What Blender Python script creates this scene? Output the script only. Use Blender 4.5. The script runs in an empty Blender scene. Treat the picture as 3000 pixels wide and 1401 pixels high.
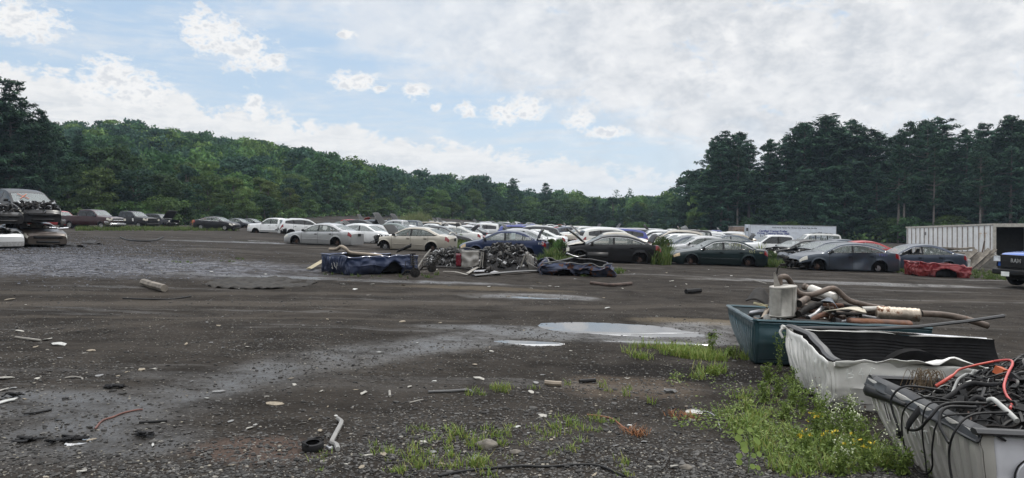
import bpy, bmesh, math, random
import numpy as np
from mathutils import Vector, Matrix, Euler, noise
random.seed(11); np.random.seed(11)
R = math.radians
scene = bpy.context.scene
COL = scene.collection
# ------------------------------------------------------------------ camera model / ground
FPX, CX, HOR, CAMZ, SLOPE = 2143.0, 1500.0, 645.0, 1.85, 0.0325
PITCH = math.atan((700.5 - HOR) / FPX)

def sstep(a, b, x):
    t = min(1.0, max(0.0, (x - a) / (b - a)))
    return t * t * (3 - 2 * t)

HX = [-320, -175, -151, -126, -106, -84, -63, -42, -14, 14, 42, 200]
HZ = [28, 25.5, 25, 21.5, 19, 14.7, 10, 6.8, 4.0, 1.0, 0.0, 0.0]

def gz(x, y):
    z = -SLOPE * 70 * math.tanh(x / 70)
    z -= 0.006 * max(0.0, y - 45)
    if y > 100:
        z += float(np.interp(x * 300.0 / max(y, 100), HX, HZ)) * sstep(120, 300, y)
    return z

def ray(px, py):
    """horizontal and vertical slope of the sight line through a photo pixel"""
    a = (px - CX) / FPX; b = (700.5 - py) / FPX
    c, s = math.cos(PITCH), math.sin(PITCH)
    fy = c + b * s; fz = -s + b * c
    return a / fy, fz / fy

def at(px, py, y):
    a, b = ray(px, py)
    return Vector((a * y, y, CAMZ + b * y))

def G(px, py):
    """where the sight line meets the ground"""
    a, b = ray(px, py)
    lo, hi = 1.0, 400.0
    for _ in range(60):
        m = (lo + hi) / 2
        if CAMZ + b * m > gz(a * m, m): lo = m
        else: hi = m
    return Vector((a * lo, lo, gz(a * lo, lo)))

def X(px, d):
    return ray(px, HOR)[0] * d

# ------------------------------------------------------------------ tags
def tag(o, label=None, cat=None, group=None, kind=None):
    if label: o['label'] = label
    if cat: o['category'] = cat
    if group: o['group'] = group
    if kind: o['kind'] = kind
    return o

def empty(name, loc=(0, 0, 0), rz=0.0, rot=None):
    o = bpy.data.objects.new(name, None); COL.objects.link(o)
    o.location = loc; o.rotation_euler = rot if rot else (0, 0, rz)
    o.empty_display_size = 0.2
    return o

def children(o): return KIDS.get(o.name, [])
KIDS = {}

def adopt(c, p):
    c.parent = p; KIDS.setdefault(p.name, []).append(c)

def copy_tree(o, parent=None, paint=None):
    c = o.copy(); COL.objects.link(c)
    if parent is not None: adopt(c, parent)
    if paint is not None and c.type == 'MESH' and c.get('painted'):
        c.material_slots[0].link = 'OBJECT'; c.material_slots[0].material = paint
    for ch in children(o): copy_tree(ch, c, paint)
    return c

def ground_rot(x, y, yaw):
    """rotation of something that lies on the sloping ground with heading yaw"""
    e = 0.6
    n = Vector((-(gz(x + e, y) - gz(x - e, y)) / (2 * e), -(gz(x, y + e) - gz(x, y - e)) / (2 * e), 1)).normalized()
    f = Vector((math.cos(yaw), math.sin(yaw), 0)); f = (f - n * f.dot(n)).normalized()
    l = n.cross(f)
    return Matrix((f, l, n)).transposed().to_euler()

# ------------------------------------------------------------------ mesh builder
class MB:
    def __init__(s): s.v, s.f, s.m = [], [], []
    def add(s, vs, fs, mi=0):
        b = len(s.v); s.v.extend([tuple(p) for p in vs])
        for f in fs: s.f.append([b + i for i in f]); s.m.append(mi)
        return s
    def box(s, c, size, rot=None, mi=0, taper=1.0):
        hx, hy, hz = [k / 2 for k in size]; c = Vector(c)
        M = rot if isinstance(rot, Matrix) else (Euler(rot).to_matrix() if rot else None)
        vs = []
        for z, t in ((-hz, 1.0), (hz, taper)):
            for x, y in ((-hx, -hy), (hx, -hy), (hx, hy), (-hx, hy)):
                p = Vector((x * t, y * t, z))
                vs.append(c + (M @ p if M else p))
        return s.add(vs, [(3, 2, 1, 0), (4, 5, 6, 7), (0, 1, 5, 4), (1, 2, 6, 5), (2, 3, 7, 6), (3, 0, 4, 7)], mi)
    def tube(s, pts, r, n=8, mi=0, cap=True, flat=1.0):
        pts = [Vector(p) for p in pts]; k = len(pts)
        rs = r if isinstance(r, (list, tuple)) else [r] * k
        vs, fs = [], []; up = None
        for i, p in enumerate(pts):
            t = (pts[min(i + 1, k - 1)] - pts[max(i - 1, 0)])
            if t.length < 1e-9: t = Vector((0, 0, 1))
            t.normalize()
            if up is None:
                up = Vector((0, 0, 1)) if abs(t.z) < .9 else Vector((1, 0, 0))
            a = t.cross(up)
            if a.length < 1e-6: a = t.orthogonal()
            a.normalize(); b = a.cross(t).normalized(); up = b
            for j in range(n):
                w = 2 * math.pi * j / n
                vs.append(p + a * (math.cos(w) * rs[i]) + b * (math.sin(w) * rs[i] * flat))
        for i in range(k - 1):
            for j in range(n):
                j2 = (j + 1) % n
                fs.append((i * n + j, i * n + j2, (i + 1) * n + j2, (i + 1) * n + j))
        if cap:
            fs.append(tuple(range(n - 1, -1, -1))); fs.append(tuple((k - 1) * n + j for j in range(n)))
        return s.add(vs, fs, mi)
    def lathe(s, prof, n=20, M=None, mi=0, sx=1.0, sy=1.0, cap=True):
        """prof: (r, z) pairs, turned round z"""
        vs, fs = [], []
        for r, z in prof:
            for j in range(n):
                w = 2 * math.pi * j / n
                p = Vector((r * sx * math.cos(w), r * sy * math.sin(w), z)); vs.append(M @ p if M else p)
        for i in range(len(prof) - 1):
            for j in range(n):
                j2 = (j + 1) % n
                fs.append((i * n + j, i * n + j2, (i + 1) * n + j2, (i + 1) * n + j))
        if cap:
            fs.append(tuple(range(n - 1, -1, -1))); fs.append(tuple((len(prof) - 1) * n + j for j in range(n)))
        return s.add(vs, fs, mi)
    def patch(s, fn, nu, nv, mi=0, skip=None):
        """fn(u, v) in 0..1 gives a point"""
        vs = [fn(i / nu, j / nv) for i in range(nu + 1) for j in range(nv + 1)]
        fs = []
        for i in range(nu):
            for j in range(nv):
                if skip and skip((i + .5) / nu, (j + .5) / nv): continue
                fs.append((i * (nv + 1) + j, (i + 1) * (nv + 1) + j, (i + 1) * (nv + 1) + j + 1, i * (nv + 1) + j + 1))
        return s.add(vs, fs, mi)
    def plate(s, outline, th, M=None, mi=0):
        """outline: (x, y) polygon, thickness th in z"""
        n = len(outline); vs = []
        for z in (0, th):
            for p in outline:
                q = Vector((p[0], p[1], z + (p[2] if len(p) > 2 else 0))); vs.append(M @ q if M else q)
        fs = [tuple(range(n - 1, -1, -1)), tuple(range(n, 2 * n))]
        for i in range(n):
            j = (i + 1) % n; fs.append((i, j, n + j, n + i))
        return s.add(vs, fs, mi)
    def build(s, name, mats, parent=None, ang=35, loc=None, smooth=True, weld=False):
        me = bpy.data.meshes.new(name)
        me.from_pydata([tuple(p) for p in s.v], [], s.f); me.update()
        if not isinstance(mats, (list, tuple)): mats = [mats]
        for m in mats: me.materials.append(m)
        if len(mats) > 1: me.polygons.foreach_set('material_index', s.m)
        if weld:
            bm = bmesh.new(); bm.from_mesh(me); bmesh.ops.remove_doubles(bm, verts=bm.verts, dist=1e-4); bm.to_mesh(me); bm.free()
        if smooth:
            me.polygons.foreach_set('use_smooth', [True] * len(me.polygons))
            try: me.set_sharp_from_angle(angle=R(ang))
            except Exception: pass
        me.update()
        o = bpy.data.objects.new(name, me); COL.objects.link(o)
        if parent is not None: adopt(o, parent)
        if loc is not None: o.location = loc
        return o

def spline(pts, n=24):
    """Catmull-Rom through pts"""
    pts = [Vector(p) for p in pts]; P = [2 * pts[0] - pts[1]] + pts + [2 * pts[-1] - pts[-2]]
    out = []; seg = len(pts) - 1; per = max(1, n // seg)
    for i in range(seg):
        a, b, c, d = P[i:i + 4]
        for k in range(per):
            t = k / per
            out.append(0.5 * ((2 * b) + (c - a) * t + (2 * a - 5 * b + 4 * c - d) * t * t + (3 * b - a - 3 * c + d) * t ** 3))
    out.append(pts[-1]); return out

def nz(p, sc=1.0, seed=0.0):
    return noise.noise(Vector((p[0] * sc + seed, p[1] * sc - seed * .7, p[2] * sc + seed * 1.3)))

# ------------------------------------------------------------------ materials
class NT:
    """short-hand for node trees"""
    def __init__(s, tree): s.t = tree; s.n = tree.nodes; s.l = tree.links
    def new(s, typ, **kw):
        n = s.n.new(typ)
        for k, v in kw.items():
            if k in ('ins',):
                for a, b in v.items(): s.set(n.inputs[a], b)
            else: setattr(n, k, v)
        return n
    def set(s, sock, v):
        if isinstance(v, bpy.types.NodeSocket): s.l.new(v, sock)
        elif v is not None:
            if hasattr(sock.default_value, '__len__') and not hasattr(v, '__len__'): v = (v,) * len(sock.default_value)
            elif hasattr(sock.default_value, '__len__') and len(sock.default_value) == 4 and len(v) == 3: v = (*v, 1)
            sock.default_value = v
    def m(s, op, a, b=None, c=None, clamp=False):
        n = s.n.new('ShaderNodeMath'); n.operation = op; n.use_clamp = clamp
        s.set(n.inputs[0], a)
        if b is not None: s.set(n.inputs[1], b)
        if c is not None: s.set(n.inputs[2], c)
        return n.outputs[0]
    def step(s, a, b, x):
        n = s.n.new('ShaderNodeMapRange'); n.interpolation_type = 'SMOOTHSTEP'
        s.set(n.inputs['Value'], x); s.set(n.inputs['From Min'], a); s.set(n.inputs['From Max'], b)
        return n.outputs[0]
    def mix(s, f, a, b, blend='MIX'):
        n = s.n.new('ShaderNodeMix'); n.data_type = 'RGBA'; n.blend_type = blend
        s.set(n.inputs[0], f); s.set(n.inputs[6], a); s.set(n.inputs[7], b)
        return n.outputs[2]
    def noise(s, vec, scale, detail=4, rough=.55, dist=0.0, out=0):
        n = s.n.new('ShaderNodeTexNoise'); s.set(n.inputs['Vector'], vec); n.inputs['Scale'].default_value = scale
        n.inputs['Detail'].default_value = detail; n.inputs['Roughness'].default_value = rough; n.inputs['Distortion'].default_value = dist
        return n.outputs[out]
    def vor(s, vec, scale, feature='F1', out='Distance', rnd=1.0):
        n = s.n.new('ShaderNodeTexVoronoi'); n.feature = feature; s.set(n.inputs['Vector'], vec)
        n.inputs['Scale'].default_value = scale; n.inputs['Randomness'].default_value = rnd
        return n.outputs[out]

def newmat(name):
    m = bpy.data.materials.new(name); m.use_nodes = True
    t = NT(m.node_tree); b = m.node_tree.nodes['Principled BSDF']
    return m, t, b

MATS = {}
def mat(name, col, rough=.6, metal=0.0, var=.25, scale=6.0, bump=0.0, bscale=40.0, spec=.5, coat=0.0, dirt=0.0, rust=0.0, dirtcol=(.10, .09, .075)):
    """general worn surface: colour broken up by noise, optional dust, rust and bumps"""
    if name in MATS: return MATS[name]
    m, t, b = newmat(name)
    co = t.new('ShaderNodeTexCoord').outputs['Object']
    n1 = t.noise(co, scale, 6, .6)
    dark = tuple(c * (1 - var) for c in col); lite = tuple(min(1, c * (1 + var)) for c in col)
    c = t.mix(t.step(.3, .7, n1), dark, lite)
    rg = t.m('ADD', t.m('MULTIPLY', t.m('SUBTRACT', n1, .5), .25), rough, clamp=True)
    if dirt > 0:
        n2 = t.noise(co, scale * .6, 8, .7, .6)
        f = t.m('MULTIPLY', t.step(.42, .72, n2), dirt)
        c = t.mix(f, c, dirtcol); rg = t.m('ADD', rg, t.m('MULTIPLY', f, .3), clamp=True)
    if rust > 0:
        n3 = t.noise(co, scale * 1.3, 9, .72, .4)
        f = t.step(.72 - rust * .35, .80 - rust * .3, n3)
        n4 = t.noise(co, scale * 6, 4)
        c = t.mix(f, c, t.mix(n4, (.05, .02, .01), (.22, .085, .03))); rg = t.m('MAXIMUM', rg, t.m('MULTIPLY', f, .85))
    t.set(b.inputs['Base Color'], c); t.set(b.inputs['Roughness'], rg)
    b.inputs['Metallic'].default_value = metal
    b.inputs['Specular IOR Level'].default_value = spec
    b.inputs['Coat Weight'].default_value = coat; b.inputs['Coat Roughness'].default_value = .06
    if bump > 0:
        bn = t.new('ShaderNodeBump'); bn.inputs['Strength'].default_value = bump; bn.inputs['Distance'].default_value = .02
        t.set(bn.inputs['Height'], t.noise(co, bscale, 5)); t.set(b.inputs['Normal'], bn.outputs[0])
    MATS[name] = m; return m

def paint(name, col, metal=0.0, rough=.32, dirt=.35, coat=None, rust=0.0):
    """car paint gone dusty: lacquer, faint waviness, grime that gathers low on the body"""
    if name in MATS: return MATS[name]
    m, t, b = newmat(name)
    if coat is None: coat = .7 if sum(col) > .5 else .32
    if sum(col) < .5: b.inputs['Specular IOR Level'].default_value = .32
    co = t.new('ShaderNodeTexCoord').outputs['Object']
    sp = t.new('ShaderNodeSeparateXYZ'); t.set(sp.inputs[0], co)
    n1 = t.noise(co, 2.2, 8, .68, .5); n2 = t.noise(co, 9, 6, .6)
    c = t.mix(n2, tuple(k * .88 for k in col), tuple(min(1, k * 1.1) for k in col))
    low = t.step(.62, .12, sp.outputs[2])
    grime = t.m('MULTIPLY', t.m('ADD', t.m('MULTIPLY', t.step(.45, .75, n1), .5), t.m('MULTIPLY', t.m('MULTIPLY', low, n2), 1.5)), dirt, clamp=True)
    c = t.mix(grime, c, (.075, .067, .058))
    rg = t.m('ADD', t.m('MULTIPLY', grime, .5), rough, clamp=True)
    if rust > 0:
        f = t.step(.70 - rust * .3, .75 - rust * .3, t.noise(co, 5, 9, .72, .4))
        c = t.mix(f, c, t.mix(n2, (.05, .02, .01), (.2, .08, .03))); rg = t.m('MAXIMUM', rg, t.m('MULTIPLY', f, .85))
    t.set(b.inputs['Base Color'], c); t.set(b.inputs['Roughness'], rg)
    b.inputs['Metallic'].default_value = metal
    t.set(b.inputs['Coat Weight'], t.m('MULTIPLY', t.m('SUBTRACT', 1.0, grime), coat))
    b.inputs['Coat Roughness'].default_value = .08
    bn = t.new('ShaderNodeBump'); bn.inputs['Strength'].default_value = .12; bn.inputs['Distance'].default_value = .03
    t.set(bn.inputs['Height'], t.noise(co, 3.5, 3)); t.set(b.inputs['Normal'], bn.outputs[0])
    MATS[name] = m; return m

def glassmat(name, tint, alpha=.45, rough=.06):
    if name in MATS: return MATS[name]
    m, t, b = newmat(name)
    co = t.new('ShaderNodeTexCoord').outputs['Object']
    n = t.noise(co, 3.0, 6, .65)
    b.inputs['Base Color'].default_value = (*tint, 1)
    t.set(b.inputs['Roughness'], t.m('ADD', t.m('MULTIPLY', n, .18), rough))
    b.inputs['Specular IOR Level'].default_value = .6
    t.set(b.inputs['Alpha'], t.m('ADD', t.m('MULTIPLY', n, .3), alpha - .15, clamp=True))
    MATS[name] = m; return m

def island_mat(name, cols, rough=.8, spec=.3, trans=0.0, nscale=None, sheen=0):
    """many small pieces in one mesh, each with its own tint"""
    if name in MATS: return MATS[name]
    m, t, b = newmat(name)
    g = t.new('ShaderNodeNewGeometry').outputs['Random Per Island']
    rp = t.new('ShaderNodeValToRGB'); t.set(rp.inputs[0], g)
    e = rp.color_ramp.elements
    while len(e) < len(cols): e.new(.5)
    for i, c in enumerate(cols):
        e[i].position = i / max(1, len(cols) - 1); e[i].color = (*c, 1)
    c = rp.outputs[0]
    if nscale:
        co = t.new('ShaderNodeTexCoord').outputs['Object']
        c = t.mix(1.0, c, t.mix(t.step(.3, .7, t.noise(co, nscale, 3)), (.6, .6, .6), (1.25, 1.25, 1.25)), 'MULTIPLY')
    t.set(b.inputs['Base Color'], c); b.inputs['Roughness'].default_value = rough; b.inputs['Specular IOR Level'].default_value = spec
    if trans > 0:
        tr = t.new('ShaderNodeBsdfTranslucent'); t.set(tr.inputs[0], c)
        mx = t.new('ShaderNodeMixShader'); mx.inputs[0].default_value = trans
        out = m.node_tree.nodes['Material Output']
        t.l.new(b.outputs[0], mx.inputs[1]); t.l.new(tr.outputs[0], mx.inputs[2]); t.l.new(mx.outputs[0], out.inputs[0])
    MATS[name] = m; return m

M_BLACK = mat('black_plastic', (.012, .012, .0125), .5, var=.35, dirt=.15, spec=.25, dirtcol=(.05, .046, .04))
M_DARK = mat('dark_underbody', (.018, .016, .0145), .8, var=.5, scale=12, spec=.25)
M_RUBBER = mat('rubber', (.015, .015, .016), .75, var=.3, dirt=.3, spec=.2, dirtcol=(.05, .046, .04))
M_RUST = mat('rusty_steel', (.060, .034, .024), .85, var=.7, scale=14, bump=.3)
M_CHROME = mat('chrome', (.62, .62, .63), .18, 1.0, var=.1, dirt=.2)
M_STEEL = mat('bare_steel', (.36, .36, .37), .42, .9, var=.35, scale=10, dirt=.35, rust=.12)
M_ALLOY = mat('alloy', (.42, .42, .42), .5, .7, var=.4, scale=18, dirt=.5, dirtcol=(.05, .045, .04))
M_SEAT = mat('seat_cloth', (.24, .225, .20), .9, var=.2)
M_SEAT_D = mat('dark_seat_cloth', (.045, .043, .042), .9, var=.2)
M_GLASS = glassmat('side_glass', (.26, .30, .28), .36)
M_GLASS_D = glassmat('tinted_glass', (.012, .014, .016), .82)
M_WSHIELD = glassmat('windscreen_glass', (.22, .25, .25), .62, .03)
M_WSHIELD.node_tree.nodes['Principled BSDF'].inputs['IOR'].default_value = 1.75
M_HEADL = mat('headlamp_lens', (.55, .53, .46), .12, 0, var=.2, scale=30, coat=.6)
M_TAIL = mat('tail_lamp_red', (.20, .007, .010), .15, 0, var=.25, scale=30, coat=.8)
M_AMBER = mat('amber_lens', (.55, .16, .02), .15, 0, var=.2, scale=30, coat=.8)
M_WHITE_P = mat('white_mark', (.75, .76, .74), .8, var=.1)
# ------------------------------------------------------------------ vehicles
FR = [0, .07, .2, .38, .56, .72, .87, 1.0]
NB = 7                                     # row of the waist line; 8 9 window edges, 10 rail, 11 inner rail, 12, 13 centre
YP = ([0, .08, .3, .6, .74, .88, 1.0], [.935, .972, 1.0, .998, .988, .975, .94])

def prof(pts, w):
    xs = [p[0] for p in pts][::-1]; zs = [p[1] for p in pts][::-1]
    def f(x):
        return sum(float(np.interp(x + k * w, xs, zs)) for k in (-1, -.5, 0, .5, 1)) / 5
    return f

SEDAN = dict(L=4.8, W=1.80, sill=.20, wheels=(1.42, -1.33), r=.37, wz=.325, bow=(.20, .15), tum=.32,
    top=[(2.4, .60), (2.37, .67), (2.25, .745), (1.9, .84), (1.5, .915), (1.12, .97), (.35, 1.375), (.12, 1.435), (-.3, 1.475), (-.75, 1.46), (-1.1, 1.375), (-1.82, 1.075), (-2.15, 1.06), (-2.34, 1.03), (-2.4, .86)],
    belt=[(2.4, .57), (2.2, .70), (1.9, .79), (1.5, .865), (1.1, .915), (0, .945), (-1.2, .985), (-1.8, 1.0), (-2.25, .98), (-2.4, .82)],
    doors=(.98, -.12, -1.12), ws=(.42, 1.07), rw=(-1.74, -1.12), hood=1.12, trunk=-1.84, dlo=(1.0, -1.62), t=(.055, .115), pil=[(-.12, .05)], qpil=[(-.98, .012)],
    head=(2.03, 5, 7), tail=(-2.15, 5, 7), seats=((.15, 1.08), (-.75, 1.08)))
SEDAN_NEW = dict(SEDAN, W=1.84, L=4.9, wheels=(1.46, -1.36), r=.38,
    top=[(2.45, .60), (2.42, .69), (2.28, .80), (1.9, .90), (1.5, .97), (1.2, 1.02), (.42, 1.385), (.15, 1.44), (-.3, 1.475), (-.8, 1.455), (-1.2, 1.36), (-1.9, 1.11), (-2.2, 1.09), (-2.38, 1.06), (-2.45, .9)],
    belt=[(2.45, .58), (2.25, .75), (1.9, .85), (1.5, .92), (1.1, .955), (0, .98), (-1.2, 1.03), (-1.8, 1.05), (-2.3, 1.02), (-2.45, .86)],
    ws=(.48, 1.15), hood=1.2, trunk=-1.92, dlo=(1.05, -1.66), rw=(-1.82, -1.22))
SEDAN_OLD = dict(SEDAN, L=4.75, W=1.78, r=.355,
    top=[(2.37, .60), (2.34, .67), (2.2, .73), (1.8, .81), (1.4, .88), (1.1, .925), (.32, 1.34), (.1, 1.385), (-.3, 1.42), (-.8, 1.405), (-1.12, 1.33), (-1.74, 1.02), (-2.15, 1.0), (-2.32, .97), (-2.37, .84)],
    belt=[(2.37, .57), (2.2, .68), (1.8, .76), (1.4, .825), (1.1, .87), (0, .90), (-1.2, .94), (-1.8, .955), (-2.2, .93), (-2.37, .79)])
COMPACT = dict(SEDAN, L=4.5, W=1.72, wheels=(1.33, -1.25), r=.36,
    top=[(2.25, .60), (2.22, .68), (2.1, .76), (1.8, .86), (1.45, .94), (1.15, .99), (.35, 1.41), (.1, 1.465), (-.3, 1.485), (-.75, 1.46), (-1.1, 1.37), (-1.66, 1.09), (-2.0, 1.08), (-2.19, 1.05), (-2.25, .9)],
    belt=[(2.25, .57), (2.1, .70), (1.8, .80), (1.4, .88), (1.1, .93), (0, .96), (-1.1, 1.0), (-1.7, 1.02), (-2.1, 1.0), (-2.25, .86)],
    doors=(.95, -.12, -1.02), ws=(.42, 1.1), rw=(-1.6, -1.12), hood=1.15, trunk=-1.68, dlo=(1.02, -1.5), head=(1.9, 5, 7), tail=(-2.02, 5, 7))
SUV = dict(L=4.65, W=1.84, sill=.25, wheels=(1.38, -1.32), r=.38, wz=.35, bow=(.2, .12), tum=.24,
    top=[(2.32, .72), (2.28, .84), (2.15, .96), (1.8, 1.05), (1.4, 1.11), (1.05, 1.15), (.35, 1.56), (.1, 1.63), (-.4, 1.68), (-1.2, 1.67), (-1.75, 1.60), (-2.02, 1.5), (-2.2, 1.18), (-2.28, 1.0), (-2.32, .75)],
    belt=[(2.32, .68), (2.15, .90), (1.8, .98), (1.4, 1.04), (1.0, 1.07), (0, 1.09), (-1.2, 1.14), (-1.9, 1.17), (-2.2, 1.05), (-2.32, .72)],
    doors=(.92, -.15, -1.12), ws=(.42, 1.02), rw=(-2.2, -2.03), hood=1.06, trunk=-9, dlo=(.98, -1.85), t=(.07, .12), pil=[(-.15, .05), (-1.08, .05)], qpil=[],
    head=(1.86, 5, 7), tail=(-2.02, 5, 7), seats=((.15, 1.25), (-.8, 1.25)), rack=(0.1, -1.6))
BIGSUV = dict(SUV, L=4.8, W=1.88, r=.40, wz=.37, sill=.34, tum=.18, bow=(.1, .06),
    top=[(2.4, .86), (2.37, .98), (2.3, 1.07), (1.8, 1.13), (1.2, 1.17), (1.0, 1.19), (.5, 1.63), (.3, 1.72), (-.4, 1.77), (-1.4, 1.77), (-2.1, 1.74), (-2.22, 1.66), (-2.34, 1.2), (-2.37, 1.0), (-2.4, .75)],
    belt=[(2.4, .8), (2.25, 1.0), (1.8, 1.06), (1.2, 1.1), (0, 1.13), (-1.2, 1.15), (-2.2, 1.15), (-2.36, 1.0), (-2.4, .72)],
    ws=(.52, .98), hood=1.0, rw=(-2.33, -2.22), dlo=(.92, -2.1), t=(.08, .11), pil=[(-.12, .05), (-1.08, .05)], head=(2.02, 5, 7), tail=(-2.2, 5, 7))
VAN = dict(SUV, L=5.0, W=1.92, sill=.24, wheels=(1.55, -1.45), r=.345, wz=.32,
    top=[(2.5, .66), (2.45, .78), (2.3, .88), (1.95, .98), (1.65, 1.07), (.75, 1.6), (.45, 1.69), (-.4, 1.74), (-1.6, 1.73), (-2.1, 1.68), (-2.28, 1.55), (-2.42, 1.1), (-2.47, .9), (-2.5, .7)],
    belt=[(2.5, .62), (2.3, .8), (1.9, .92), (1.5, .98), (0, 1.03), (-1.2, 1.06), (-2.2, 1.08), (-2.45, .95), (-2.5, .66)],
    doors=(1.25, .1, -1.05), ws=(.8, 1.58), hood=1.66, rw=(-2.41, -2.28), dlo=(1.5, -2.1), t=(.07, .13), pil=[(.1, .06), (-1.05, .06)], head=(1.95, 5, 7), tail=(-2.3, 4, 7))
HATCH = dict(COMPACT, L=4.1, wheels=(1.25, -1.2), bow=(.2, .12),
    top=[(2.05, .62), (2.02, .70), (1.9, .80), (1.5, .93), (1.15, 1.0), (.35, 1.43), (.1, 1.48), (-.4, 1.5), (-1.1, 1.45), (-1.5, 1.38), (-1.88, 1.1), (-1.98, .98), (-2.05, .75)],
    belt=[(2.05, .58), (1.85, .75), (1.4, .89), (1.1, .93), (0, .96), (-1.2, 1.02), (-1.7, 1.05), (-1.95, .95), (-2.05, .7)],
    trunk=-9, rw=(-1.86, -1.54), dlo=(1.02, -1.55), head=(1.66, 4, 7), tail=(-1.84, 4, 7))
PICKUP = dict(L=5.6, W=1.95, sill=.42, wheels=(1.78, -1.70), r=.42, wz=.38, bow=(.10, .02), tum=.22, bed=(-.72, .80),
    top=[(2.8, .92), (2.78, 1.06), (2.6, 1.17), (2.0, 1.22), (1.5, 1.25), (1.32, 1.27), (.72, 1.72), (.5, 1.79), (0, 1.81), (-.5, 1.79), (-.62, 1.72), (-.70, 1.28), (-.72, 1.24), (-2.8, 1.24)],
    belt=[(2.8, .88), (2.6, 1.08), (2.0, 1.14), (1.4, 1.18), (0, 1.20), (-.7, 1.20), (-.75, 1.21), (-2.8, 1.21)],
    doors=(1.2, .22, -.6), ws=(.75, 1.28), rw=(-.7, -.62), hood=1.33, trunk=-9, dlo=(1.16, -.52), t=(.07, .09), pil=[(.22, .06)], qpil=[], head=(2.45, 5, 7), tail=(-2.66, 4, 7),
    seats=((.55, 1.35), (-.25, 1.35)), crown=.045)
CREW = dict(PICKUP, L=5.8, wheels=(1.88, -1.78), bed=(-.98, .82),
    top=[(2.9, .95), (2.88, 1.1), (2.7, 1.22), (2.1, 1.27), (1.6, 1.30), (1.42, 1.32), (.80, 1.78), (.58, 1.86), (0, 1.88), (-.7, 1.86), (-.86, 1.78), (-.96, 1.3), (-.98, 1.26), (-2.9, 1.26)],
    belt=[(2.9, .9), (2.7, 1.12), (2.1, 1.18), (1.4, 1.22), (0, 1.23), (-.96, 1.23), (-1.0, 1.23), (-2.9, 1.23)],
    doors=(1.3, .16, -.86), ws=(.83, 1.38), rw=(-.96, -.86), hood=1.43, dlo=(1.26, -.78), pil=[(.16, .07)], head=(2.5, 5, 7), tail=(-2.76, 4, 7), seats=((.5, 1.4), (-.45, 1.4)))

def junk(mb, lo, hi, n, rnd, mats=1, sc=1.0):
    """a tangle of small castings, pipes and hoses filling a box"""
    for k in range(n):
        p = Vector([rnd.uniform(a, b) for a, b in zip(lo, hi)]); mi = rnd.randrange(mats)
        q = rnd.random()
        if q < .4:
            mb.box(p, [rnd.uniform(.05, .22) * sc for _ in range(3)], (rnd.uniform(-.6, .6), rnd.uniform(-.6, .6), rnd.uniform(0, 3)), mi, rnd.uniform(.6, 1))
        elif q < .7:
            M = Matrix.Translation(p) @ Euler((rnd.uniform(0, 3), rnd.uniform(0, 3), 0)).to_matrix().to_4x4()
            r = rnd.uniform(.03, .10) * sc; h = rnd.uniform(.05, .16) * sc
            mb.lathe([(r * .5, -h), (r, -h * .8), (r, h * .4), (r * .6, h * .5), (r * .5, h)], 10, M, mi)
        else:
            d = Vector([rnd.uniform(-.17, .17) * sc, rnd.uniform(-.17, .17) * sc, rnd.uniform(-.05, .05) * sc])
            mb.tube(spline([p, p + d + Vector((0, 0, .08 * sc)), p + 2 * d], 8), rnd.uniform(.012, .03) * sc, 6, mi)

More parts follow.
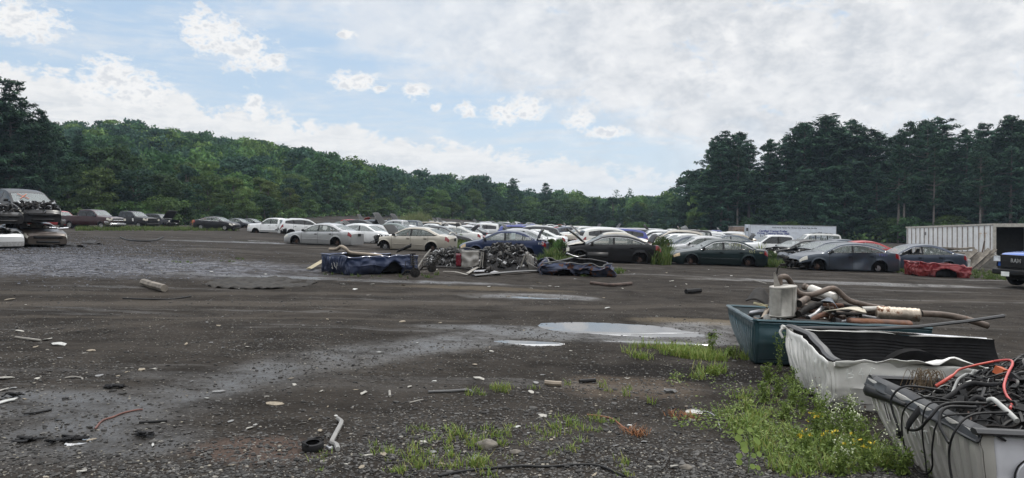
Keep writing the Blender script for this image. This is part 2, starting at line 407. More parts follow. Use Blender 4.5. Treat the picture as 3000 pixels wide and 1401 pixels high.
def build_car(name, S, pm, lod=0, hood=None, trunk=None, cut=None, tailcut=None, wheels=False, glass=None, trim=None, dents=(), strip=False,
              seatm=None, nobumper=False, norearbumper=False, headm=None, nodoor=(), flat=1.0, seed=0, plate=True, bumperm=None, drop=.15, rackm=None, noglass=(), amber=False, grille=True):
    rnd = random.Random(seed + 5)
    L, W = S['L'], S['W']; top = prof(S['top'], .05); belt = prof(S['belt'], .06)
    xf, xr = S['wheels']; r = S['r']; wz = S['wz']; bF, bR = S['bow']; crown = S.get('crown', .05)
    bed = S.get('bed'); d0, d1, d2 = S['doors']; sl = S['sill']
    glass = glass or M_GLASS; seatm = seatm or M_SEAT
    root = empty(name)
    # stations along the length
    step = .11 if lod == 0 else .2
    st = set(np.round(np.arange(-L / 2, L / 2 + .001, step), 3))
    e = .007
    for d in (d0, d1, d2): st |= {round(d - e, 3), round(d + e, 3)}
    for w_ in (xf, xr):
        for a in np.linspace(0, math.pi, 13 if lod == 0 else 9): st.add(round(w_ + r * math.cos(a), 3))
    for (c, h) in S['pil'] + (S['qpil'] if lod == 0 else []): st |= {round(c - h, 3), round(c + h, 3)}
    for k in ('ws', 'rw', 'dlo'): st |= {round(S[k][0], 3), round(S[k][1], 3)}
    for p in S['top']: st.add(round(p[0], 3))
    hd = S['head']; tl = S['tail']
    st |= {hd[0], tl[0], S['hood'], L / 2 - .03, -L / 2 + .03, L / 2 - .16, -L / 2 + .05, -L / 2 + .16}
    if S['trunk'] > -5: st.add(S['trunk'])
    if bed: st |= {bed[0] - .015, bed[0], -L / 2 + .055}
    if cut: st.add(cut)
    if tailcut: st.add(tailcut)
    st = sorted(s for s in st if -L / 2 - 1e-6 <= s <= L / 2 + 1e-6)
    xs = [st[0]]
    for s in st[1:]:
        if s - xs[-1] > .0045: xs.append(s)
    def hw(x):
        w = W / 2; q = 1.0
        if x > xf: q -= .13 * ((x - xf) / (L / 2 - xf)) ** 2
        if x < xr: q -= (.09 if not bed else .02) * ((xr - x) / (L / 2 + xr)) ** 2
        d = L / 2 - abs(x)
        if d < .14: q -= .05 * (1 - d / .14) ** 2
        return w * q
    def bowx(x, y):
        b = 0.0
        if x > 1.3: b = bF * ((x - 1.3) / (L / 2 - 1.3)) ** 2
        elif x < -1.3: b = -bR * ((-1.3 - x) / (L / 2 - 1.3)) ** 2
        return x - b * (y / (W / 2)) ** 2
    def silx(x):
        d = L / 2 - abs(x)
        return sl + (.05 * (1 - d / .3) if d < .3 else 0)
    rows = []
    for x in xs:
        zb = belt(x); h = hw(x); s0 = silx(x); z0 = s0
        for w_ in (xf, xr):
            dx = abs(x - w_)
            if dx < r - 1e-4: z0 = max(z0, wz + math.sqrt(r * r - dx * dx))
        z0 = min(z0, zb - .08)
        t = top(x); inb = bed and x < bed[0] - .007
        ar = t - crown
        g = max(.012, ar - zb); ar = zb + g
        if inb: t = ar = zb + .03; g = .03
        row = []
        for k in range(8):
            z = z0 + (zb - z0) * FR[k]; v = (z - s0) / max(.05, zb - s0)
            y = h * float(np.interp(v, *YP))
            if z0 > s0 + .01 and k < 2: y += .012
            row.append([x, y, z])
        y4 = row[7][1]; y7 = y4 - .035 - S['tum'] * g
        tt = float(np.interp(x, [S['dlo'][1], S['dlo'][0]], [S['t'][1], S['t'][0]]))
        zb1 = zb + .018; zt = ar - tt
        if zt < zb1: zb1 = zt = zb + g * .5
        for z in (zb1, zt, ar):
            f = (z - zb) / g; row.append([x, y4 + (y7 - y4) * f + .012 * math.sin(math.pi * f) * min(1, g * 3), z])
        if inb:
            fl = bed[1]; z9 = t if x < -L / 2 + .05 else fl
            row += [[x, y7 - .05, t], [x, y7 - .06, z9], [x, 0, z9]]
        else:
            row += [[x, y7 - .065, ar + crown * .35], [x, y7 * .5, ar + crown * .82], [x, 0, t]]
        rows.append(row)
    def P(i, j, s):
        x, y, z = rows[i][j]
        for (dx, dz, rr, dep, sd) in dents:
            if sd == s: y -= dep * math.exp(-((x - dx) ** 2 + (z - dz) ** 2) / rr ** 2)
        X_ = bowx(x, y)
        if y > .5: y += .009 * nz((x * 1.3, z * 2.2, s * 3), 1.2, seed)
        if flat < 1 and z > .75: z = .75 + (z - .75) * flat + .06 * nz((x, y * s, z), 2.5, seed)
        return Vector((X_, y * s, z - drop))
    parts = {}
    def put(key, quad, mi=0):
        parts.setdefault(key, MB()).add(quad, [(0, 1, 2, 3)], mi)
    n = len(xs)
    glz0, glz1 = S['dlo'][1], S['dlo'][0]
    for i in range(n - 1):
        xm = (xs[i] + xs[i + 1]) / 2
        if cut and xm > cut: continue
        if tailcut and xm < tailcut: continue
        seam = any(abs(xm - d) < e for d in (d0, d1, d2))
        for j in range(13):
            for s in (1, -1):
                q = [P(i, j, s), P(i + 1, j, s), P(i + 1, j + 1, s), P(i, j + 1, s)]
                if s == -1: q = q[::-1]
                if (q[0] - q[3]).length + (q[1] - q[2]).length < .002: continue
                key, mi = ('body',), 0
                sd = 'L' if s == 1 else 'R'
                if j < NB + 1:
                    if seam and j > 0 and lod == 0: mi = 1
                    elif d1 < xm < d0 and j > 0 and lod == 0: key = ('door', sd, 0)
                    elif d2 < xm < d1 and j > 0 and lod == 0: key = ('door', sd, 1)
                    elif xm > hd[0] and hd[1] <= j < hd[2] and xm < L / 2 - .02: key = ('headlight', sd)
                    elif xm < tl[0] and tl[1] <= j < tl[2] and xm > -L / 2 + .005: key = ('tail_light', sd)
                    elif xm > xf + r and j <= 3: key = ('front_bumper',)
                    elif xm < xr - r and j <= 3: key = ('rear_bumper',)
                    if key[0] == 'door' and (sd, key[2]) in nodoor: continue
                    if key[0] == 'front_bumper' and nobumper: continue
                    if key[0] == 'rear_bumper' and norearbumper: continue
                elif j == NB + 1 and glz0 < xm < glz1:
                    if any(abs(xm - c) < h for c, h in S['pil']) or any(abs(xm - c) < h for c, h in S['qpil']): mi = 1
                    elif rows[i][9][2] - rows[i][8][2] < .004 and rows[i + 1][9][2] - rows[i + 1][8][2] < .004: pass
                    else:
                        key = ('side_window', sd, 0 if xm > S['pil'][0][0] else 1 if (len(S['pil']) < 2 or xm > S['pil'][1][0]) else 2)
                        if (sd, key[2]) in noglass: continue
                elif j >= NB + 3:
                    if j > NB + 3 and S['ws'][0] < xm < S['ws'][1]:
                        key = ('windscreen',)
                        if 'ws' in noglass: continue
                    elif j > NB + 3 and S['rw'][0] < xm < S['rw'][1]: key = ('rear_window',)
                    elif xm > S['hood'] and xm < L / 2 - .16: key = ('hood',)
                    elif S['trunk'] > -5 and xm < S['trunk'] and xm > -L / 2 + .05: key = ('trunk_lid',)
                put(key, q, mi)
        # wheel well strip
        for w_ in (xf, xr):
            if abs(xm - w_) < r:
                for s in (1, -1):
                    a, b = P(i, 0, s), P(i + 1, 0, s)
                    q = [a, b, b - Vector((0, .26 * s, 0)), a - Vector((0, .26 * s, 0))]
                    put(('body',), q if s == -1 else q[::-1], 1)
    # end caps
    for i, front in ((0, False), (n - 1, True)):
        if (front and (cut or nobumper)) or (not front and tailcut): continue
        for j in range(13):
            c0, c1 = P(i, j, 1), P(i, j + 1, 1); q = [P(i, j, -1), c0, c1, P(i, j + 1, -1)]
            lowp = rows[i][j][2] < rows[i][3][2] + .001
            key = ('front_bumper',) if front and lowp else ('rear_bumper',) if (not front and lowp and not norearbumper) else ('body',)
            # a few columns so that the face follows the plan curve
            K = 6 if lod == 0 else 2
            for k in range(K):
                def pt(jj, u):
                    y = rows[i][jj][1] * (1 - 2 * u); return Vector((bowx(xs[i], y), y, rows[i][jj][2] - drop))
                qq = [pt(j, k / K), pt(j, (k + 1) / K), pt(j + 1, (k + 1) / K), pt(j + 1, k / K)]
                if (qq[0] - qq[3]).length < .001: continue
                put(key, qq if not front else qq[::-1])
    bm_ = bumperm or pm
    order = sorted(parts.items(), key=lambda kv: kv[0] != ('body',))
    lod_glass = MB(); lod_red = MB(); made = {}
    for key, mb in order:
        k0 = key[0]
        if lod and k0 in ('side_window', 'windscreen', 'rear_window'): lod_glass.add(mb.v, mb.f); continue
        if lod and k0 == 'tail_light': lod_red.add(mb.v, mb.f); continue
        if lod and k0 not in ('hood', 'body') and not (k0 == 'trunk_lid' and trunk): parts[('body',)].add(mb.v, mb.f, 0 if k0 != 'headlight' else 1); continue
        if lod and k0 == 'hood' and not hood: parts[('body',)].add(mb.v, mb.f, 0); continue
        if k0 == 'body' and lod: continue
        if k0 == 'hood':
            if hood == 'off': continue
            if hood:
                hx = S['hood']; hz = top(hx) - drop; Mr = Matrix.Translation((hx, 0, hz + .03)) @ Matrix.Rotation(-R(hood), 4, 'Y') @ Matrix.Translation((-hx, 0, -hz))
                mb.v = [tuple(Mr @ Vector(p)) for p in mb.v]
        if k0 == 'trunk_lid':
            if trunk == 'off': continue
            if trunk:
                hx = S['trunk']; hz = top(hx) - drop; Mr = Matrix.Translation((hx, 0, hz + .03)) @ Matrix.Rotation(R(trunk), 4, 'Y') @ Matrix.Translation((-hx, 0, -hz))
                mb.v = [tuple(Mr @ Vector(p)) for p in mb.v]
        mm = {'side_window': glass, 'windscreen': M_WSHIELD, 'rear_window': M_WSHIELD if glass is M_GLASS else M_GLASS_D, 'headlight': headm or M_HEADL, 'tail_light': M_AMBER if amber else M_TAIL}.get(k0)
        if k0 in ('front_bumper', 'rear_bumper'): mm = bm_
        if mm is None: mm = [pm, M_BLACK]
        o = mb.build(k0, mm, root, 28, weld=True); made[key] = o
        if isinstance(mm, list) or (mm is pm): o['painted'] = 1
        if (k0 == 'hood' and hood) or (k0 == 'trunk_lid' and trunk):
            sm = o.modifiers.new('thick', 'SOLIDIFY'); sm.thickness = .03; sm.offset = -1; sm.material_offset = 1
    if lod:
        o = parts[('body',)].build('body', [pm, M_BLACK], root, 28, weld=True); o['painted'] = 1
        if lod_glass.v: lod_glass.build('windows', glass if glass is M_GLASS_D else M_WSHIELD, root, 28, weld=True)
        if lod_red.v: lod_red.build('tail_lights', M_TAIL, root, 28)
    # what fills the shell
    mb = MB()
    x1 = (cut if cut else L / 2 - .35); x0 = (tailcut if tailcut else -L / 2 + .3)
    if not lod or True:
        iw = W / 2 - .27
        mb.box(((x0 + x1) / 2, 0, sl + .13 - drop), (x1 - x0, iw * 2, .22))
        if x1 > xf - .3: mb.box(((xf - .45 + x1) / 2, 0, .48 - drop), (x1 - xf + .45, iw * 2, .46))
        mb.box((xr - .05, 0, .45 - drop), (.95, iw * 2, .42))
    mb.build('underbody', M_DARK, root, smooth=False)
    if hood or cut:
        ej = MB(); junk(ej, (xf - .5, -.6, .55), (min(x1, L / 2 - .25) + (.12 if cut else 0), .6, .85 if not cut else .7), 60 if not lod else 14, rnd, 3)
        ej.v = [(a, b, c - drop) for a, b, c in ej.v]
        ej.build('engine', [M_BLACK, M_DARK, M_STEEL], root)
    # seats
    if lod == 0:
        for (sx, sz) in S['seats']:
            for sy in (-.38, .38):
                m2 = MB()
                m2.box((sx + .15, sy, sz - .62 - drop), (.5, .5, .18), (0, -.12, 0))
                m2.box((sx - .16, sy, sz - .32 - drop), (.16, .48, .62), (0, -.25, 0), 0, .85)
                m2.box((sx - .26, sy, sz + .07 - drop), (.09, .26, .18), (0, -.2, 0), 0, .8)
                so = m2.build('seat', seatm, root, smooth=False)
                bv = so.modifiers.new('b', 'BEVEL'); bv.width = .04; bv.segments = 2
        m2 = MB(); sx = S['seats'][0][0] + .62
        m2.tube([(sx + .06 * math.cos(a), .38 + .18 * math.sin(a), S['seats'][0][1] - .15 - drop + .17 * math.cos(a)) for a in np.linspace(0, 2 * math.pi, 17)], .016, 6)
        m2.build('steering_wheel', M_BLACK, root)
        m2 = MB(); m2.box((S['ws'][1] - .22, 0, belt(S['ws'][1]) - .09 - drop), (.45, W - .4, .2)); m2.build('dashboard', M_BLACK, root)
    # running gear
    for wx in (xf, xr):
        for s in (1, -1):
            if wheels: wheel(root, (wx, s * (W / 2 - .15), wz - drop), wz, s, wheels)
            elif lod == 0:
                m2 = MB(); Mx = Matrix.Translation((wx, s * (W / 2 - .2), wz - drop)) @ Matrix.Rotation(R(-90 * s), 4, 'X')
                m2.lathe([(.03, .06), (.045, .06), (.055, .03), (.07, .03), (.073, .012), (.125, .010), (.127, -.012), (.09, -.014), (.09, -.07)], 20, Mx)
                h_ = m2.build('brake_disc', M_RUST if rnd.random() < .8 else M_STEEL, root)
                m2 = MB(); m2.tube([(wx + .02, s * (W / 2 - .27), wz + .1 - drop), (wx - .02, s * (W / 2 - .33), wz + .5 - drop)], .035, 8); m2.box((wx + .10, s * (W / 2 - .21), wz + .07 - drop), (.09, .07, .16), (0, .5, 0))
                m2.build('suspension_strut', M_DARK, h_)
    if lod == 0:
        for s in (1, -1):
            mx = S['dlo'][0] - .16; y = hw(mx) * .94
            m2 = MB(); m2.box((mx, s * (y + .10), belt(mx) + .085 - drop), (.11, .19, .125), (0, 0, -.25 * s), 0, .8); m2.box((mx + .02, s * (y + .01), belt(mx) + .03 - drop), (.06, .09, .04))
            mo = m2.build('wing_mirror', M_BLACK, root); bv = mo.modifiers.new('b', 'BEVEL'); bv.width = .022; bv.segments = 2
            for k, dx in enumerate((d1 + .14, d2 + .16)):
                if ('L' if s == 1 else 'R', k) in nodoor: continue
                zb = belt(dx); zz = sl + (zb - sl) * .83; yy = hw(dx) * float(np.interp(.83, *YP))
                m2 = MB(); m2.box((dx, s * (yy + .018), zz - drop), (.19, .03, .032))
                m2.box((dx, s * (yy + .006), zz - .012 - drop), (.16, .016, .07), None, 1)
                key = ('door', 'L' if s == 1 else 'R', k)
                ho = m2.build('door_handle', [pm, M_BLACK], made.get(key, root)); ho['painted'] = 1
            if trim:
                lo = [P(i, 8, s) + Vector((0, .006 * s, 0)) for i in range(n) if glz0 - .005 <= xs[i] <= glz1 + .005]
                hi = [P(i, 9, s) + Vector((0, .006 * s, 0)) for i in range(n) if glz0 - .005 <= xs[i] <= glz1 + .005]
                m2 = MB(); m2.tube(lo + hi[::-1] + [lo[0]], .013, 5); m2.build('window_trim', trim, root)
            if strip:
                zz = .50; pts = []
                for x in np.linspace(xf - r - .12, xr + r + .10, 14):
                    pts.append((x, s * (hw(x) * float(np.interp((zz - sl) / (belt(x) - sl), *YP)) + .004), zz - drop))
                m2 = MB(); m2.tube(pts, .024, 6, flat=.5); mo = m2.build('side_moulding', [pm, M_BLACK], root); mo['painted'] = 1
            if S.get('rack'):
                x0_, x1_ = S['rack']; pts = [(x, s * .56, top(x) + .035 - drop) for x in np.linspace(x0_, x1_, 8)]
                pts[0] = (pts[0][0], pts[0][1], pts[0][2] - .06); pts[-1] = (pts[-1][0], pts[-1][1], pts[-1][2] - .06)
                m2 = MB(); m2.tube(pts, .02, 6); m2.build('roof_rail', M_BLACK, root)
        if plate and not tailcut:
            zz = .82 if S['trunk'] > -5 else .78
            m2 = MB(); m2.box((-L / 2 - .006, 0, zz - drop), (.014, .33, .17)); m2.build('plate_recess', M_BLACK, root)
        if not nobumper and not cut and grille:
            m2 = MB()
            zt = top(L / 2 - .02); z1 = zt - .03; z0 = zt - .15
            f = lambda u, v: Vector((bowx(L / 2, (u - .5) * W * .62) + .006, (u - .5) * W * .62, z0 + (z1 - z0) * v - drop))
            m2.patch(f, 8, 2); m2.patch(lambda u, v: Vector((bowx(L / 2, (u - .5) * W * .5) + .006, (u - .5) * W * .5, sl + .10 + .10 * v - drop)), 8, 1)
            g_ = m2.build('grille', M_BLACK, root); sm = g_.modifiers.new('t', 'SOLIDIFY'); sm.thickness = .012; sm.offset = 0
    root['L'] = L
    return root

def wheel(root, loc, rad, s, kind='alloy'):
    Mx = Matrix.Translation(loc) @ Matrix.Rotation(R(-90 * s), 4, 'X')
    w = .115 if rad < .36 else .14; ri = rad * .62
    m = MB(); m.lathe([(ri, -w), (rad * .9, -w), (rad * .98, -w * .75), (rad, -w * .5), (rad, w * .5), (rad * .98, w * .75), (rad * .9, w), (ri, w * .9)], 28, Mx, cap=False)
    wo = m.build('wheel', M_RUBBER, root)
    m = MB(); m.lathe([(ri, w * .85), (ri * .97, w * .6), (ri * .9, w * .1), (ri * .35, w * .2), (ri * .3, w * .55), (.001, w * .6)], 28, Mx, cap=False)
    for k in range(5):
        a = 2 * math.pi * k / 5
        p = [Mx @ Vector((ri * q * math.cos(a), ri * q * math.sin(a), w * z)) for q, z in ((.28, .55), (.65, .62), (.97, .7))]
        m.tube(p, [ri * .15, ri * .12, ri * .14], 6)
    m.build('rim', M_ALLOY, wo)

def place(root, p, yaw, dz=0.0, pitch=0.0, roll=0.0):
    root.location = (p[0], p[1], gz(p[0], p[1]) + dz)
    e = ground_rot(p[0], p[1], yaw)
    if pitch or roll: e = (e.to_matrix() @ Euler((roll, pitch, 0)).to_matrix()).to_euler()
    root.rotation_euler = e
    return root
# ------------------------------------------------------------------ ground
PUDDLES = []      # filled below: (outline px) for the wet rims in the soil

def dens_axis(segs):
    out = []
    for a, b, st in segs: out += list(np.arange(a, b, st))
    out.append(segs[-1][1]); return np.array(out)

def build_ground():
    xs = dens_axis([(-700, -120, 40), (-120, -30, 5), (-30, -12, .6), (-12, 9, .13), (9, 30, .6), (30, 120, 5), (120, 700.1, 40)])
    ys = dens_axis([(-60, 3, 5), (3, 14, .11), (14, 30, .25), (30, 60, 1.0), (60, 130, 5), (130, 330, 10), (330, 1500.1, 90)])
    nx, ny = len(xs), len(ys); V = np.zeros((nx * ny, 3))
    k = 0
    for x in xs:
        for y in ys:
            z = gz(x, y)
            if 3 < y < 60 and -40 < x < 40:
                z += GN(x, y)
            V[k] = (x, y, z); k += 1
    I = np.arange(nx * ny).reshape(nx, ny)
    F = np.stack([I[:-1, :-1], I[1:, :-1], I[1:, 1:], I[:-1, 1:]], -1).reshape(-1, 4)
    me = bpy.data.meshes.new('ground'); me.from_pydata(V.tolist(), [], F.tolist())
    me.polygons.foreach_set('use_smooth', [True] * len(F)); me.update()
    o = bpy.data.objects.new('ground', me); COL.objects.link(o); tag(o, kind='structure')
    me.materials.append(ground_mat()); return o

HOLLOWS = []

def ground_mat():
    m, t, b = newmat('yard_soil')
    co = t.new('ShaderNodeTexCoord').outputs['Object']
    sp = t.new('ShaderNodeSeparateXYZ'); t.set(sp.inputs[0], co); x, y = sp.outputs[0], sp.outputs[1]
    big = t.noise(co, .22, 5, .6, .8); mid = t.noise(co, 1.3, 6, .65, .3); fine = t.noise(co, 14, 6, .7)
    grit = t.noise(co, 55, 4, .7)
    # streaks dragged along by wheels: noise stretched across the view
    mp = t.new('ShaderNodeMapping'); t.set(mp.inputs[0], co); mp.inputs['Scale'].default_value = (.10, 1.1, 1); mp.inputs['Rotation'].default_value = (0, 0, R(-4))
    streak = t.noise(mp.outputs[0], 1.6, 6, .65, .4)
    c = t.mix(t.step(.32, .68, mid), (.024, .0215, .0195), (.052, .047, .043))
    c = t.mix(t.m('MULTIPLY', t.step(.45, .72, streak), .5), c, (.080, .073, .066))
    c = t.mix(t.m('MULTIPLY', t.step(.5, .72, big), .5), c, (.060, .052, .044))
    def blob(cx, cy, rx, ry, amp=.5, soft=.35, sc=.9):
        n = t.noise(co, sc, 6, .65)
        dx = t.m('DIVIDE', t.m('SUBTRACT', x, cx), rx); dy = t.m('DIVIDE', t.m('SUBTRACT', y, cy), ry)
        d = t.m('SQRT', t.m('ADD', t.m('MULTIPLY', dx, dx), t.m('MULTIPLY', dy, dy)))
        d = t.m('ADD', d, t.m('MULTIPLY', t.m('SUBTRACT', n, .5), amp * 2))
        return t.step(1.0 + soft, 1.0 - soft, d)
    def line(x0, y0, x1, y1, w, amp=.9, soft=.6, sc=.8):
        L_ = math.hypot(x1 - x0, y1 - y0); ux, uy = (x1 - x0) / L_, (y1 - y0) / L_
        a = t.m('SUBTRACT', x, x0); bb = t.m('SUBTRACT', y, y0)
        u = t.m('ADD', t.m('MULTIPLY', a, ux), t.m('MULTIPLY', bb, uy)); v = t.m('ABSOLUTE', t.m('SUBTRACT', t.m('MULTIPLY', a, -uy), t.m('MULTIPLY', bb, -ux)))
        n = t.noise(co, sc, 6, .68)
        d = t.m('ADD', t.m('DIVIDE', v, w), t.m('MULTIPLY', t.m('SUBTRACT', n, .5), amp * 2))
        f = t.step(1 + soft, 1 - soft, d)
        return t.m('MULTIPLY', f, t.m('MULTIPLY', t.step(-.6, .6, u), t.step(L_ + .6, L_ - .6, u)))
    # blue-grey crushed stone spread over the soil on the left
    p1 = G(230, 775); stone = blob(p1.x - 2.0, p1.y, 9.5, 4.3, .45, .3, .7)
    v = t.vor(co, 9, 'F1', 'Color'); vs = t.new('ShaderNodeSeparateColor'); t.set(vs.inputs[0], v)
    sc_ = t.mix(vs.outputs[0], (.07, .074, .09), (.25, .262, .30))
    holes = t.step(.40, .56, t.noise(co, 2.2, 6, .7))
    stone = t.m('MULTIPLY', stone, t.m('ADD', t.m('MULTIPLY', holes, .75), .2))
    c = t.mix(stone, c, sc_)
    # stony speckle
    v2 = t.vor(co, 48, 'F1', 'Color'); v2s = t.new('ShaderNodeSeparateColor'); t.set(v2s.inputs[0], v2)
    peb = t.m('MULTIPLY', t.m('GREATER_THAN', v2s.outputs[0], .86), t.step(.42, .58, t.noise(co, .6, 5, .6)))
    c = t.mix(t.m('MULTIPLY', peb, .55), c, t.mix(v2s.outputs[1], (.05, .048, .046), (.15, .146, .14)))
    # dried pale silt beside the big puddle and along the wheel tracks
    q1 = G(2080, 945); q2 = G(1400, 845); q3 = G(1000, 862)
    silt = t.m('MAXIMUM', blob(q1.x, q1.y, 1.3, .45, .5), t.m('MULTIPLY', blob(q2.x, q2.y, 2.2, .55, .5), .6))
    c = t.mix(t.m('MULTIPLY', silt, .75), c, (.16, .135, .10))
    far = t.m('MULTIPLY', t.step(.52, .66, streak), t.step(20, 34, y))
    c = t.mix(t.m('MULTIPLY', far, .55), c, (.17, .16, .15))
    for (pa, pb, w_, k_) in (((-300, 892), (1500, 888), .42, .55), ((-300, 858), (1700, 862), .30, .4), ((-300, 925), (1400, 938), .12, .4), ((100, 975), (1100, 900), .2, .25), ((1500, 905), (2900, 880), .35, .4)):
        a, b_ = G(*pa), G(*pb); c = t.mix(t.m('MULTIPLY', line(a.x, a.y, b_.x, b_.y, w_, .5, .5, 2.0), k_), c, (.105, .094, .083))
    # oil and sodden black soil
    k1 = G(1990, 1095); black = t.m('MULTIPLY', blob(k1.x, k1.y, 1.5, .55, .5), .8)
    c = t.mix(black, c, (.014, .013, .013))
    br = G(760, 1320); c = t.mix(t.m('MULTIPLY', blob(br.x, br.y, .5, .3, .5), .55), c, (.14, .10, .085))
    br = G(1830, 1130); c = t.mix(t.m('MULTIPLY', blob(br.x, br.y, .8, .5, .6), .5), c, (.15, .12, .095))
    # wheel tracks still wet
    A = [G(-60, 1330), G(420, 1190), G(900, 1060), G(1420, 985), G(1800, 965), G(2200, 985)]
    wet = None
    for a, b_ in zip(A, A[1:]):
        l = line(a.x, a.y, b_.x, b_.y, .55); wet = l if wet is None else t.m('MAXIMUM', wet, l)
    for (px, py, rx, ry) in ((120, 1180, 1.3, .55), (330, 1290, .6, .5), (1500, 962, 1.6, .4), (1800, 990, 2.6, .5), (1400, 1000, .9, .4), (1560, 870, 1.5, .7), (1000, 818, 5, .5), (2150, 962, 1.4, .7), (700, 710, 5, .8), (2500, 830, 5, .8)):
        g = G(px, py); l = blob(g.x, g.y, rx, ry, .5); wet = t.m('MAXIMUM', wet, l)
    wet = t.m('MAXIMUM', wet, t.m('MULTIPLY', t.step(.56, .68, t.noise(mp.outputs[0], .9, 5, .65, .6)), .55))
    wet = t.m('MULTIPLY', wet, t.step(.25, .62, t.m('ADD', t.m('MULTIPLY', mid, .7), t.m('MULTIPLY', fine, .3))))
    c = t.mix(t.m('MULTIPLY', wet, .45), c, (.020, .019, .019))
    # sand-grain tint
    c = t.mix(1.0, c, t.mix(grit, (.46, .45, .435), (1.10, 1.08, 1.05)), 'MULTIPLY')
    c = t.mix(1.0, c, t.mix(fine, (.7, .7, .7), (1.35, 1.33, 1.3)), 'MULTIPLY')
    t.set(b.inputs['Base Color'], c)
    t.set(b.inputs['Roughness'], t.m('SUBTRACT', .88, t.m('MULTIPLY', wet, .62)))
    t.set(b.inputs['Specular IOR Level'], t.m('ADD', .035, t.m('MULTIPLY', wet, .40)))
    # wheel ruts and grain
    bn = t.new('ShaderNodeBump'); bn.inputs['Strength'].default_value = .9; bn.inputs['Distance'].default_value = .03
    h = t.m('ADD', t.m('MULTIPLY', fine, .8), t.m('MULTIPLY', grit, .35))
    h = t.m('ADD', h, t.m('MULTIPLY', t.m('SUBTRACT', 1.0, t.vor(co, 26)), .4))
    h = t.m('ADD', h, t.m('MULTIPLY', streak, 1.2))
    h = t.m('MULTIPLY', h, t.m('SUBTRACT', 1.0, t.m('MULTIPLY', wet, .55)))
    t.set(bn.inputs['Height'], h); t.set(b.inputs['Normal'], bn.outputs[0])
    return m

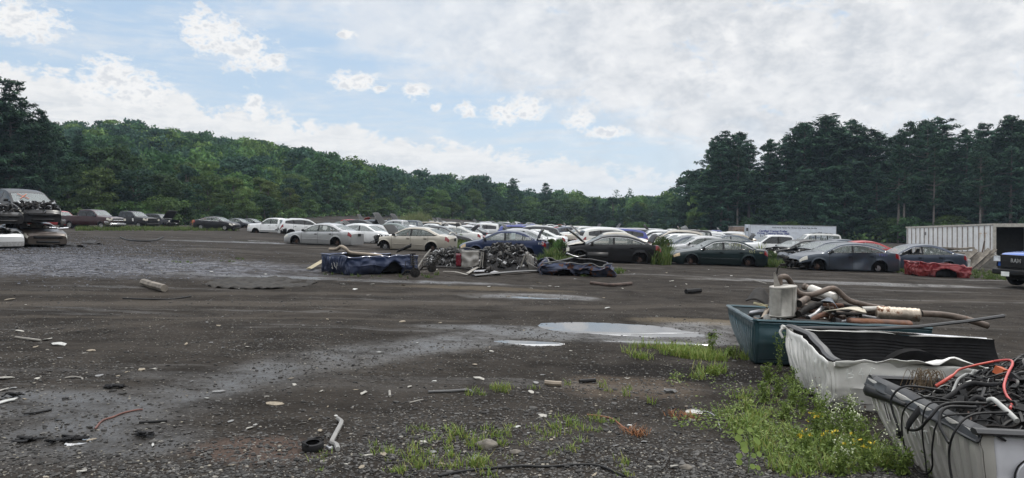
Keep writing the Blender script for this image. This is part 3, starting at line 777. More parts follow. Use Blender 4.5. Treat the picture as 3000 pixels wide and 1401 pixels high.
# ------------------------------------------------------------------ sky
def build_world(sun_el, sun_rot):
    w = bpy.data.worlds.new('World'); scene.world = w; w.use_nodes = True
    t = NT(w.node_tree); bg = w.node_tree.nodes['Background']
    STR = .1
    sky = t.new('ShaderNodeTexSky'); sky.sky_type = 'NISHITA'; sky.sun_disc = False
    sky.sun_elevation = sun_el; sky.sun_rotation = sun_rot; sky.air_density = 1.0; sky.dust_density = 1.2; sky.ozone_density = 1.5
    g = t.new('ShaderNodeTexCoord').outputs['Generated']
    sp = t.new('ShaderNodeSeparateXYZ'); t.set(sp.inputs[0], g); x, y, z = sp.outputs
    el = t.m('MULTIPLY', t.m('ARCSINE', z), 180 / math.pi); az = t.m('MULTIPLY', t.m('ARCTAN2', x, y), 180 / math.pi)
    zz = t.m('ADD', t.m('MAXIMUM', z, 0.0), .10)
    pl = t.new('ShaderNodeCombineXYZ'); t.set(pl.inputs[0], t.m('DIVIDE', x, zz)); t.set(pl.inputs[1], t.m('DIVIDE', y, zz)); P = pl.outputs[0]
    ang = t.new('ShaderNodeCombineXYZ'); t.set(ang.inputs[0], az); t.set(ang.inputs[1], t.m('MULTIPLY', el, 1.5)); A = ang.outputs[0]
    puff = t.noise(A, .34, 9, .60, .25); puff2 = t.noise(A, .95, 8, .62, .2); soft = t.noise(P, .62, 8, .62, .5); flock = t.noise(P, 2.6, 8, .63, .3); ripple = t.noise(P, 5.2, 6, .6, .5)
    n0 = lambda n, k: t.m('MULTIPLY', t.m('SUBTRACT', n, .5), k)
    # sheet of thin streaky high cloud over the upper part of the view, thicker to the right
    mp = t.new('ShaderNodeMapping'); t.set(mp.inputs[0], A); mp.inputs['Rotation'].default_value = (0, 0, R(14)); mp.inputs['Scale'].default_value = (.28, 1.0, 1)
    fib = t.noise(mp.outputs[0], .42, 9, .60, .5); fib2 = t.noise(mp.outputs[0], 1.5, 8, .62, .3); lump = t.noise(A, .16, 6, .6, .4)
    line = t.m('SUBTRACT', 8.2, t.m('MULTIPLY', az, .30))
    d = t.m('ADD', t.m('SUBTRACT', el, line), t.m('ADD', n0(fib, 7), n0(lump, 11)))
    right = t.step(-20, 14, az)
    sheet = t.m('MULTIPLY', t.step(-1.2, 3.6, d), t.m('ADD', .66, t.m('MULTIPLY', right, .30)))
    veil = t.m('MULTIPLY', t.step(.40, .70, t.m('ADD', t.m('MULTIPLY', fib, .7), t.m('MULTIPLY', fib2, .3))), .6)
    sheet = t.m('MAXIMUM', sheet, veil)
    sheet = t.m('MAXIMUM', sheet, t.m('MULTIPLY', t.step(8, 20, az), .85))
    # gaps of blue in the sheet
    gap = t.m('MULTIPLY', t.step(.58, .74, t.noise(A, .24, 7, .6, .5)), .75)
    sheet = t.m('MULTIPLY', sheet, t.m('SUBTRACT', 1.0, gap))
    tex = t.m('ADD', t.m('MULTIPLY', puff, .50), t.m('ADD', t.m('MULTIPLY', puff2, .22), t.m('MULTIPLY', lump, .28)))
    c_hi = t.mix(t.step(.34, .58, tex), t.mix(right, (.74, .78, .84), (.61, .64, .68)), (.86, .865, .875))
    c_hi = t.mix(t.m('MULTIPLY', t.step(.54, .70, puff), .75), c_hi, (.97, .965, .955))
    # heap-cloud bank, high on the left and sinking to the right
    base = t.m('SUBTRACT', 4.9, t.m('MULTIPLY', t.m('SUBTRACT', az, 3.0), .145))
    dd = t.m('ADD', t.m('SUBTRACT', base, el), t.m('ADD', n0(puff, 5.0), n0(puff2, 2.6)))
    bank = t.step(-.10, .75, dd)
    bank = t.m('MULTIPLY', bank, t.step(19, 8, az))
    edge = t.step(2.6, .1, dd)
    strat = t.noise(mp.outputs[0], .9, 8, .6, .6)
    c_bk = t.mix(t.step(.36, .60, t.m('ADD', t.m('MULTIPLY', strat, .6), t.m('MULTIPLY', puff2, .4))), (.72, .745, .77), (.90, .90, .895))
    c_bk = t.mix(t.m('MULTIPLY', edge, .5), c_bk, (.95, .945, .935))
    low = t.step(5.0, .5, el)
    c_bk = t.mix(t.m('MULTIPLY', low, .7), c_bk, t.mix(strat, (.76, .81, .86), (.92, .93, .94)))
    # separate heaps
    heaps = None
    for (px, py, rx, ry) in ((588, 90, 1.5, 1.7), (640, 105, 2.0, 1.6), (720, 150, 2.2, 1.5), (790, 180, 1.4, .8), (330, 215, 1.9, 1.4), (400, 262, 2.6, 1.4), (290, 255, 2.2, 1.2), (1040, 240, 2.2, .8), (1110, 262, .6, .3), (1215, 268, 1.2, .7), (1370, 322, 1.0, .6), (1280, 316, .5, .3), (1480, 335, 1.4, 1.0), (1545, 320, 1.6, 1.2), (1700, 350, 1.3, .9), (1780, 388, 1.9, .6), (745, 310, .8, 1.4), (60, 60, 3.0, 1.4), (1020, 100, .8, .4)):
        dv = ray(px, py); a0 = math.degrees(math.atan(dv[0])); e0 = math.degrees(math.atan2(dv[1], math.hypot(1, dv[0])))
        u = t.m('DIVIDE', t.m('SUBTRACT', az, a0), rx); v = t.m('DIVIDE', t.m('SUBTRACT', el, e0), ry)
        q = t.m('SUBTRACT', 1.0, t.m('SQRT', t.m('ADD', t.m('MULTIPLY', u, u), t.m('MULTIPLY', v, v))))
        heaps = q if heaps is None else t.m('MAXIMUM', heaps, q)
    fray = t.noise(A, 1.3, 8, .58, .3)
    hq = t.m('ADD', heaps, t.m('ADD', n0(puff2, 2.6), n0(fray, 1.5)))
    heap = t.m('MULTIPLY', t.step(-.12, .62, hq), .95)
    shade = t.m('ADD', n0(fray, 2.0), t.m('ADD', n0(puff2, 2.4), t.m('MULTIPLY', hq, .55)))
    c_hp = t.mix(t.m('MULTIPLY', t.step(.25, 1.0, shade), .85), (.955, .95, .94), (.70, .725, .76))
    # put together, in screen brightness
    skyc = t.mix(1.0, sky.outputs[0], (STR * .9, STR * .92, STR * .98), 'MULTIPLY')
    blue = t.mix(t.step(1, 16, el), (.68, .81, .92), (.52, .69, .88))
    c = t.mix(.8, skyc, blue)
    c = t.mix(sheet, c, c_hi); c = t.mix(t.m('MULTIPLY', bank, .97), c, c_bk); c = t.mix(heap, c, c_hp)
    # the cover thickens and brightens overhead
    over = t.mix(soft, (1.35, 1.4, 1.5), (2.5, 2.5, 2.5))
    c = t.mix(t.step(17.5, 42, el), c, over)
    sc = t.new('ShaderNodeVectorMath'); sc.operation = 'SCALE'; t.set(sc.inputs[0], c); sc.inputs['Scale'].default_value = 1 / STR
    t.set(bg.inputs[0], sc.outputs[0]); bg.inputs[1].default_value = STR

# ------------------------------------------------------------------ plants
def quads_mesh(name, Q, mats, mi=None):
    """Q: (n, 4, 3) array of loose four-cornered leaves"""
    n = len(Q); me = bpy.data.meshes.new(name)
    me.vertices.add(n * 4); me.vertices.foreach_set('co', np.ascontiguousarray(Q, dtype=np.float32).ravel())
    me.loops.add(n * 4); me.loops.foreach_set('vertex_index', np.arange(n * 4, dtype=np.int32))
    me.polygons.add(n); me.polygons.foreach_set('loop_start', np.arange(0, n * 4, 4, dtype=np.int32))
    try: me.polygons.foreach_set('loop_total', np.full(n, 4, dtype=np.int32))
    except Exception: pass
    for m in (mats if isinstance(mats, (list, tuple)) else [mats]): me.materials.append(m)
    if mi is not None: me.polygons.foreach_set('material_index', np.asarray(mi, dtype=np.int32))
    me.update(calc_edges=True); me.validate(); return me

def leaf_quads(C, size, N=None, rng=None, asp=.62, tilt=.8):
    rng = rng or np.random.default_rng(1); n = len(C)
    N = rng.normal(size=(n, 3)) if N is None else N + tilt * rng.normal(size=(n, 3))
    N /= np.linalg.norm(N, axis=1, keepdims=True) + 1e-9
    A = np.cross(N, rng.normal(size=(n, 3))); A /= np.linalg.norm(A, axis=1, keepdims=True) + 1e-9
    B = np.cross(N, A); s = (size * rng.uniform(.6, 1.35, n))[:, None]
    A = A * s; B = B * s * asp
    return np.stack([C - A, C - B * .9 + N * s * .12, C + A, C + B * .9 + N * s * .12], 1)

def leafmat(name, cols, trans=.25, nscale=.35):
    if name in MATS: return MATS[name]
    m = island_mat(name, cols, .8, .12, trans, nscale)
    t = NT(m.node_tree); oi = t.new('ShaderNodeObjectInfo').outputs['Random']
    hs = t.new('ShaderNodeHueSaturation')
    t.set(hs.inputs['Hue'], t.m('ADD', .482, t.m('MULTIPLY', oi, .036))); t.set(hs.inputs['Value'], t.m('ADD', .72, t.m('MULTIPLY', oi, .6)))
    b = m.node_tree.nodes['Principled BSDF']; src = b.inputs['Base Color'].links[0].from_socket
    t.set(hs.inputs['Color'], src)
    for l in [l for l in m.node_tree.links if l.from_socket == src and l.to_node != hs]:
        to = l.to_socket; m.node_tree.links.remove(l); m.node_tree.links.new(hs.outputs[0], to)
    return m

M_LEAF = leafmat('broadleaf', [(.027, .056, .026), (.045, .088, .037), (.070, .125, .052), (.036, .072, .032)])
M_LEAF_L = leafmat('pale_broadleaf', [(.054, .102, .034), (.090, .155, .050), (.13, .20, .068), (.066, .12, .042)])
M_NEEDLE = leafmat('pine_needles', [(.017, .042, .031), (.034, .078, .049), (.066, .132, .070)], .12, .5)
M_BARK = mat('bark', (.10, .085, .07), .95, var=.5, scale=9, bump=.6, bscale=20)
M_BARK_P = mat('pale_bark', (.135, .122, .108), .95, var=.5, scale=6, bump=.5, bscale=16)

M_LEAF_B = leafmat('blue_broadleaf', [(.021, .046, .031), (.034, .072, .045), (.052, .10, .060)])
M_LEAF_Y = leafmat('olive_broadleaf', [(.060, .096, .032), (.10, .15, .045), (.14, .19, .06)])
def deciduous(h, w, seed, lo=.12, lobes=34, per=120, size=.30):
    rng = np.random.default_rng(seed); rnd = random.Random(seed)
    Q = []; ctr = []
    for k in range(lobes):
        a = rnd.uniform(0, 6.28); u = rnd.random() ** .75
        z = lo + (1 - lo) * u
        prof_ = math.sin(math.pi * min(1, .12 + .88 * (u * .82 + .1))) ** .7
        rr = w * .5 * prof_ * rnd.uniform(.35, 1.0)
        c = np.array([rr * math.cos(a), rr * math.sin(a), h * z * .95]); r = w * rnd.uniform(.12, .22) * (.7 + .5 * (1 - abs(u - .45)))
        ctr.append((c, r))
        d = rng.normal(size=(per, 3)); d /= np.linalg.norm(d, axis=1, keepdims=True)
        d[:, 2] = np.where(d[:, 2] < -.3, -d[:, 2] * .5, d[:, 2])
        rad = r * (rng.uniform(.55, 1.12, per) ** .6)
        p = c + d * rad[:, None] * np.array([1, 1, .72])
        Q.append(leaf_quads(p, np.full(per, size), d, rng))
    tr = MB(); b = .016 * h + .06
    tr.tube(spline([(0, 0, -.3), (rnd.uniform(-.1, .1), 0, h * .3), (rnd.uniform(-.4, .4), rnd.uniform(-.3, .3), h * .62), (0, 0, h * .92)], 9), [b * k for k in (1.2, 1, .95, .85, .75, .62, .45, .3, .18, .1)][:10] if False else list(np.linspace(b, b * .15, 10)), 7)
    for c, r in ctr[::3]:
        z0 = max(h * .18, c[2] * .6); tr.tube([(0, 0, z0), (c[0] * .5, c[1] * .5, z0 + (c[2] - z0) * .6), tuple(c)], [b * .38, b * .25, b * .08], 5)
    return np.concatenate(Q), tr

def pine(h, w, seed, lo=.22, size=.42, dens=1.0, bare=0):
    rng = np.random.default_rng(seed); rnd = random.Random(seed); Q = []
    tr = MB(); b = .013 * h + .05
    lean = rnd.uniform(-.02, .02) * h
    tr.tube([(0, 0, -.3), (lean * .3, 0, h * .4), (lean, 0, h)], [b, b * .7, b * .1], 8)
    z = h * lo; 
    while z < h * .985:
        u = (z / h - lo) / (1 - lo); nb = rnd.choice((3, 4, 4, 5))
        env = (1 - u) ** .62 * (.55 + .45 * min(1, u * 4)) * rnd.uniform(.6, 1.15)
        a0 = rnd.uniform(0, 6.28)
        for k in range(nb):
            a = a0 + k * 6.283 / nb + rnd.uniform(-.4, .4); ln = max(.35, w * .5 * env * rnd.uniform(.55, 1.15))
            rise = ln * (rnd.uniform(-.02, .22) + .5 * u * u)
            e = np.array([ln * math.cos(a), ln * math.sin(a), rise]); s0 = np.array([lean * z / h, 0, z])
            tr.tube([tuple(s0), tuple(s0 + e * .55 - np.array([0, 0, ln * .03])), tuple(s0 + e)], [b * .26 * (1 - u * .6), b * .15 * (1 - u * .5), .015], 4, cap=False)
            if rnd.random() < bare * (1 - u): continue
            nt = max(3, int(ln * 5.2 * dens))
            tt = rng.uniform(.3, 1.05, nt)
            p = s0 + e * tt[:, None] + rng.normal(size=(nt, 3)) * np.array([.16, .16, .05]) * (ln * .5 + .3)
            per = 7
            C = np.repeat(p, per, 0) + rng.normal(size=(nt * per, 3)) * np.array([.16, .16, .09]) * (size / .42)
            Nn = np.tile(np.array([0, 0, 1.0]), (len(C), 1)) + .35 * e / (ln + .01)
            Q.append(leaf_quads(C, np.full(len(C), size * .62), Nn, rng, .30, .55))
        z += h * rnd.uniform(.022, .045)
    return np.concatenate(Q), tr

TREES = {}
def tree_proto(kind, i, Q, tr, lm, bm):
    TREES.setdefault(kind, []).append((quads_mesh('crown', Q, lm), tr.build('trunk', bm, None, 60), Q))
    o = TREES[kind][-1][1]; me = o.data; bpy.data.objects.remove(o); TREES[kind][-1] = (TREES[kind][-1][0], me, Q)

for i in range(5): tree_proto('broad', i, *deciduous(12, 8.5 + i * .6, 100 + i), M_LEAF, M_BARK)
for i in range(2): tree_proto('broad', i, *deciduous(12, 7.2 + i * 2, 150 + i, .10, 30), M_LEAF_B, M_BARK)
for i in range(2): tree_proto('pale', i, *deciduous(12, 7.4 + i, 250 + i, .05, 40, 120, .26), M_LEAF_Y, M_BARK)
for i in range(3): tree_proto('pale', i, *deciduous(12, 8 + i, 200 + i, .06, 36, 120), M_LEAF_L, M_BARK)
for i in range(3): tree_proto('shrub', i, *deciduous(4, 4.6 + i * .5, 300 + i, .02, 26, 110, .17), M_LEAF_L if i else M_LEAF, M_BARK)
for i in range(4): tree_proto('pine', i, *pine(20, 11.5 + .8 * i, 400 + i, (.10, .24, .16, .30)[i], .52, 1.35), M_NEEDLE, M_BARK)
for i in range(3): tree_proto('lowpine', i, *pine(14, 11 + i, 600 + i, .03, .50, 1.3), M_NEEDLE, M_BARK)
for i in range(2): tree_proto('tallpine', i, *pine(20, 9.5, 500 + i, .36, .5, 1.3, .35), M_NEEDLE, M_BARK_P)

NATIVE = {'broad': 12, 'pale': 12, 'shrub': 4, 'pine': 20, 'tallpine': 20, 'lowpine': 14}
def tree(kind, x, y, h, label, group, wid=1.0, var=None):
    me, tm, _ = random.choice(TREES[kind]) if var is None else TREES[kind][var]
    nm = {'broad': 'broadleaf_tree', 'pale': 'broadleaf_tree', 'shrub': 'shrub', 'pine': 'pine_tree', 'tallpine': 'pine_tree', 'lowpine': 'pine_tree'}[kind]
    r = empty(nm, (x, y, gz(x, y)), random.uniform(0, 6.28)); s = h / NATIVE[kind]
    r.scale = (s * wid, s * wid, s)
    tag(r, label, 'shrub' if kind == 'shrub' else 'pine tree' if 'pine' in kind else 'tree', group)
    for n_, m_ in (('crown', me), ('trunk', tm)):
        o = bpy.data.objects.new(n_, m_); COL.objects.link(o); adopt(o, r)
    return r

TL = ([-250, 100, 300, 500, 700, 900, 1100, 1300, 1500, 1700, 1850, 2000, 2050, 2090, 2300, 2600, 3000, 3300],
      [108, 112, 116, 122, 138, 165, 190, 215, 230, 235, 225, 200, 172, 150, 142, 136, 126, 120])
TOPY = ([-250, 0, 120, 200, 400, 600, 800, 1000, 1200, 1400, 1600, 1800, 2000, 2050, 2090, 2130, 2160, 2230, 2290, 2350, 2420, 2500, 2580, 2620, 2700, 2760, 2840, 2900, 2960, 3300],
        [300, 325, 345, 385, 470, 500, 520, 545, 555, 565, 580, 590, 585, 500, 415, 388, 400, 420, 405, 350, 345, 360, 375, 385, 350, 375, 385, 355, 345, 350])

def plant_forest():
    rnd = random.Random(5); random.seed(77)
    px = -230.0; cnt = 0
    while px < 3280:
        d0 = float(np.interp(px, *TL)); ty = float(np.interp(px, *TOPY)); right = px > 2055
        for row, dd in enumerate((0, 6, 13)):
            p = px + rnd.uniform(-25, 25); d = d0 + dd + rnd.uniform(-2, 2)
            x = X(p, d); h = (at(p, ty + rnd.uniform(-14, 26) + (8 if row == 0 else 0), d).z - gz(x, d))
            if row == 0: h *= rnd.uniform(.72, 1.0)
            h = max(5, h)
            if right:
                k = 'tallpine' if rnd.random() < .5 else 'pine'
                if row == 0 and rnd.random() < .55: k = 'lowpine'; h *= rnd.uniform(.42, .75)
                lab, gr = ('tall dark pine in the stand behind the two white boxes', 'pines of the stand on the right')
                wid = rnd.uniform(.85, 1.2)
            elif px < 260:
                k = rnd.choice(('pine', 'pine', 'broad')); wid = rnd.uniform(.9, 1.2)
                lab, gr = (('dark pine' if k == 'pine' else 'dark leafy tree') + ' at the forest edge behind the stacked wrecks', 'trees behind the stacked wrecks')
            else:
                k = 'pale' if rnd.random() < (.55 if row == 0 else .35) else 'broad'
                if rnd.random() < (.12 if px < 1200 else .2): k = 'pine'
                wid = rnd.uniform(.8, 1.25)
                seg = 'behind the dark pickups' if px < 720 else 'beyond the white sedans' if px < 1500 else 'beyond the farthest rows of cars'
                lab = {'pale': 'pale green leafy tree', 'broad': 'deep green leafy tree', 'pine': 'dark pine among leafy trees'}[k] + ' at the forest edge ' + seg
                gr = 'trees ' + seg
            tree(k, x, d, h, lab, gr, wid); cnt += 1
        if not right or rnd.random() < .55:
            p = px + rnd.uniform(-20, 20); d = d0 - 4 + rnd.uniform(-2, 2); x = X(p, d)
            tree('shrub', x, d, rnd.uniform(2.2, 5.0), 'low leafy shrub at the foot of the forest edge', 'shrubs along the forest edge', rnd.uniform(.8, 1.5)); cnt += 1
        px += (4.4 if not right else 3.3) / d0 * FPX * rnd.uniform(.8, 1.2)
    rg = np.random.default_rng(31); C = []
    for _ in range(5200):
        p = rg.uniform(-250, 2080) if rg.random() < .8 else rg.uniform(2080, 3300); d = float(np.interp(p, *TL)) + rg.uniform(-6, 30); x = X(p, d)
        h = .5 + 1.6 * max(0, noise.noise((x * .15, d * .15, 2)) + .35)
        for _k in range(9): C.append((x + rg.normal() * .9, d + rg.normal() * .9, gz(x, d) + rg.uniform(0, 1) * h))
    C = np.array(C); me = quads_mesh('undergrowth', leaf_quads(C, np.full(len(C), .34), None, rg), [M_LEAF, M_LEAF_L, M_LEAF_Y], rg.integers(0, 3, len(C)))
    o = bpy.data.objects.new('undergrowth', me); COL.objects.link(o); tag(o, 'leafy undergrowth along the foot of the forest edge', 'undergrowth', None, 'stuff')
    # a few that stand out against the sky
    for (p, ty, d, k, lab, w_) in ((35, 232, 100, 'pine', 'tallest ragged pine at the left end of the skyline', 1.0), (-40, 215, 98, 'pine', 'tall ragged pine cut off at the left edge of the picture', 1.0), (118, 318, 104, 'pine', 'pointed pine just right of the tallest ragged pine', .9),
                                   (938, 452, 210, 'pine', 'lone dark pine spire on the sloping skyline', .8), (548, 398, 290, 'broad', 'lone feathery treetop standing clear of the ridge', .55),
                                   (1420, 520, 236, 'pine', 'dark pine spire left of the skyline dip', 1.0), (1505, 522, 238, 'pine', 'broad dark pine at the middle of the low skyline', 1.1), (1600, 536, 240, 'pine', 'dark pine right of the two spires on the low skyline', 1.0),
                                   (2125, 383, 152, 'pine', 'leading pine at the left end of the right-hand stand', 1.25), (2420, 335, 146, 'pine', 'tallest broad-topped pine above the white trailer', 1.6), (2755, 343, 140, 'pine', 'tall pine with split top above the white container', 1.2), (2960, 343, 132, 'pine', 'tall pine near the right end of the skyline', 1.2)):
        x = X(p, d); tree(k, x, d, at(p, ty, d).z - gz(x, d), lab, None, w_); cnt += 1
    for p in (2632, 2648, 2735, 2872):
        d = float(np.interp(p, *TL)) - 5; x = X(p, d); tree('tallpine', x, d, at(p, float(np.interp(p, *TOPY)) + rnd.uniform(0, 40), d).z - gz(x, d), 'pale-trunked pine with a bare lower stem at the front of the right-hand stand', 'pale-trunked pines of the stand on the right', .75); cnt += 1
    print('trees', cnt)
    # the wood on the hill behind, which reads as one mass
    rng = np.random.default_rng(9); Qs = []; ms = []
    src = [(q[2][rng.permutation(len(q[2]))[:1100]], 0) for q in TREES['broad'][:5]] + [(q[2][rng.permutation(len(q[2]))[:1000]], 1) for q in TREES['pale'][2:4]] + [(q[2][rng.permutation(len(q[2]))[:1300]], 2) for q in TREES['pine'][:2]]
    p_ = []
    for _ in range(1500):
        p = rng.uniform(-300, 2080); d0 = float(np.interp(p, *TL)) + 20
        d = d0 + (330 - d0) * rng.uniform(0, 1) ** .9
        if d < d0: continue
        p_.append((p, d))
    for p in np.arange(-250, 1900, 13): p_.append((p, 300 + rng.uniform(-14, 14)))
    for p in np.arange(2070, 3300, 16):
        for dd in (20, 27, 36): p_.append((p, float(np.interp(p, *TL)) + dd + rng.uniform(-4, 4)))
    for (p, d) in p_:
        if p > 1150 and p < 2060 and d > 290 and rng.random() < .5: continue
        q, mi = src[rng.choice(len(src), p=[.15] * 5 + [.06, .06, .07, .06])]
        if mi == 0: mi = int(rng.choice([0, 0, 3, 3, 4]))
        if mi == 1: mi = int(rng.choice([1, 4]))
        x = X(p, d); h = rng.uniform(7.5, 14.0) + 2.5 * noise.noise((x * .03, d * .03, 0))
        if p > 2060: h = rng.uniform(11, 17)
        s = h / (20 if mi == 2 else 12); a = rng.uniform(0, 6.28); c, sn = math.cos(a), math.sin(a)
        M_ = np.array([[c, -sn, 0], [sn, c, 0], [0, 0, 1]]).T * s
        ctr = q.mean(1, keepdims=True); qq = ctr + (q - ctr) * 1.5
        Qs.append(qq @ M_ + np.array([x, d, gz(x, d)])); ms.append(np.full(len(q), mi))
    for _ in range(330):          # unseen trees added behind and beside the photographer, to darken reflections
        a = rng.uniform(-.95, .95) * math.pi * .62 - math.pi / 2; rad = rng.uniform(42, 66)
        x, y = rad * math.cos(a) * 1.15, rad * math.sin(a) - 2
        if y > 22: continue
        q, mi = src[rng.integers(len(src))]; s = rng.uniform(13, 18) / (20 if mi == 2 else 12); an = rng.uniform(0, 6.28); c, sn = math.cos(an), math.sin(an)
        q = q[::2]; ctr = q.mean(1, keepdims=True); qq = ctr + (q - ctr) * 2.6
        Qs.append(qq @ (np.array([[c, -sn, 0], [sn, c, 0], [0, 0, 1]]).T * s) + np.array([x, y, gz(x, y)])); ms.append(np.full(len(q), mi))
    me = quads_mesh('forest', np.concatenate(Qs), [M_LEAF, M_LEAF_L, M_NEEDLE, M_LEAF_B, M_LEAF_Y], np.concatenate(ms))
    o = bpy.data.objects.new('forest', me); COL.objects.link(o); tag(o, 'unbroken dark green wood covering the hill behind the forest edge', 'forest', None, 'stuff')

def blades(pts, h, rng, w=.012, lean=.5, per=9):
    """tufts of grass: bent two-piece blades"""
    Q = []
    for (x, y, s) in pts:
        n = max(3, int(per * rng.uniform(.7, 1.3))); a = rng.uniform(0, 6.28, n); r = rng.uniform(0, .05, n) * (1 + s)
        b = np.stack([x + r * np.cos(a), y + r * np.sin(a), np.zeros(n)], 1); b[:, 2] = gz(x, y) - .02
        hh = h * s * rng.uniform(.5, 1.15, n); ln = lean * hh * rng.uniform(.2, 1.2, n); a2 = rng.uniform(0, 6.28, n)
        dirs = np.stack([np.cos(a2), np.sin(a2), np.zeros(n)], 1); side = np.stack([-np.sin(a2), np.cos(a2), np.zeros(n)], 1) * w * (.7 + .6 * s)
        mid = b + dirs * (ln * .35)[:, None] + np.array([0, 0, 1]) * (hh * .6)[:, None]; tip = b + dirs * ln[:, None] + np.array([0, 0, 1]) * hh[:, None]
        Q.append(np.stack([b - side, b + side, mid + side * .8, mid - side * .8], 1)); Q.append(np.stack([mid - side * .8, mid + side * .8, tip + side * .1, tip - side * .1], 1))
    return np.concatenate(Q)
M_GRASS = island_mat('grass_blades', [(.09, .145, .028), (.15, .23, .045), (.22, .28, .065), (.27, .25, .09)], .6, .3, .3)
M_WEED = island_mat('weed_leaves', [(.08, .125, .028), (.135, .195, .042), (.20, .26, .065)], .6, .3, .3)
def stuff(name, Q, m, label, cat):
    me = quads_mesh(name, Q, m); o = bpy.data.objects.new(name, me); COL.objects.link(o); return tag(o, label, cat, None, 'stuff')
# ------------------------------------------------------------------ paints
P_SILVER = paint('silver_paint', (.40, .405, .41), .5, .34)
P_BEIGE = paint('beige_paint', (.42, .385, .325), .4, .36)
P_WHITE = paint('white_paint', (.70, .71, .71), 0, .35)
P_WHITE2 = paint('off_white_paint', (.62, .62, .59), 0, .38)
P_BLUE = paint('dark_blue_paint', (.010, .020, .062), .3, .28, .16)
P_BLACK = paint('black_paint', (.008, .008, .0095), .1, .36, .12, .14)
P_GREEN = paint('dark_green_paint', (.007, .018, .020), .3, .28, .14)
P_GREY = paint('slate_grey_paint', (.060, .072, .092), .5, .3, .2)
P_BGREY = paint('blue_grey_paint', (.050, .062, .088), .45, .3, .2)
P_MAROON = paint('maroon_paint', (.030, .008, .010), .3, .28, .12)
P_RED = paint('red_paint', (.32, .022, .024), .1, .35)
P_DGREY = paint('charcoal_paint', (.024, .025, .029), .4, .3, .2)
P_RAMBLUE = paint('bright_blue_paint', (.02, .10, .42), .2, .25, .1)
P_VBLUE = paint('violet_blue_paint', (.06, .075, .26), .2, .35)
P_GOLD = paint('gold_paint', (.30, .255, .185), .4, .36)
P_BRONZE = paint('bronze_paint', (.085, .070, .060), .5, .32)
P_TEALW = paint('grey_green_paint', (.13, .16, .15), .4, .35)
P_BURG = paint('dusty_burgundy_paint', (.13, .028, .035), .3, .35)

def put(root, px, py, yaw, label, cat='car', dz=0, pitch=0, roll=0, group=None, d=None):
    p = G(px, py) if d is None else Vector((X(px, d), d, 0))
    place(root, p, R(yaw), dz, R(pitch), R(roll)); tag(root, label, cat, group); return root

LINE = 'scrapped cars parked in the front line'
def marks(root, S, pts, side=1, m=None, r=.008, name='paint_marking', lift=.012, drop=.15):
    """scrawled strokes on a car's flank: pts = list of strokes of (x, z)"""
    mb = MB(); W = S['W'] / 2; belt = prof(S['belt'], .06)
    for st in pts:
        P_ = []
        for (x, z) in st:
            v = (z - S['sill']) / (belt(x) - S['sill']); y = W * (float(np.interp(min(v, 1), *YP)) if v <= 1 else .93 - .32 * (z - belt(x)) / W)
            if x < S['wheels'][1]: y -= W * .09 * ((S['wheels'][1] - x) / (S['L'] / 2 + S['wheels'][1])) ** 2
            P_.append((x, side * (y + lift), z - drop))
        mb.tube(P_, r, 4)
    return mb.build(name, m or M_WHITE_P, root)

def scrawl(x0, z0, w, h, n, seed):
    rnd = random.Random(seed); out = []
    for i in range(n):
        cx = x0 + w * (i + .5) / n; k = rnd.randrange(3)
        if k == 0: out.append([(cx - .03, z0 + h), (cx + .03, z0 + h * .6), (cx - .03, z0 + h * .3), (cx + .02, z0)])
        elif k == 1: out.append([(cx, z0), (cx + rnd.uniform(-.02, .02), z0 + h)])
        else: out.append([(cx + .03 * math.cos(a), z0 + h * .5 + h * .5 * math.sin(a)) for a in np.linspace(0, 5.5, 8)])
    return out

def sticker(root, S, x, z, w, h, m, side=1, drop=.15):
    mb = MB(); W = S['W'] / 2; belt = prof(S['belt'], .06)
    y = W * .94 - .035 - S['tum'] * (z - belt(x)) + .01
    mb.box((x, side * y, z - drop), (w, .004, h), (R(-17) * side * -1, 0, 0)); return mb.build('window_sheet', m, root)

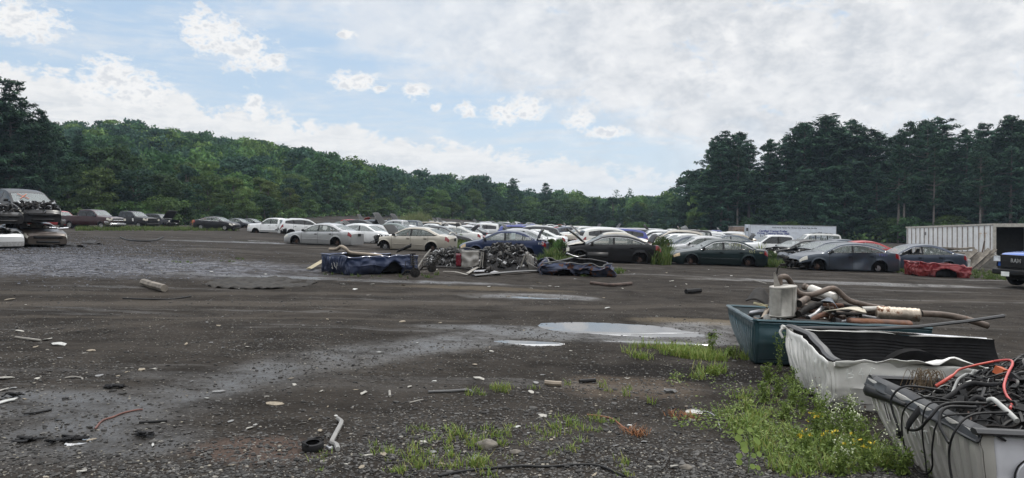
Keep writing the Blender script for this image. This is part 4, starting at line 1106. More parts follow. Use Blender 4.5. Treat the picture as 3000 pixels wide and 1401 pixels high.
def front_cars():
    # silver sedan, nose to the left and turned a little away
    c = build_car('sedan', SEDAN, P_SILVER, strip=True, seatm=M_SEAT, seed=1, trim=M_BLACK); put(c, 948, 717, 180 - 17, 'silver four-door sedan without wheels, nearest of the pale cars on the left', group=LINE)
    sticker(c, SEDAN, -.5, 1.2, .26, .24, M_WHITE_P); P1 = c
    marks(c, SEDAN, [[(-1.62 + .15 * k, .78), (-1.62 + .15 * k, .95)] for k in (0, 1)] + [[(-1.62, .95), (-1.47, .95)], [(-1.62, .78), (-1.47, .78)]], m=M_BLACK, r=.004)
    c = build_car('sedan', SEDAN, P_BEIGE, strip=True, cut=1.75, hood=62, nobumper=True, seed=2, trim=M_BLACK)
    put(c, 1212, 733, 180 - 13, 'beige four-door sedan with torn-off nose and raised bonnet', group=LINE, roll=0)
    m = MB(); m.tube([(-2.26, y, 1.12 - .15 + .10 * (1 - (y / .62) ** 8)) for y in np.linspace(-.62, .62, 13)], .035, 6, flat=.6); m.build('spoiler', P_BEIGE, c)
    m = MB(); rnd = random.Random(4)
    junk(m, (1.7, -.75, .25), (2.25, .75, .75), 40, rnd, 3); m.build('torn_front', [M_BLACK, M_DARK, M_STEEL], c)
    c = build_car('sedan', COMPACT, P_BLUE, trunk=72, seed=3, hood=None, headm=mat('yellowed_lens', (.55, .42, .26), .25)); put(c, 1476, 752, 180 - 6, 'dark blue sedan with open boot lid behind the heap of parts', group=LINE)
    sticker(c, COMPACT, -.52, 1.22, .2, .3, mat('pale_sheet', (.55, .62, .62), .7)); marks(c, COMPACT, scrawl(-1.5, 1.05, .5, .13, 5, 3) + scrawl(-2.05, .85, .3, .1, 3, 4), r=.011)
    c = build_car('sedan', SEDAN_NEW, P_BLACK, hood=48, trunk=68, trim=M_CHROME, nobumper=True, cut=2.2, seed=4, seatm=M_SEAT); put(c, 1783, 767, 180 - 1, 'black sedan with raised bonnet, open boot and crumpled rear wing', group=LINE)
    c = build_car('sedan', SEDAN_OLD, P_GREEN, trim=M_CHROME, strip=True, seed=5, headm=mat('yellowed_lens', (.55, .42, .26), .25)); put(c, 2096, 776, 180 + 1, 'dark green four-door sedan with closed bonnet, no wheels', group=LINE)
    marks(c, SEDAN_OLD, scrawl(-1.62, .80, .32, .14, 3, 8) + scrawl(-2.02, .79, .2, .07, 3, 9) + scrawl(-.95, 1.1, .6, .12, 5, 10), m=mat('yellow_mark', (.45, .45, .22), .8), r=.009)
    c = build_car('sedan', SEDAN_NEW, P_GREY, trim=M_CHROME, nobumper=True, seed=6, dents=[(-.25, .62, .30, .16, 1), (-.75, .80, .28, .12, 1), (.3, .45, .25, .07, 1), (-.9, .40, .22, .10, 1)]); put(c, 2464, 792, 180 + 1, 'slate grey sedan with caved-in doors and missing front bumper', group=LINE)
    marks(c, SEDAN_NEW, scrawl(-1.7, .9, .45, .1, 4, 12), m=mat('violet_mark', (.12, .10, .35), .8), r=.008)
    m = MB(); junk(m, (2.05, -.8, .12), (2.42, .8, .5), 36, random.Random(8), 2); m.build('bare_front_structure', [M_BLACK, M_DARK], c)
    c = build_car('sedan', SEDAN, P_BGREY, trim=M_CHROME, seed=7, noglass=(('L', 0),), seatm=M_SEAT_D); put(c, 2668, 792, 180 - 2, 'blue grey sedan with missing front window beside the lumber pile', group=LINE)
    # second line, standing just behind
    S2 = 'scrapped cars just behind the front line'
    c = build_car('sedan', SEDAN_OLD, P_WHITE2, seed=21); put(c, 1052, 706, 180 - 17, 'white sedan half hidden between the silver and the beige sedan', group=S2)
    c = build_car('sedan', SEDAN, P_SILVER, seed=22, trunk=None, amber=True); put(c, 1268, 716, 180 - 17, 'silver sedan with orange and red triangular tail lamp behind the beige sedan', group=S2)
    m = MB(); m.box((-1.9, .1, 1.28), (.04, .62, .55), (0, .12, 0)); m.build('raised_black_panel', M_BLACK, c)
    c = build_car('sedan', SEDAN, P_WHITE, seed=23); put(c, 1560, 728, 180 - 10, 'white sedan with round red tail lamp behind the dark blue sedan', group=S2)
    c = build_car('sedan', SEDAN_NEW, P_WHITE, seed=24, hood=56); put(c, 1765, 742, 180 - 8, 'white sedan showing its roof and raised bonnet behind the black sedan', group=S2)
    c = build_car('sedan', SEDAN, P_SILVER, seed=25); put(c, 2046, 757, 180 + 4, 'silver sedan whose pale bonnet shows past the dark green sedan', group=S2)
    c = build_car('sedan', SEDAN_NEW, P_GREY, seed=27, hood='off'); put(c, 2416, 778, 180 + 8, 'grey sedan without bonnet tucked close behind the slate grey sedan', group=S2)
    c = build_car('sedan', SEDAN_NEW, P_BLACK, seed=26, hood='off', nobumper=True); put(c, 2345, 771, 180 + 10, 'black sedan with stripped nose left of the slate grey sedan', group=S2)
    m = MB(); junk(m, (1.7, -.8, .2), (2.4, .8, .7), 50, random.Random(18), 3); m.build('stripped_nose', [M_BLACK, M_DARK, M_STEEL], c)
    # left middle
    c = build_car('pickup_truck', PICKUP, P_WHITE, seed=31, nobumper=False, seatm=M_SEAT_D); put(c, 812, 684, 180 - 12, 'white pickup truck nose left, without wheels, beside the white crossover', 'pickup', dz=-.15)
    m = MB(); m.tube([(x, .985, .47) for x in (1.3, -.6)], .05, 6, flat=.6); m.build('side_moulding', P_WHITE, c)
    c = build_car('crossover', SUV, P_WHITE, seed=32, hood=22, glass=M_GLASS_D, norearbumper=True); put(c, 893, 690, 24, 'white crossover seen from its bare rear corner with bonnet ajar', 'suv')
    m = MB(); junk(m, (-2.3, -.8, .3), (-2.1, .8, .6), 24, random.Random(3), 2); m.box((-2.22, -.55, .42), (.05, .35, .2), None, 1); m.build('bare_rear_bar', [M_BLACK, M_STEEL], c)
    # far left pickups
    LG = 'dark trucks along the left edge of the yard'
    c = build_car('pickup_truck', CREW, P_MAROON, wheels='alloy', seed=41, glass=M_GLASS_D, drop=.05, bumperm=M_CHROME, plate=False); put(c, 272, 671, -16, 'maroon crew-cab pickup with chrome grille facing right', 'pickup', group=LG)
    truck_face(c, CREW, M_CHROME)
    c = build_car('pickup_truck', CREW, P_BLACK, wheels='alloy', seed=42, glass=M_GLASS_D, drop=.05, bumperm=M_BLACK); put(c, 385, 668, -18, 'black pickup with white stripe marks beside the maroon pickup', 'pickup', group=LG)
    truck_face(c, CREW, M_BLACK)
    marks(c, CREW, [[(1.25, .8), (1.18, 1.1)], [(1.15, .8), (1.08, 1.1)]], side=-1, r=.03, drop=.05)
    c = build_car('suv', BIGSUV, P_DGREY, seed=43, hood=58, glass=M_GLASS_D, cut=2.2, nobumper=True); put(c, 470, 666, -17, 'charcoal estate car with its bonnet standing open by the forest edge', 'suv', group=LG)
    c = build_car('pickup_truck', PICKUP, P_RED, seed=44); put(c, 165, 667, -20, 'red pickup cab peeping out behind the stacked wrecks', 'pickup', group=LG)
    c = build_car('sedan', SEDAN_NEW, P_BLACK, seed=45, wheels='alloy', trim=M_CHROME, drop=0); put(c, 636, 675, -12, 'black sedan with bright window trim facing right, under the trees', group=LG)
    c = build_car('sedan', SEDAN, P_DGREY, seed=46); put(c, 700, 668, -14, 'charcoal sedan directly behind the black sedan with bright trim', group=LG)
    c = build_car('sedan', SEDAN, P_DGREY, seed=47); put(c, 738, 666, -14, 'dusty grey sedan partly hidden by the white pickup', group=LG)
    # right middle
    c = build_car('pickup_truck', CREW, P_WHITE, seed=51, glass=M_GLASS_D); put(c, 2275, 748, 180 - 4, 'white crew-cab pickup with blue and red flame stripes on its side', 'pickup', dz=-.28)
    for k, (mm, pts) in enumerate(((mat('flame_blue', (.03, .06, .30), .4), [[(.2, .75), (-.3, .90), (-.8, .78)], [(-1.0, .95), (-1.7, .75), (-2.6, .80)], [(-.1, .7), (-.9, .88)]]), (mat('flame_red', (.35, .03, .05), .4), [[(.0, .82), (-.5, .98), (-.75, .92)], [(-1.2, .86), (-1.9, .9)]]))):
        marks(c, CREW, pts, r=.05, m=mm, name='flame_stripe', lift=-.03)
    c = build_car('suv', BIGSUV, P_DGREY, seed=52, rackm=1); put(c, 1985, 738, 180 - 3, 'charcoal off-roader with roof rack between the black and the green sedan', 'suv')
    c = build_car('suv', BIGSUV, P_WHITE2, seed=53); put(c, 2375, 739, 180 - 5, 'cream off-roader behind the pickup with flame stripes', 'suv')
    c = build_car('pickup_truck', CREW, P_RAMBLUE, wheels='alloy', seed=54, glass=M_GLASS_D, drop=-.04, bumperm=M_BLACK, headm=mat('clear_lens', (.6, .63, .66), .1)); place(c, (20.6, 26.6, 0), R(196)); tag(c, 'bright blue pickup with black grille cut off by the right edge', 'pickup')
    truck_face(c, CREW, M_BLACK, 'RAM', -.04)

def text_mesh(body, size, depth=.004, bold=0.0, shear=0.0):
    cu = bpy.data.curves.new('lettering', 'FONT'); cu.body = body; cu.size = size; cu.extrude = depth; cu.offset = bold; cu.shear = shear
    cu.align_x = 'CENTER'; cu.align_y = 'CENTER'; cu.resolution_u = 3
    o = bpy.data.objects.new('lettering', cu); COL.objects.link(o)
    dg = bpy.context.evaluated_depsgraph_get(); me = bpy.data.meshes.new_from_object(o.evaluated_get(dg))
    bpy.data.objects.remove(o); return me

def text_obj(name, body, size, m, parent, M, **kw):
    me = text_mesh(body, size, **kw); me.transform(M); me.materials.clear(); me.materials.append(m)
    o = bpy.data.objects.new(name, me); COL.objects.link(o); adopt(o, parent); return o

def truck_face(c, S, m, word=None, drop=.05):
    L, W = S['L'], S['W']; x = L / 2 - .02
    mb = MB(); z0, z1 = .72 - drop, 1.10 - drop
    w = W * .30
    mb.tube([(x + .02, -w, z0), (x + .02, -w * 1.08, z1), (x + .02, w * 1.08, z1), (x + .02, w, z0), (x + .02, -w, z0)], .04, 6)
    mb.tube([(x + .025, 0, z0), (x + .025, 0, z1)], .04, 6); mb.tube([(x + .025, -w, (z0 + z1) / 2), (x + .025, w, (z0 + z1) / 2)], .035, 6)
    mb.build('grille_surround', m, c)
    for s in (1, -1):
        k = MB(); k.box((x - .03, s * W * .40, .98 - drop), (.12, .26, .19), (0, 0, -.2 * s)); k.build('headlight', M_HEADL if not word else MATS['clear_lens'], c)
    k = MB(); k.box((x + .03, 0, .52 - drop), (.18, W * .92, .20)); bo = k.build('bumper_bar', m, c); bv = bo.modifiers.new('b', 'BEVEL'); bv.width = .04; bv.segments = 2
    if word:
        k = MB(); k.box((x + .03, 0, .92 - drop), (.05, W * .62, .42)); k.box((x + .06, 0, .92 - drop), (.02, .7, .18)); bo = k.build('grille_panel', M_BLACK, c)
        Mx = Matrix.Translation((x + .085, 0, .93 - drop)) @ Matrix.Rotation(R(90), 4, 'Z') @ Matrix.Rotation(R(90), 4, 'X')
        text_obj('lettering', word, .19, M_CHROME, bo, Mx, bold=.008, depth=.006)
        k = MB(); k.box((x + .13, -.35, .45 - drop), (.012, .31, .16)); k.build('number_plate', M_WHITE_P, c)

# ------------------------------------------------------------------ the long rows behind
def back_rows():
    rnd = random.Random(21); protos = {}
    kinds = {'sedan': SEDAN, 'older sedan': SEDAN_OLD, 'small sedan': COMPACT, 'crossover': SUV, 'off-roader': BIGSUV, 'minivan': VAN, 'hatchback': HATCH, 'pickup': PICKUP}
    names = {'sedan': 'sedan', 'older sedan': 'sedan', 'small sedan': 'sedan', 'crossover': 'crossover', 'off-roader': 'suv', 'minivan': 'minivan', 'hatchback': 'hatchback', 'pickup': 'pickup_truck'}
    cats = {'sedan': 'car', 'older sedan': 'car', 'small sedan': 'car', 'crossover': 'suv', 'off-roader': 'suv', 'minivan': 'van', 'hatchback': 'car', 'pickup': 'pickup'}
    paints = [('white', P_WHITE, 6), ('off-white', P_WHITE2, 3), ('silver', P_SILVER, 7), ('beige', P_BEIGE, 2), ('gold', P_GOLD, 2), ('charcoal', P_DGREY, 2), ('black', P_BLACK, 2), ('slate grey', P_GREY, 2), ('grey green', P_TEALW, 1), ('red', P_RED, 2), ('burgundy', P_BURG, 1), ('blue', P_VBLUE, 1), ('dark blue', P_BLUE, 1)]
    bag = [p for p in paints for _ in range(p[2])]
    kb = ['sedan'] * 5 + ['older sedan'] * 3 + ['small sedan'] * 3 + ['crossover'] * 3 + ['off-roader'] * 3 + ['minivan'] * 2 + ['hatchback'] * 2 + ['pickup'] * 2
    ords = 'second third fourth fifth sixth seventh eighth ninth tenth eleventh twelfth thirteenth fourteenth fifteenth sixteenth seventeenth eighteenth nineteenth twentieth'.split()
    ords += ['twenty-' + o for o in 'first second third fourth fifth sixth seventh eighth ninth'.split()] + ['thirtieth'] + ['thirty-' + o for o in 'first second third fourth fifth sixth seventh eighth ninth'.split()] + ['fortieth']
    # column foot x, first depth, last depth, what it stands behind
    cols = [(-21.5, 92, 128, 'the white pickup'), (-15.8, 78, 150, 'the white crossover'), (-10.4, 50, 185, 'the silver sedan'), (-4.9, 48, 200, 'the beige sedan'), (.6, 44, 205, 'the dark blue sedan'), (6.0, 42, 205, 'the black sedan'),
            (11.2, 43, 200, 'the dark green sedan'), (16.6, 57, 190, 'the flame-striped pickup'), (22.3, 47, 165, 'the slate grey sedan'), (27.5, 64, 150, 'the white container'), (33.5, 84, 132, 'the far side of the container')]
    nt = 0
    for ci, (x0, d0, d1, ref) in enumerate(cols):
        d = d0; k = 1 if ci not in (0, 1, 7, 8) else 0
        while d < d1:
            kind = rnd.choice(kb if d > 62 else kb[:14]); nm, pm, _ = rnd.choice(bag); op = None
            xx = x0 + (d - d0) * .035 * (1 if x0 < 10 else .3); pxx = 1500 + xx / d * FPX; yy = HOR + (CAMZ - gz(xx, d) - 1.35) / d * FPX
            if 2150 < pxx < 2470 and yy < 697: d += 3.2; k += 0; continue
            q = rnd.random()
            if q < .16: op = 'hood'
            elif q < .22: op = 'trunk'
            elif q < .34: op = 'off'
            key = (kind, op)
            if key not in protos:
                protos[key] = build_car(names[kind], kinds[kind], P_SILVER, lod=1, hood=60 if op == 'hood' else 'off' if op == 'off' else None, trunk=65 if op == 'trunk' else None, seed=len(protos), glass=M_GLASS_D if kind in ('crossover', 'off-roader', 'minivan') else None)
                c = protos[key]
                for ch in children(c):
                    if ch.get('painted'): ch.material_slots[0].link = 'OBJECT'; ch.material_slots[0].material = pm
            else: c = copy_tree(protos[key], None, pm)
            if rnd.random() < .12 and d > 60: pass
            x = x0 + (d - d0) * .035 * (1 if x0 < 10 else .3) + rnd.uniform(-.5, .5)
            yaw = 180 + rnd.uniform(-9, 9) - (10 if ci < 4 else 0) + (180 if rnd.random() < .25 else 0)
            place(c, (x, d, 0), R(yaw), -.02 + rnd.uniform(-.05, .08), R(rnd.uniform(-1, 1)), R(rnd.uniform(-1, 1)))
            w = {'hood': ' with raised bonnet', 'trunk': ' with open tail', 'off': ' without bonnet', None: ''}[op]
            tag(c, f'{nm} {kind}{w}, {ords[min(k, len(ords) - 1)]} back behind {ref}', cats[kind], 'scrapped cars in the rows behind')
            k += 1; nt += 1
            d += rnd.uniform(2.5, 3.3) * (1.0 if d < 80 else 1.35 if d < 120 else 1.9)
            if rnd.random() < .05: d += 5
    print('row cars', nt)
# ------------------------------------------------------------------ cut-off pickup boxes
def bed(name, loc, yaw, L, W, H, pm, inner, label, amp=.012, sc=3.0, rib=.016, lean=.10, seed=0, arch=(.56, .40, .06), railm=None, rail=(1, 1, 1), liner=False, endpanel=False, sag=None, tilt=(0, 0), group=None, nearh=1.0, sink=0.0, taper=1.0):
    """x runs from the cab end, y from the near side, z up"""
    z0 = gz(loc[0], loc[1]); e = ground_rot(loc[0], loc[1], R(yaw))
    if any(tilt): e = (e.to_matrix() @ Euler((R(tilt[0]), R(tilt[1]), 0)).to_matrix()).to_euler()
    root = empty(name, (loc[0], loc[1], z0 + .01 - sink), rot=e); tag(root, label, 'pickup bed', group)
    def dent(p, s=1.0):
        k = Vector((nz(p, sc, seed), nz(p, sc, seed + 7), nz(p, sc, seed + 13) * .7)) * amp * s + Vector((nz(p, sc * 3.3, seed + 3), nz(p, sc * 3.3, seed + 5), 0)) * amp * .35 * s
        if sag: k += Vector((0, 0, -sag * sstep(.1, 1, p[2] / H) * (.5 + .5 * nz(p, 1.1, seed + 20)) * 1.2))
        q = Vector(p) + k
        if taper < 1: q.y *= taper + (1 - taper) * sstep(-.1, 1.0, p[2] / H)
        return q
    ax, ar, az = arch[0] * L, arch[1], arch[2]
    def side(y, out):
        hh = H * (nearh if out < 0 else 1)
        def f(u, v):
            x, z = u * L, v * hh
            d = math.hypot(x - ax, z - az)
            if d < ar + .06 and z > az - .05:      # snap the wheel cut-out to a clean arc
                k = max(d, 1e-3)
                if d < ar: x, z = ax + (x - ax) / k * ar, az + max(0, (z - az)) / k * ar if False else max(z, 0)
            b = -.045 * math.sin(math.pi * min(1, v * 1.15)) - (.03 if .46 < v < .52 else 0) * .4 + (.05 * (1 - v) ** 3)
            fl = .03 * math.exp(-((d - ar - .05) / .06) ** 2)
            return dent((x, y + out * (b * -1 + fl) , z))
        return f
    def hole(u, v): return math.hypot(u * L - ax, v * H - az) < ar
    for y, out, nm in ((0.0, -1, 'near'), (W, 1, 'far')):
        mb = MB(); mb.patch(side(y, out), 60, 18, 0, hole)
        o = mb.build('side_panel', [pm, inner], root, 40); sm = o.modifiers.new('t', 'SOLIDIFY'); sm.thickness = .012; sm.offset = 1 if out > 0 else -1; sm.material_offset_rim = 0
        # inner skin
        mb = MB(); yi = y - out * .07
        if liner:
            def g(u, v, yi=yi, out=out):
                r_ = .004 * (1 if (v * 16) % 1 < .5 else -1) if .12 < v < .86 and .06 < u < .94 else 0
                return dent((u * L, yi + out * r_, .06 + v * (H * (nearh if out < 0 else 1) - .06)), .5)
            mb.patch(g, 30, 64)
        else: mb.patch(lambda u, v, yi=yi: dent((u * L, yi, .06 + v * (H * (nearh if out < 0 else 1) - .06)), .7), 30, 8)
        mb.build('inner_wall', inner, root, 40)
        mb = MB(); M_ = [(ax + (ar + .02) * math.cos(a), az + (ar + .02) * math.sin(a)) for a in np.linspace(0, math.pi, 15)]
        mb.patch(lambda u, v: Vector((M_[int(round(u * 14))][0], (yi - out * v * .20) * (1 if taper == 1 else taper + .1), M_[int(round(u * 14))][1])), 14, 3)
        mb.add([(p[0], (yi - out * .20) * (1 if taper == 1 else taper + .1), p[1]) for p in M_], [tuple(range(15))])
        mb.build('wheel_arch', inner, root, 40)
    def front(u, v):
        y, z = u * W, v * H * (nearh + (1 - nearh) * min(1, u * 1.6)); s_ = (y * 7.5) % 1.0
        r_ = rib * (1 if .25 < s_ < .75 else -1) * (1 if .12 < v < .84 else 0)
        return dent((-lean * (z / H) ** 1.3 - r_ - .02 * math.sin(math.pi * v), y, z))
    mb = MB(); mb.patch(front, 96, 16)
    fp = mb.build('front_panel', [pm], root, 30); sm = fp.modifiers.new('t', 'SOLIDIFY'); sm.thickness = .012
    for uu, y_, o_ in ((0, 0.0, -1), (1, W, 1)):
        fs = side(y_, o_); mb = MB(); mb.patch(lambda u, v: front(uu, v) * (1 - u) + fs(0, v) * u + Vector((0, .004 * o_, 0)), 3, 16); mb.build('corner_post', pm, root, 60)
    if endpanel:
        mb = MB(); mb.patch(lambda u, v: dent((L + .03 * math.sin(math.pi * v), u * W, v * H), 1.2), 24, 12); o = mb.build('tailgate', pm, root, 40); sm = o.modifiers.new('t', 'SOLIDIFY'); sm.thickness = .035
    mb = MB(); mb.patch(lambda u, v: Vector((u * L, v * W * (taper + (.12 if taper < 1 else 0)), .07 + (.012 if (v * 12) % 1 < .5 else 0))), 4, 96); mb.build('floor', inner, root, 30)
    rm = railm or inner
    if rail[0]:
        mb = MB(); mb.tube([dent((-lean * 1.0 + 0, y, H + .012), 1) for y in np.linspace(-.02, W + .02, 20)], .036, 6, flat=.5); mb.build('rail_cap', rm, root)
    for k, y in ((1, .02), (2, W - .02)):
        if rail[k]:
            mb = MB(); mb.tube([dent((x, y, H + .012), 1) for x in np.linspace(-lean, L, 24)], .042, 6, flat=.5); mb.build('rail_cap', rm, root)
    root['dims'] = [L, W, H]
    return root, dent

def taper_y(mb, tp, H):
    mb.v = [(x, y * (tp + (1 - tp) * sstep(-.1, 1.0, z / H)), z) for x, y, z in mb.v]

def inbed(root, p):
    return Matrix.Translation(root.location) @ root.rotation_euler.to_matrix().to_4x4() @ Vector(p)

def thing_tube(name, pts, r, m, label, cat, group=None, n=10, caps=True, hollow=False, sp=True, flat=1.0, per=30):
    P = spline(pts, per) if sp and len(pts) > 2 else [Vector(p) for p in pts]
    c = sum(P, Vector()) / len(P); mb = MB(); mb.tube([p - c for p in P], r, n, flat=flat, cap=caps)
    if hollow:
        for i in (0, -1):
            t = (P[i] - P[1 if i == 0 else -2]).normalized(); M_ = Matrix.Translation(P[i] - c) @ t.to_track_quat('Z', 'Y').to_matrix().to_4x4()
            rr = r if not isinstance(r, list) else r[i]
            mb.lathe([(rr, 0), (rr * 1.04, .004), (rr * .8, .005), (rr * .78, -.05)], n, M_, 1, cap=False); mb.add([M_ @ Vector((rr * .8 * math.cos(a), rr * .8 * math.sin(a), .001)) for a in np.linspace(0, 6.283, n, endpoint=False)], [tuple(range(n))], 1)
    o = mb.build(name, [m, M_DARK] if hollow else m, None, 50); o.location = c; tag(o, label, cat, group); return o

P_TEAL = paint('teal_paint', (.018, .055, .068), .3, .33, .35, rust=.12)
P_WBED = paint('worn_white_paint', (.66, .65, .61), 0, .5, .45, .35, rust=.20)
P_GBED = paint('worn_pewter_paint', (.40, .385, .35), .1, .5, .4, .3, rust=.05)
P_SILV2 = paint('clean_silver_paint', (.62, .62, .65), .2, .35, .2)
P_BLUEB = paint('scuffed_blue_paint', (.012, .026, .075), .3, .36, .35, rust=.1)
P_CRUSH = paint('torn_blue_paint', (.018, .038, .10), .3, .4, .55, rust=.55)
P_REDB = paint('scuffed_red_paint', (.21, .013, .016), .1, .4, .35, rust=.08)
M_LINER = mat('bed_liner', (.012, .012, .0125), .85, var=.35, dirt=.15, scale=5, spec=.05, dirtcol=(.03, .028, .025))
M_RAIL = mat('black_rail_cap', (.020, .021, .023), .42, var=.3, dirt=.3, scale=8, dirtcol=(.06, .06, .06))
M_ALUM = mat('aluminised_steel', (.46, .44, .40), .42, .2, var=.25, scale=5, dirt=.35, rust=.16, bump=.15, bscale=12)
M_PIPE = mat('brown_pipe', (.135, .105, .085), .6, .35, var=.4, scale=8, rust=.35)
M_PALE = mat('pale_plastic', (.24, .225, .20), .7, var=.25, dirt=.4)
M_TAN = mat('tan_pipe', (.26, .215, .165), .6, .2, var=.3, scale=6, rust=.15)
M_RUBR = mat('rust_sheet', (.125, .060, .038), .8, .2, var=.5, scale=6, rust=.6)
M_WOOD = mat('weathered_wood', (.17, .15, .125), .9, var=.45, scale=4, bump=.5, bscale=14)
M_CORD = mat('orange_red_cable', (.42, .05, .03), .45, var=.2)
M_PINK = mat('red_sleeve', (.42, .06, .055), .5, var=.25)
M_WHITEW = mat('grey_white_hose', (.40, .40, .38), .6, var=.25, dirt=.4)
M_CHALK = mat('chalk_mark', (.62, .63, .60), .9, var=.2)

def strokes(letters, x0, z0, w, h, gap):
    F = {'B': [[(0, 0), (0, 1), (.6, .9), (.65, .65), (.1, .52), (.75, .4), (.7, .1), (0, 0)]], '4': [[(.5, 1), (0, .4), (.8, .4)], [(.55, .7), (.5, 0)]], 'C': [[(.8, .85), (.4, 1), (.05, .5), (.35, 0), (.8, .12)]],
         'W': [[(0, 1), (.25, 0), (.5, .7), (.75, 0), (1, 1)]], 'I': [[(.3, 1), (.4, 0)]], 'T': [[(.5, 1), (.4, 0)], [(.1, .9), (.9, 1.05)]], ')': [[(0, .9), (.15, .4), (.6, .05), (.9, .2)]]}
    out = []
    for i, ch in enumerate(letters):
        for st in F.get(ch, []): out.append([(x0 + i * (w + gap) + a * w, z0 + b * h) for a, b in st])
    return out

def foreground():
    rnd = random.Random(31)
    GB = 'three cut-off pickup boxes in a row on the right'
    # ---- teal box with exhaust parts
    t, _ = bed('pickup_bed', (3.30, 9.84), -5, 2.25, 1.72, .58, P_TEAL, mat('teal_inside', (.03, .045, .05), .6, dirt=.5, rust=.3), 'teal pickup box filled with old exhaust parts, farthest of the three', lean=.05, taper=.42, seed=3, amp=.014, railm=P_TEAL, group=GB, rib=.006)
    D = 10.5
    def pt(px, py, d=D): return at(px, py, d)
    def zm(cx, cy, d=D): return at(2100 + cx / 4.01, 780 + cy / 4.01, d)
    def c6(cx, cy, d=D): return at(2000 + cx / 1.848, 750 + cy / 1.848, d)
    # upright oval silencer
    lo, hi = pt(2297, 925, 10.2), pt(2291, 838, 10.2); c = (lo + hi) / 2; hh = (hi - lo).length / 2
    r = empty('silencer', c, rot=(R(3), R(-2), R(20))); tag(r, 'big upright oval silencer standing at the left end of the teal box', 'silencer', 'exhaust parts in the teal box')
    mb = MB(); mb.lathe([(.02, -hh - .012), (.20, -hh - .012), (.213, -hh), (.216, -hh + .015), (.207, -hh + .02), (.207, hh - .02), (.216, hh - .015), (.213, hh), (.20, hh - .01), (.02, hh - .014)], 36, None, 0, 1.0, .62)
    mb.tube([(.06, -.131, -hh + .02), (.06, -.131, hh - .02)], .006, 5); s_ = mb.build('shell', M_ALUM, r, 50)
    mb = MB(); mb.tube([(.03, 0, -hh), (.03, 0, -hh - .16)], .028, 10); mb.build('outlet_pipe', M_ALUM, r)
    mb = MB(); mb.plate([(-.16, 0), (-.05, 0), (-.09, .11), (-.125, .20), (-.15, .19)], .006, Matrix.Translation((0, 0, hh)) @ Matrix.Rotation(R(82), 4, 'X')); mb.build('hanger_bracket', M_PALE, r)
    mb = MB(); mb.tube(spline([(-.13, -.02, hh + .18), (-.12, -.02, hh + .25), (-.08, -.02, hh + .29), (-.03, -.02, hh + .30)], 12), .010, 6); mb.box((-.03, -.02, hh + .30), (.07, .03, .04)); mb.build('hanger_hook', M_DARK, r)
    EX = 'exhaust parts in the teal box'
    def pipe(pts, rad, m, label, hollow=True, name='exhaust_pipe', cat='exhaust pipe'):
        return thing_tube(name, pts, rad, m, label, cat, EX, 12, True, hollow)
    pipe([zm(740, 222, 10.35), zm(738, 150, 10.35), zm(765, 124, 10.35), zm(825, 132, 10.4), zm(870, 195, 10.45), zm(930, 285, 10.5), zm(1000, 330, 10.5), zm(1100, 338, 10.5), zm(1210, 308, 10.5), zm(1320, 264, 10.55), zm(1400, 272, 10.6), zm(1470, 335, 10.6), zm(1560, 405, 10.6), zm(1680, 440, 10.6), zm(1830, 475, 10.7), zm(1960, 490, 10.7)], .040, M_PIPE, 'long brown exhaust pipe arching in waves over the whole heap')
    a_, b_ = zm(1085, 262, 11.0), zm(1420, 385, 10.6)
    def canister(a, b, rad, m, label, ribs=0, flat=.8, neck=True):
        d = (b - a); M_ = Matrix.Translation((a + b) / 2) @ d.to_track_quat('Z', 'Y').to_matrix().to_4x4(); L = d.length / 2
        r_ = empty('silencer', (a + b) / 2); r_.rotation_euler = d.to_track_quat('Z', 'Y').to_euler(); tag(r_, label, 'silencer', EX)
        mb = MB(); pr = [(rad * .4, -L), (rad * .92, -L + .02)]
        n = 24
        for k in range(n + 1): pr.append((rad * (1 + (.05 * math.sin(k * 2.1) if ribs else 0)), -L + .03 + (2 * L - .06) * k / n))
        pr += [(rad * .92, L - .02), (rad * .4, L)]
        mb.lathe(pr, 24, None, 0, 1, flat); mb.build('shell', m, r_, 50)
        if neck:
            mb = MB(); mb.tube([(0, 0, -L), (0, 0, -L - .10)], .045, 12); mb.lathe([(.050, -L - .10), (.055, -L - .06), (.045, -L - .05)], 12, None, 0); mb.build('neck_pipe', M_PIPE, r_)
        return r_
    canister(a_, b_, .085, M_ALUM, 'bright round silencer lying under the arching brown pipe')
    canister(c6(1040, 305, 10.4), c6(1292, 322, 10.2), .125, mat('rusty_heatshield', (.36, .31, .25), .5, .6, var=.4, rust=.5, scale=5), 'ribbed rust-streaked silencer at the right end of the heap', 1, .75)
    canister(c6(890, 352, 10.0), c6(1240, 368, 9.9), .10, M_RUBR, 'flat rust-orange silencer lying along the near rail of the teal box', 0, .45, False)
    canister(zm(880, 670, 9.95), zm(1320, 700, 9.95), .085, M_RUBBER, 'black tar-coated silencer along the near rail of the teal box', 0, .8, False)
    canister(zm(560, 660, 10.05), zm(640, 640, 10.0), .11, mat('dull_grey_can', (.20, .195, .18), .6, .4, dirt=.4), 'short grey silencer can under the upright one', 0, .9, False)
    pipe([zm(960, 440, 10.2), zm(1060, 380, 10.5)], .052, M_PIPE, 'short wide pipe stub pointing left beside the upright silencer')
    pipe([c6(1290, 312, 10.3), c6(1400, 318, 10.4), c6(1480, 330, 10.4), c6(1560, 350, 10.4), c6(1650, 378, 10.4)], .045, M_PIPE, 'brown pipe leading off to the right from the ribbed silencer')
    pipe([zm(540, 620, 10.2), zm(590, 510, 10.6)], .03, M_TAN, 'tan pipe stub leaning in the left corner of the teal box')
    pipe([zm(390, 668, 10.6), zm(520, 640, 10.7)], .045, M_RUBR, 'rust-red pipe at the left corner of the teal box', True)
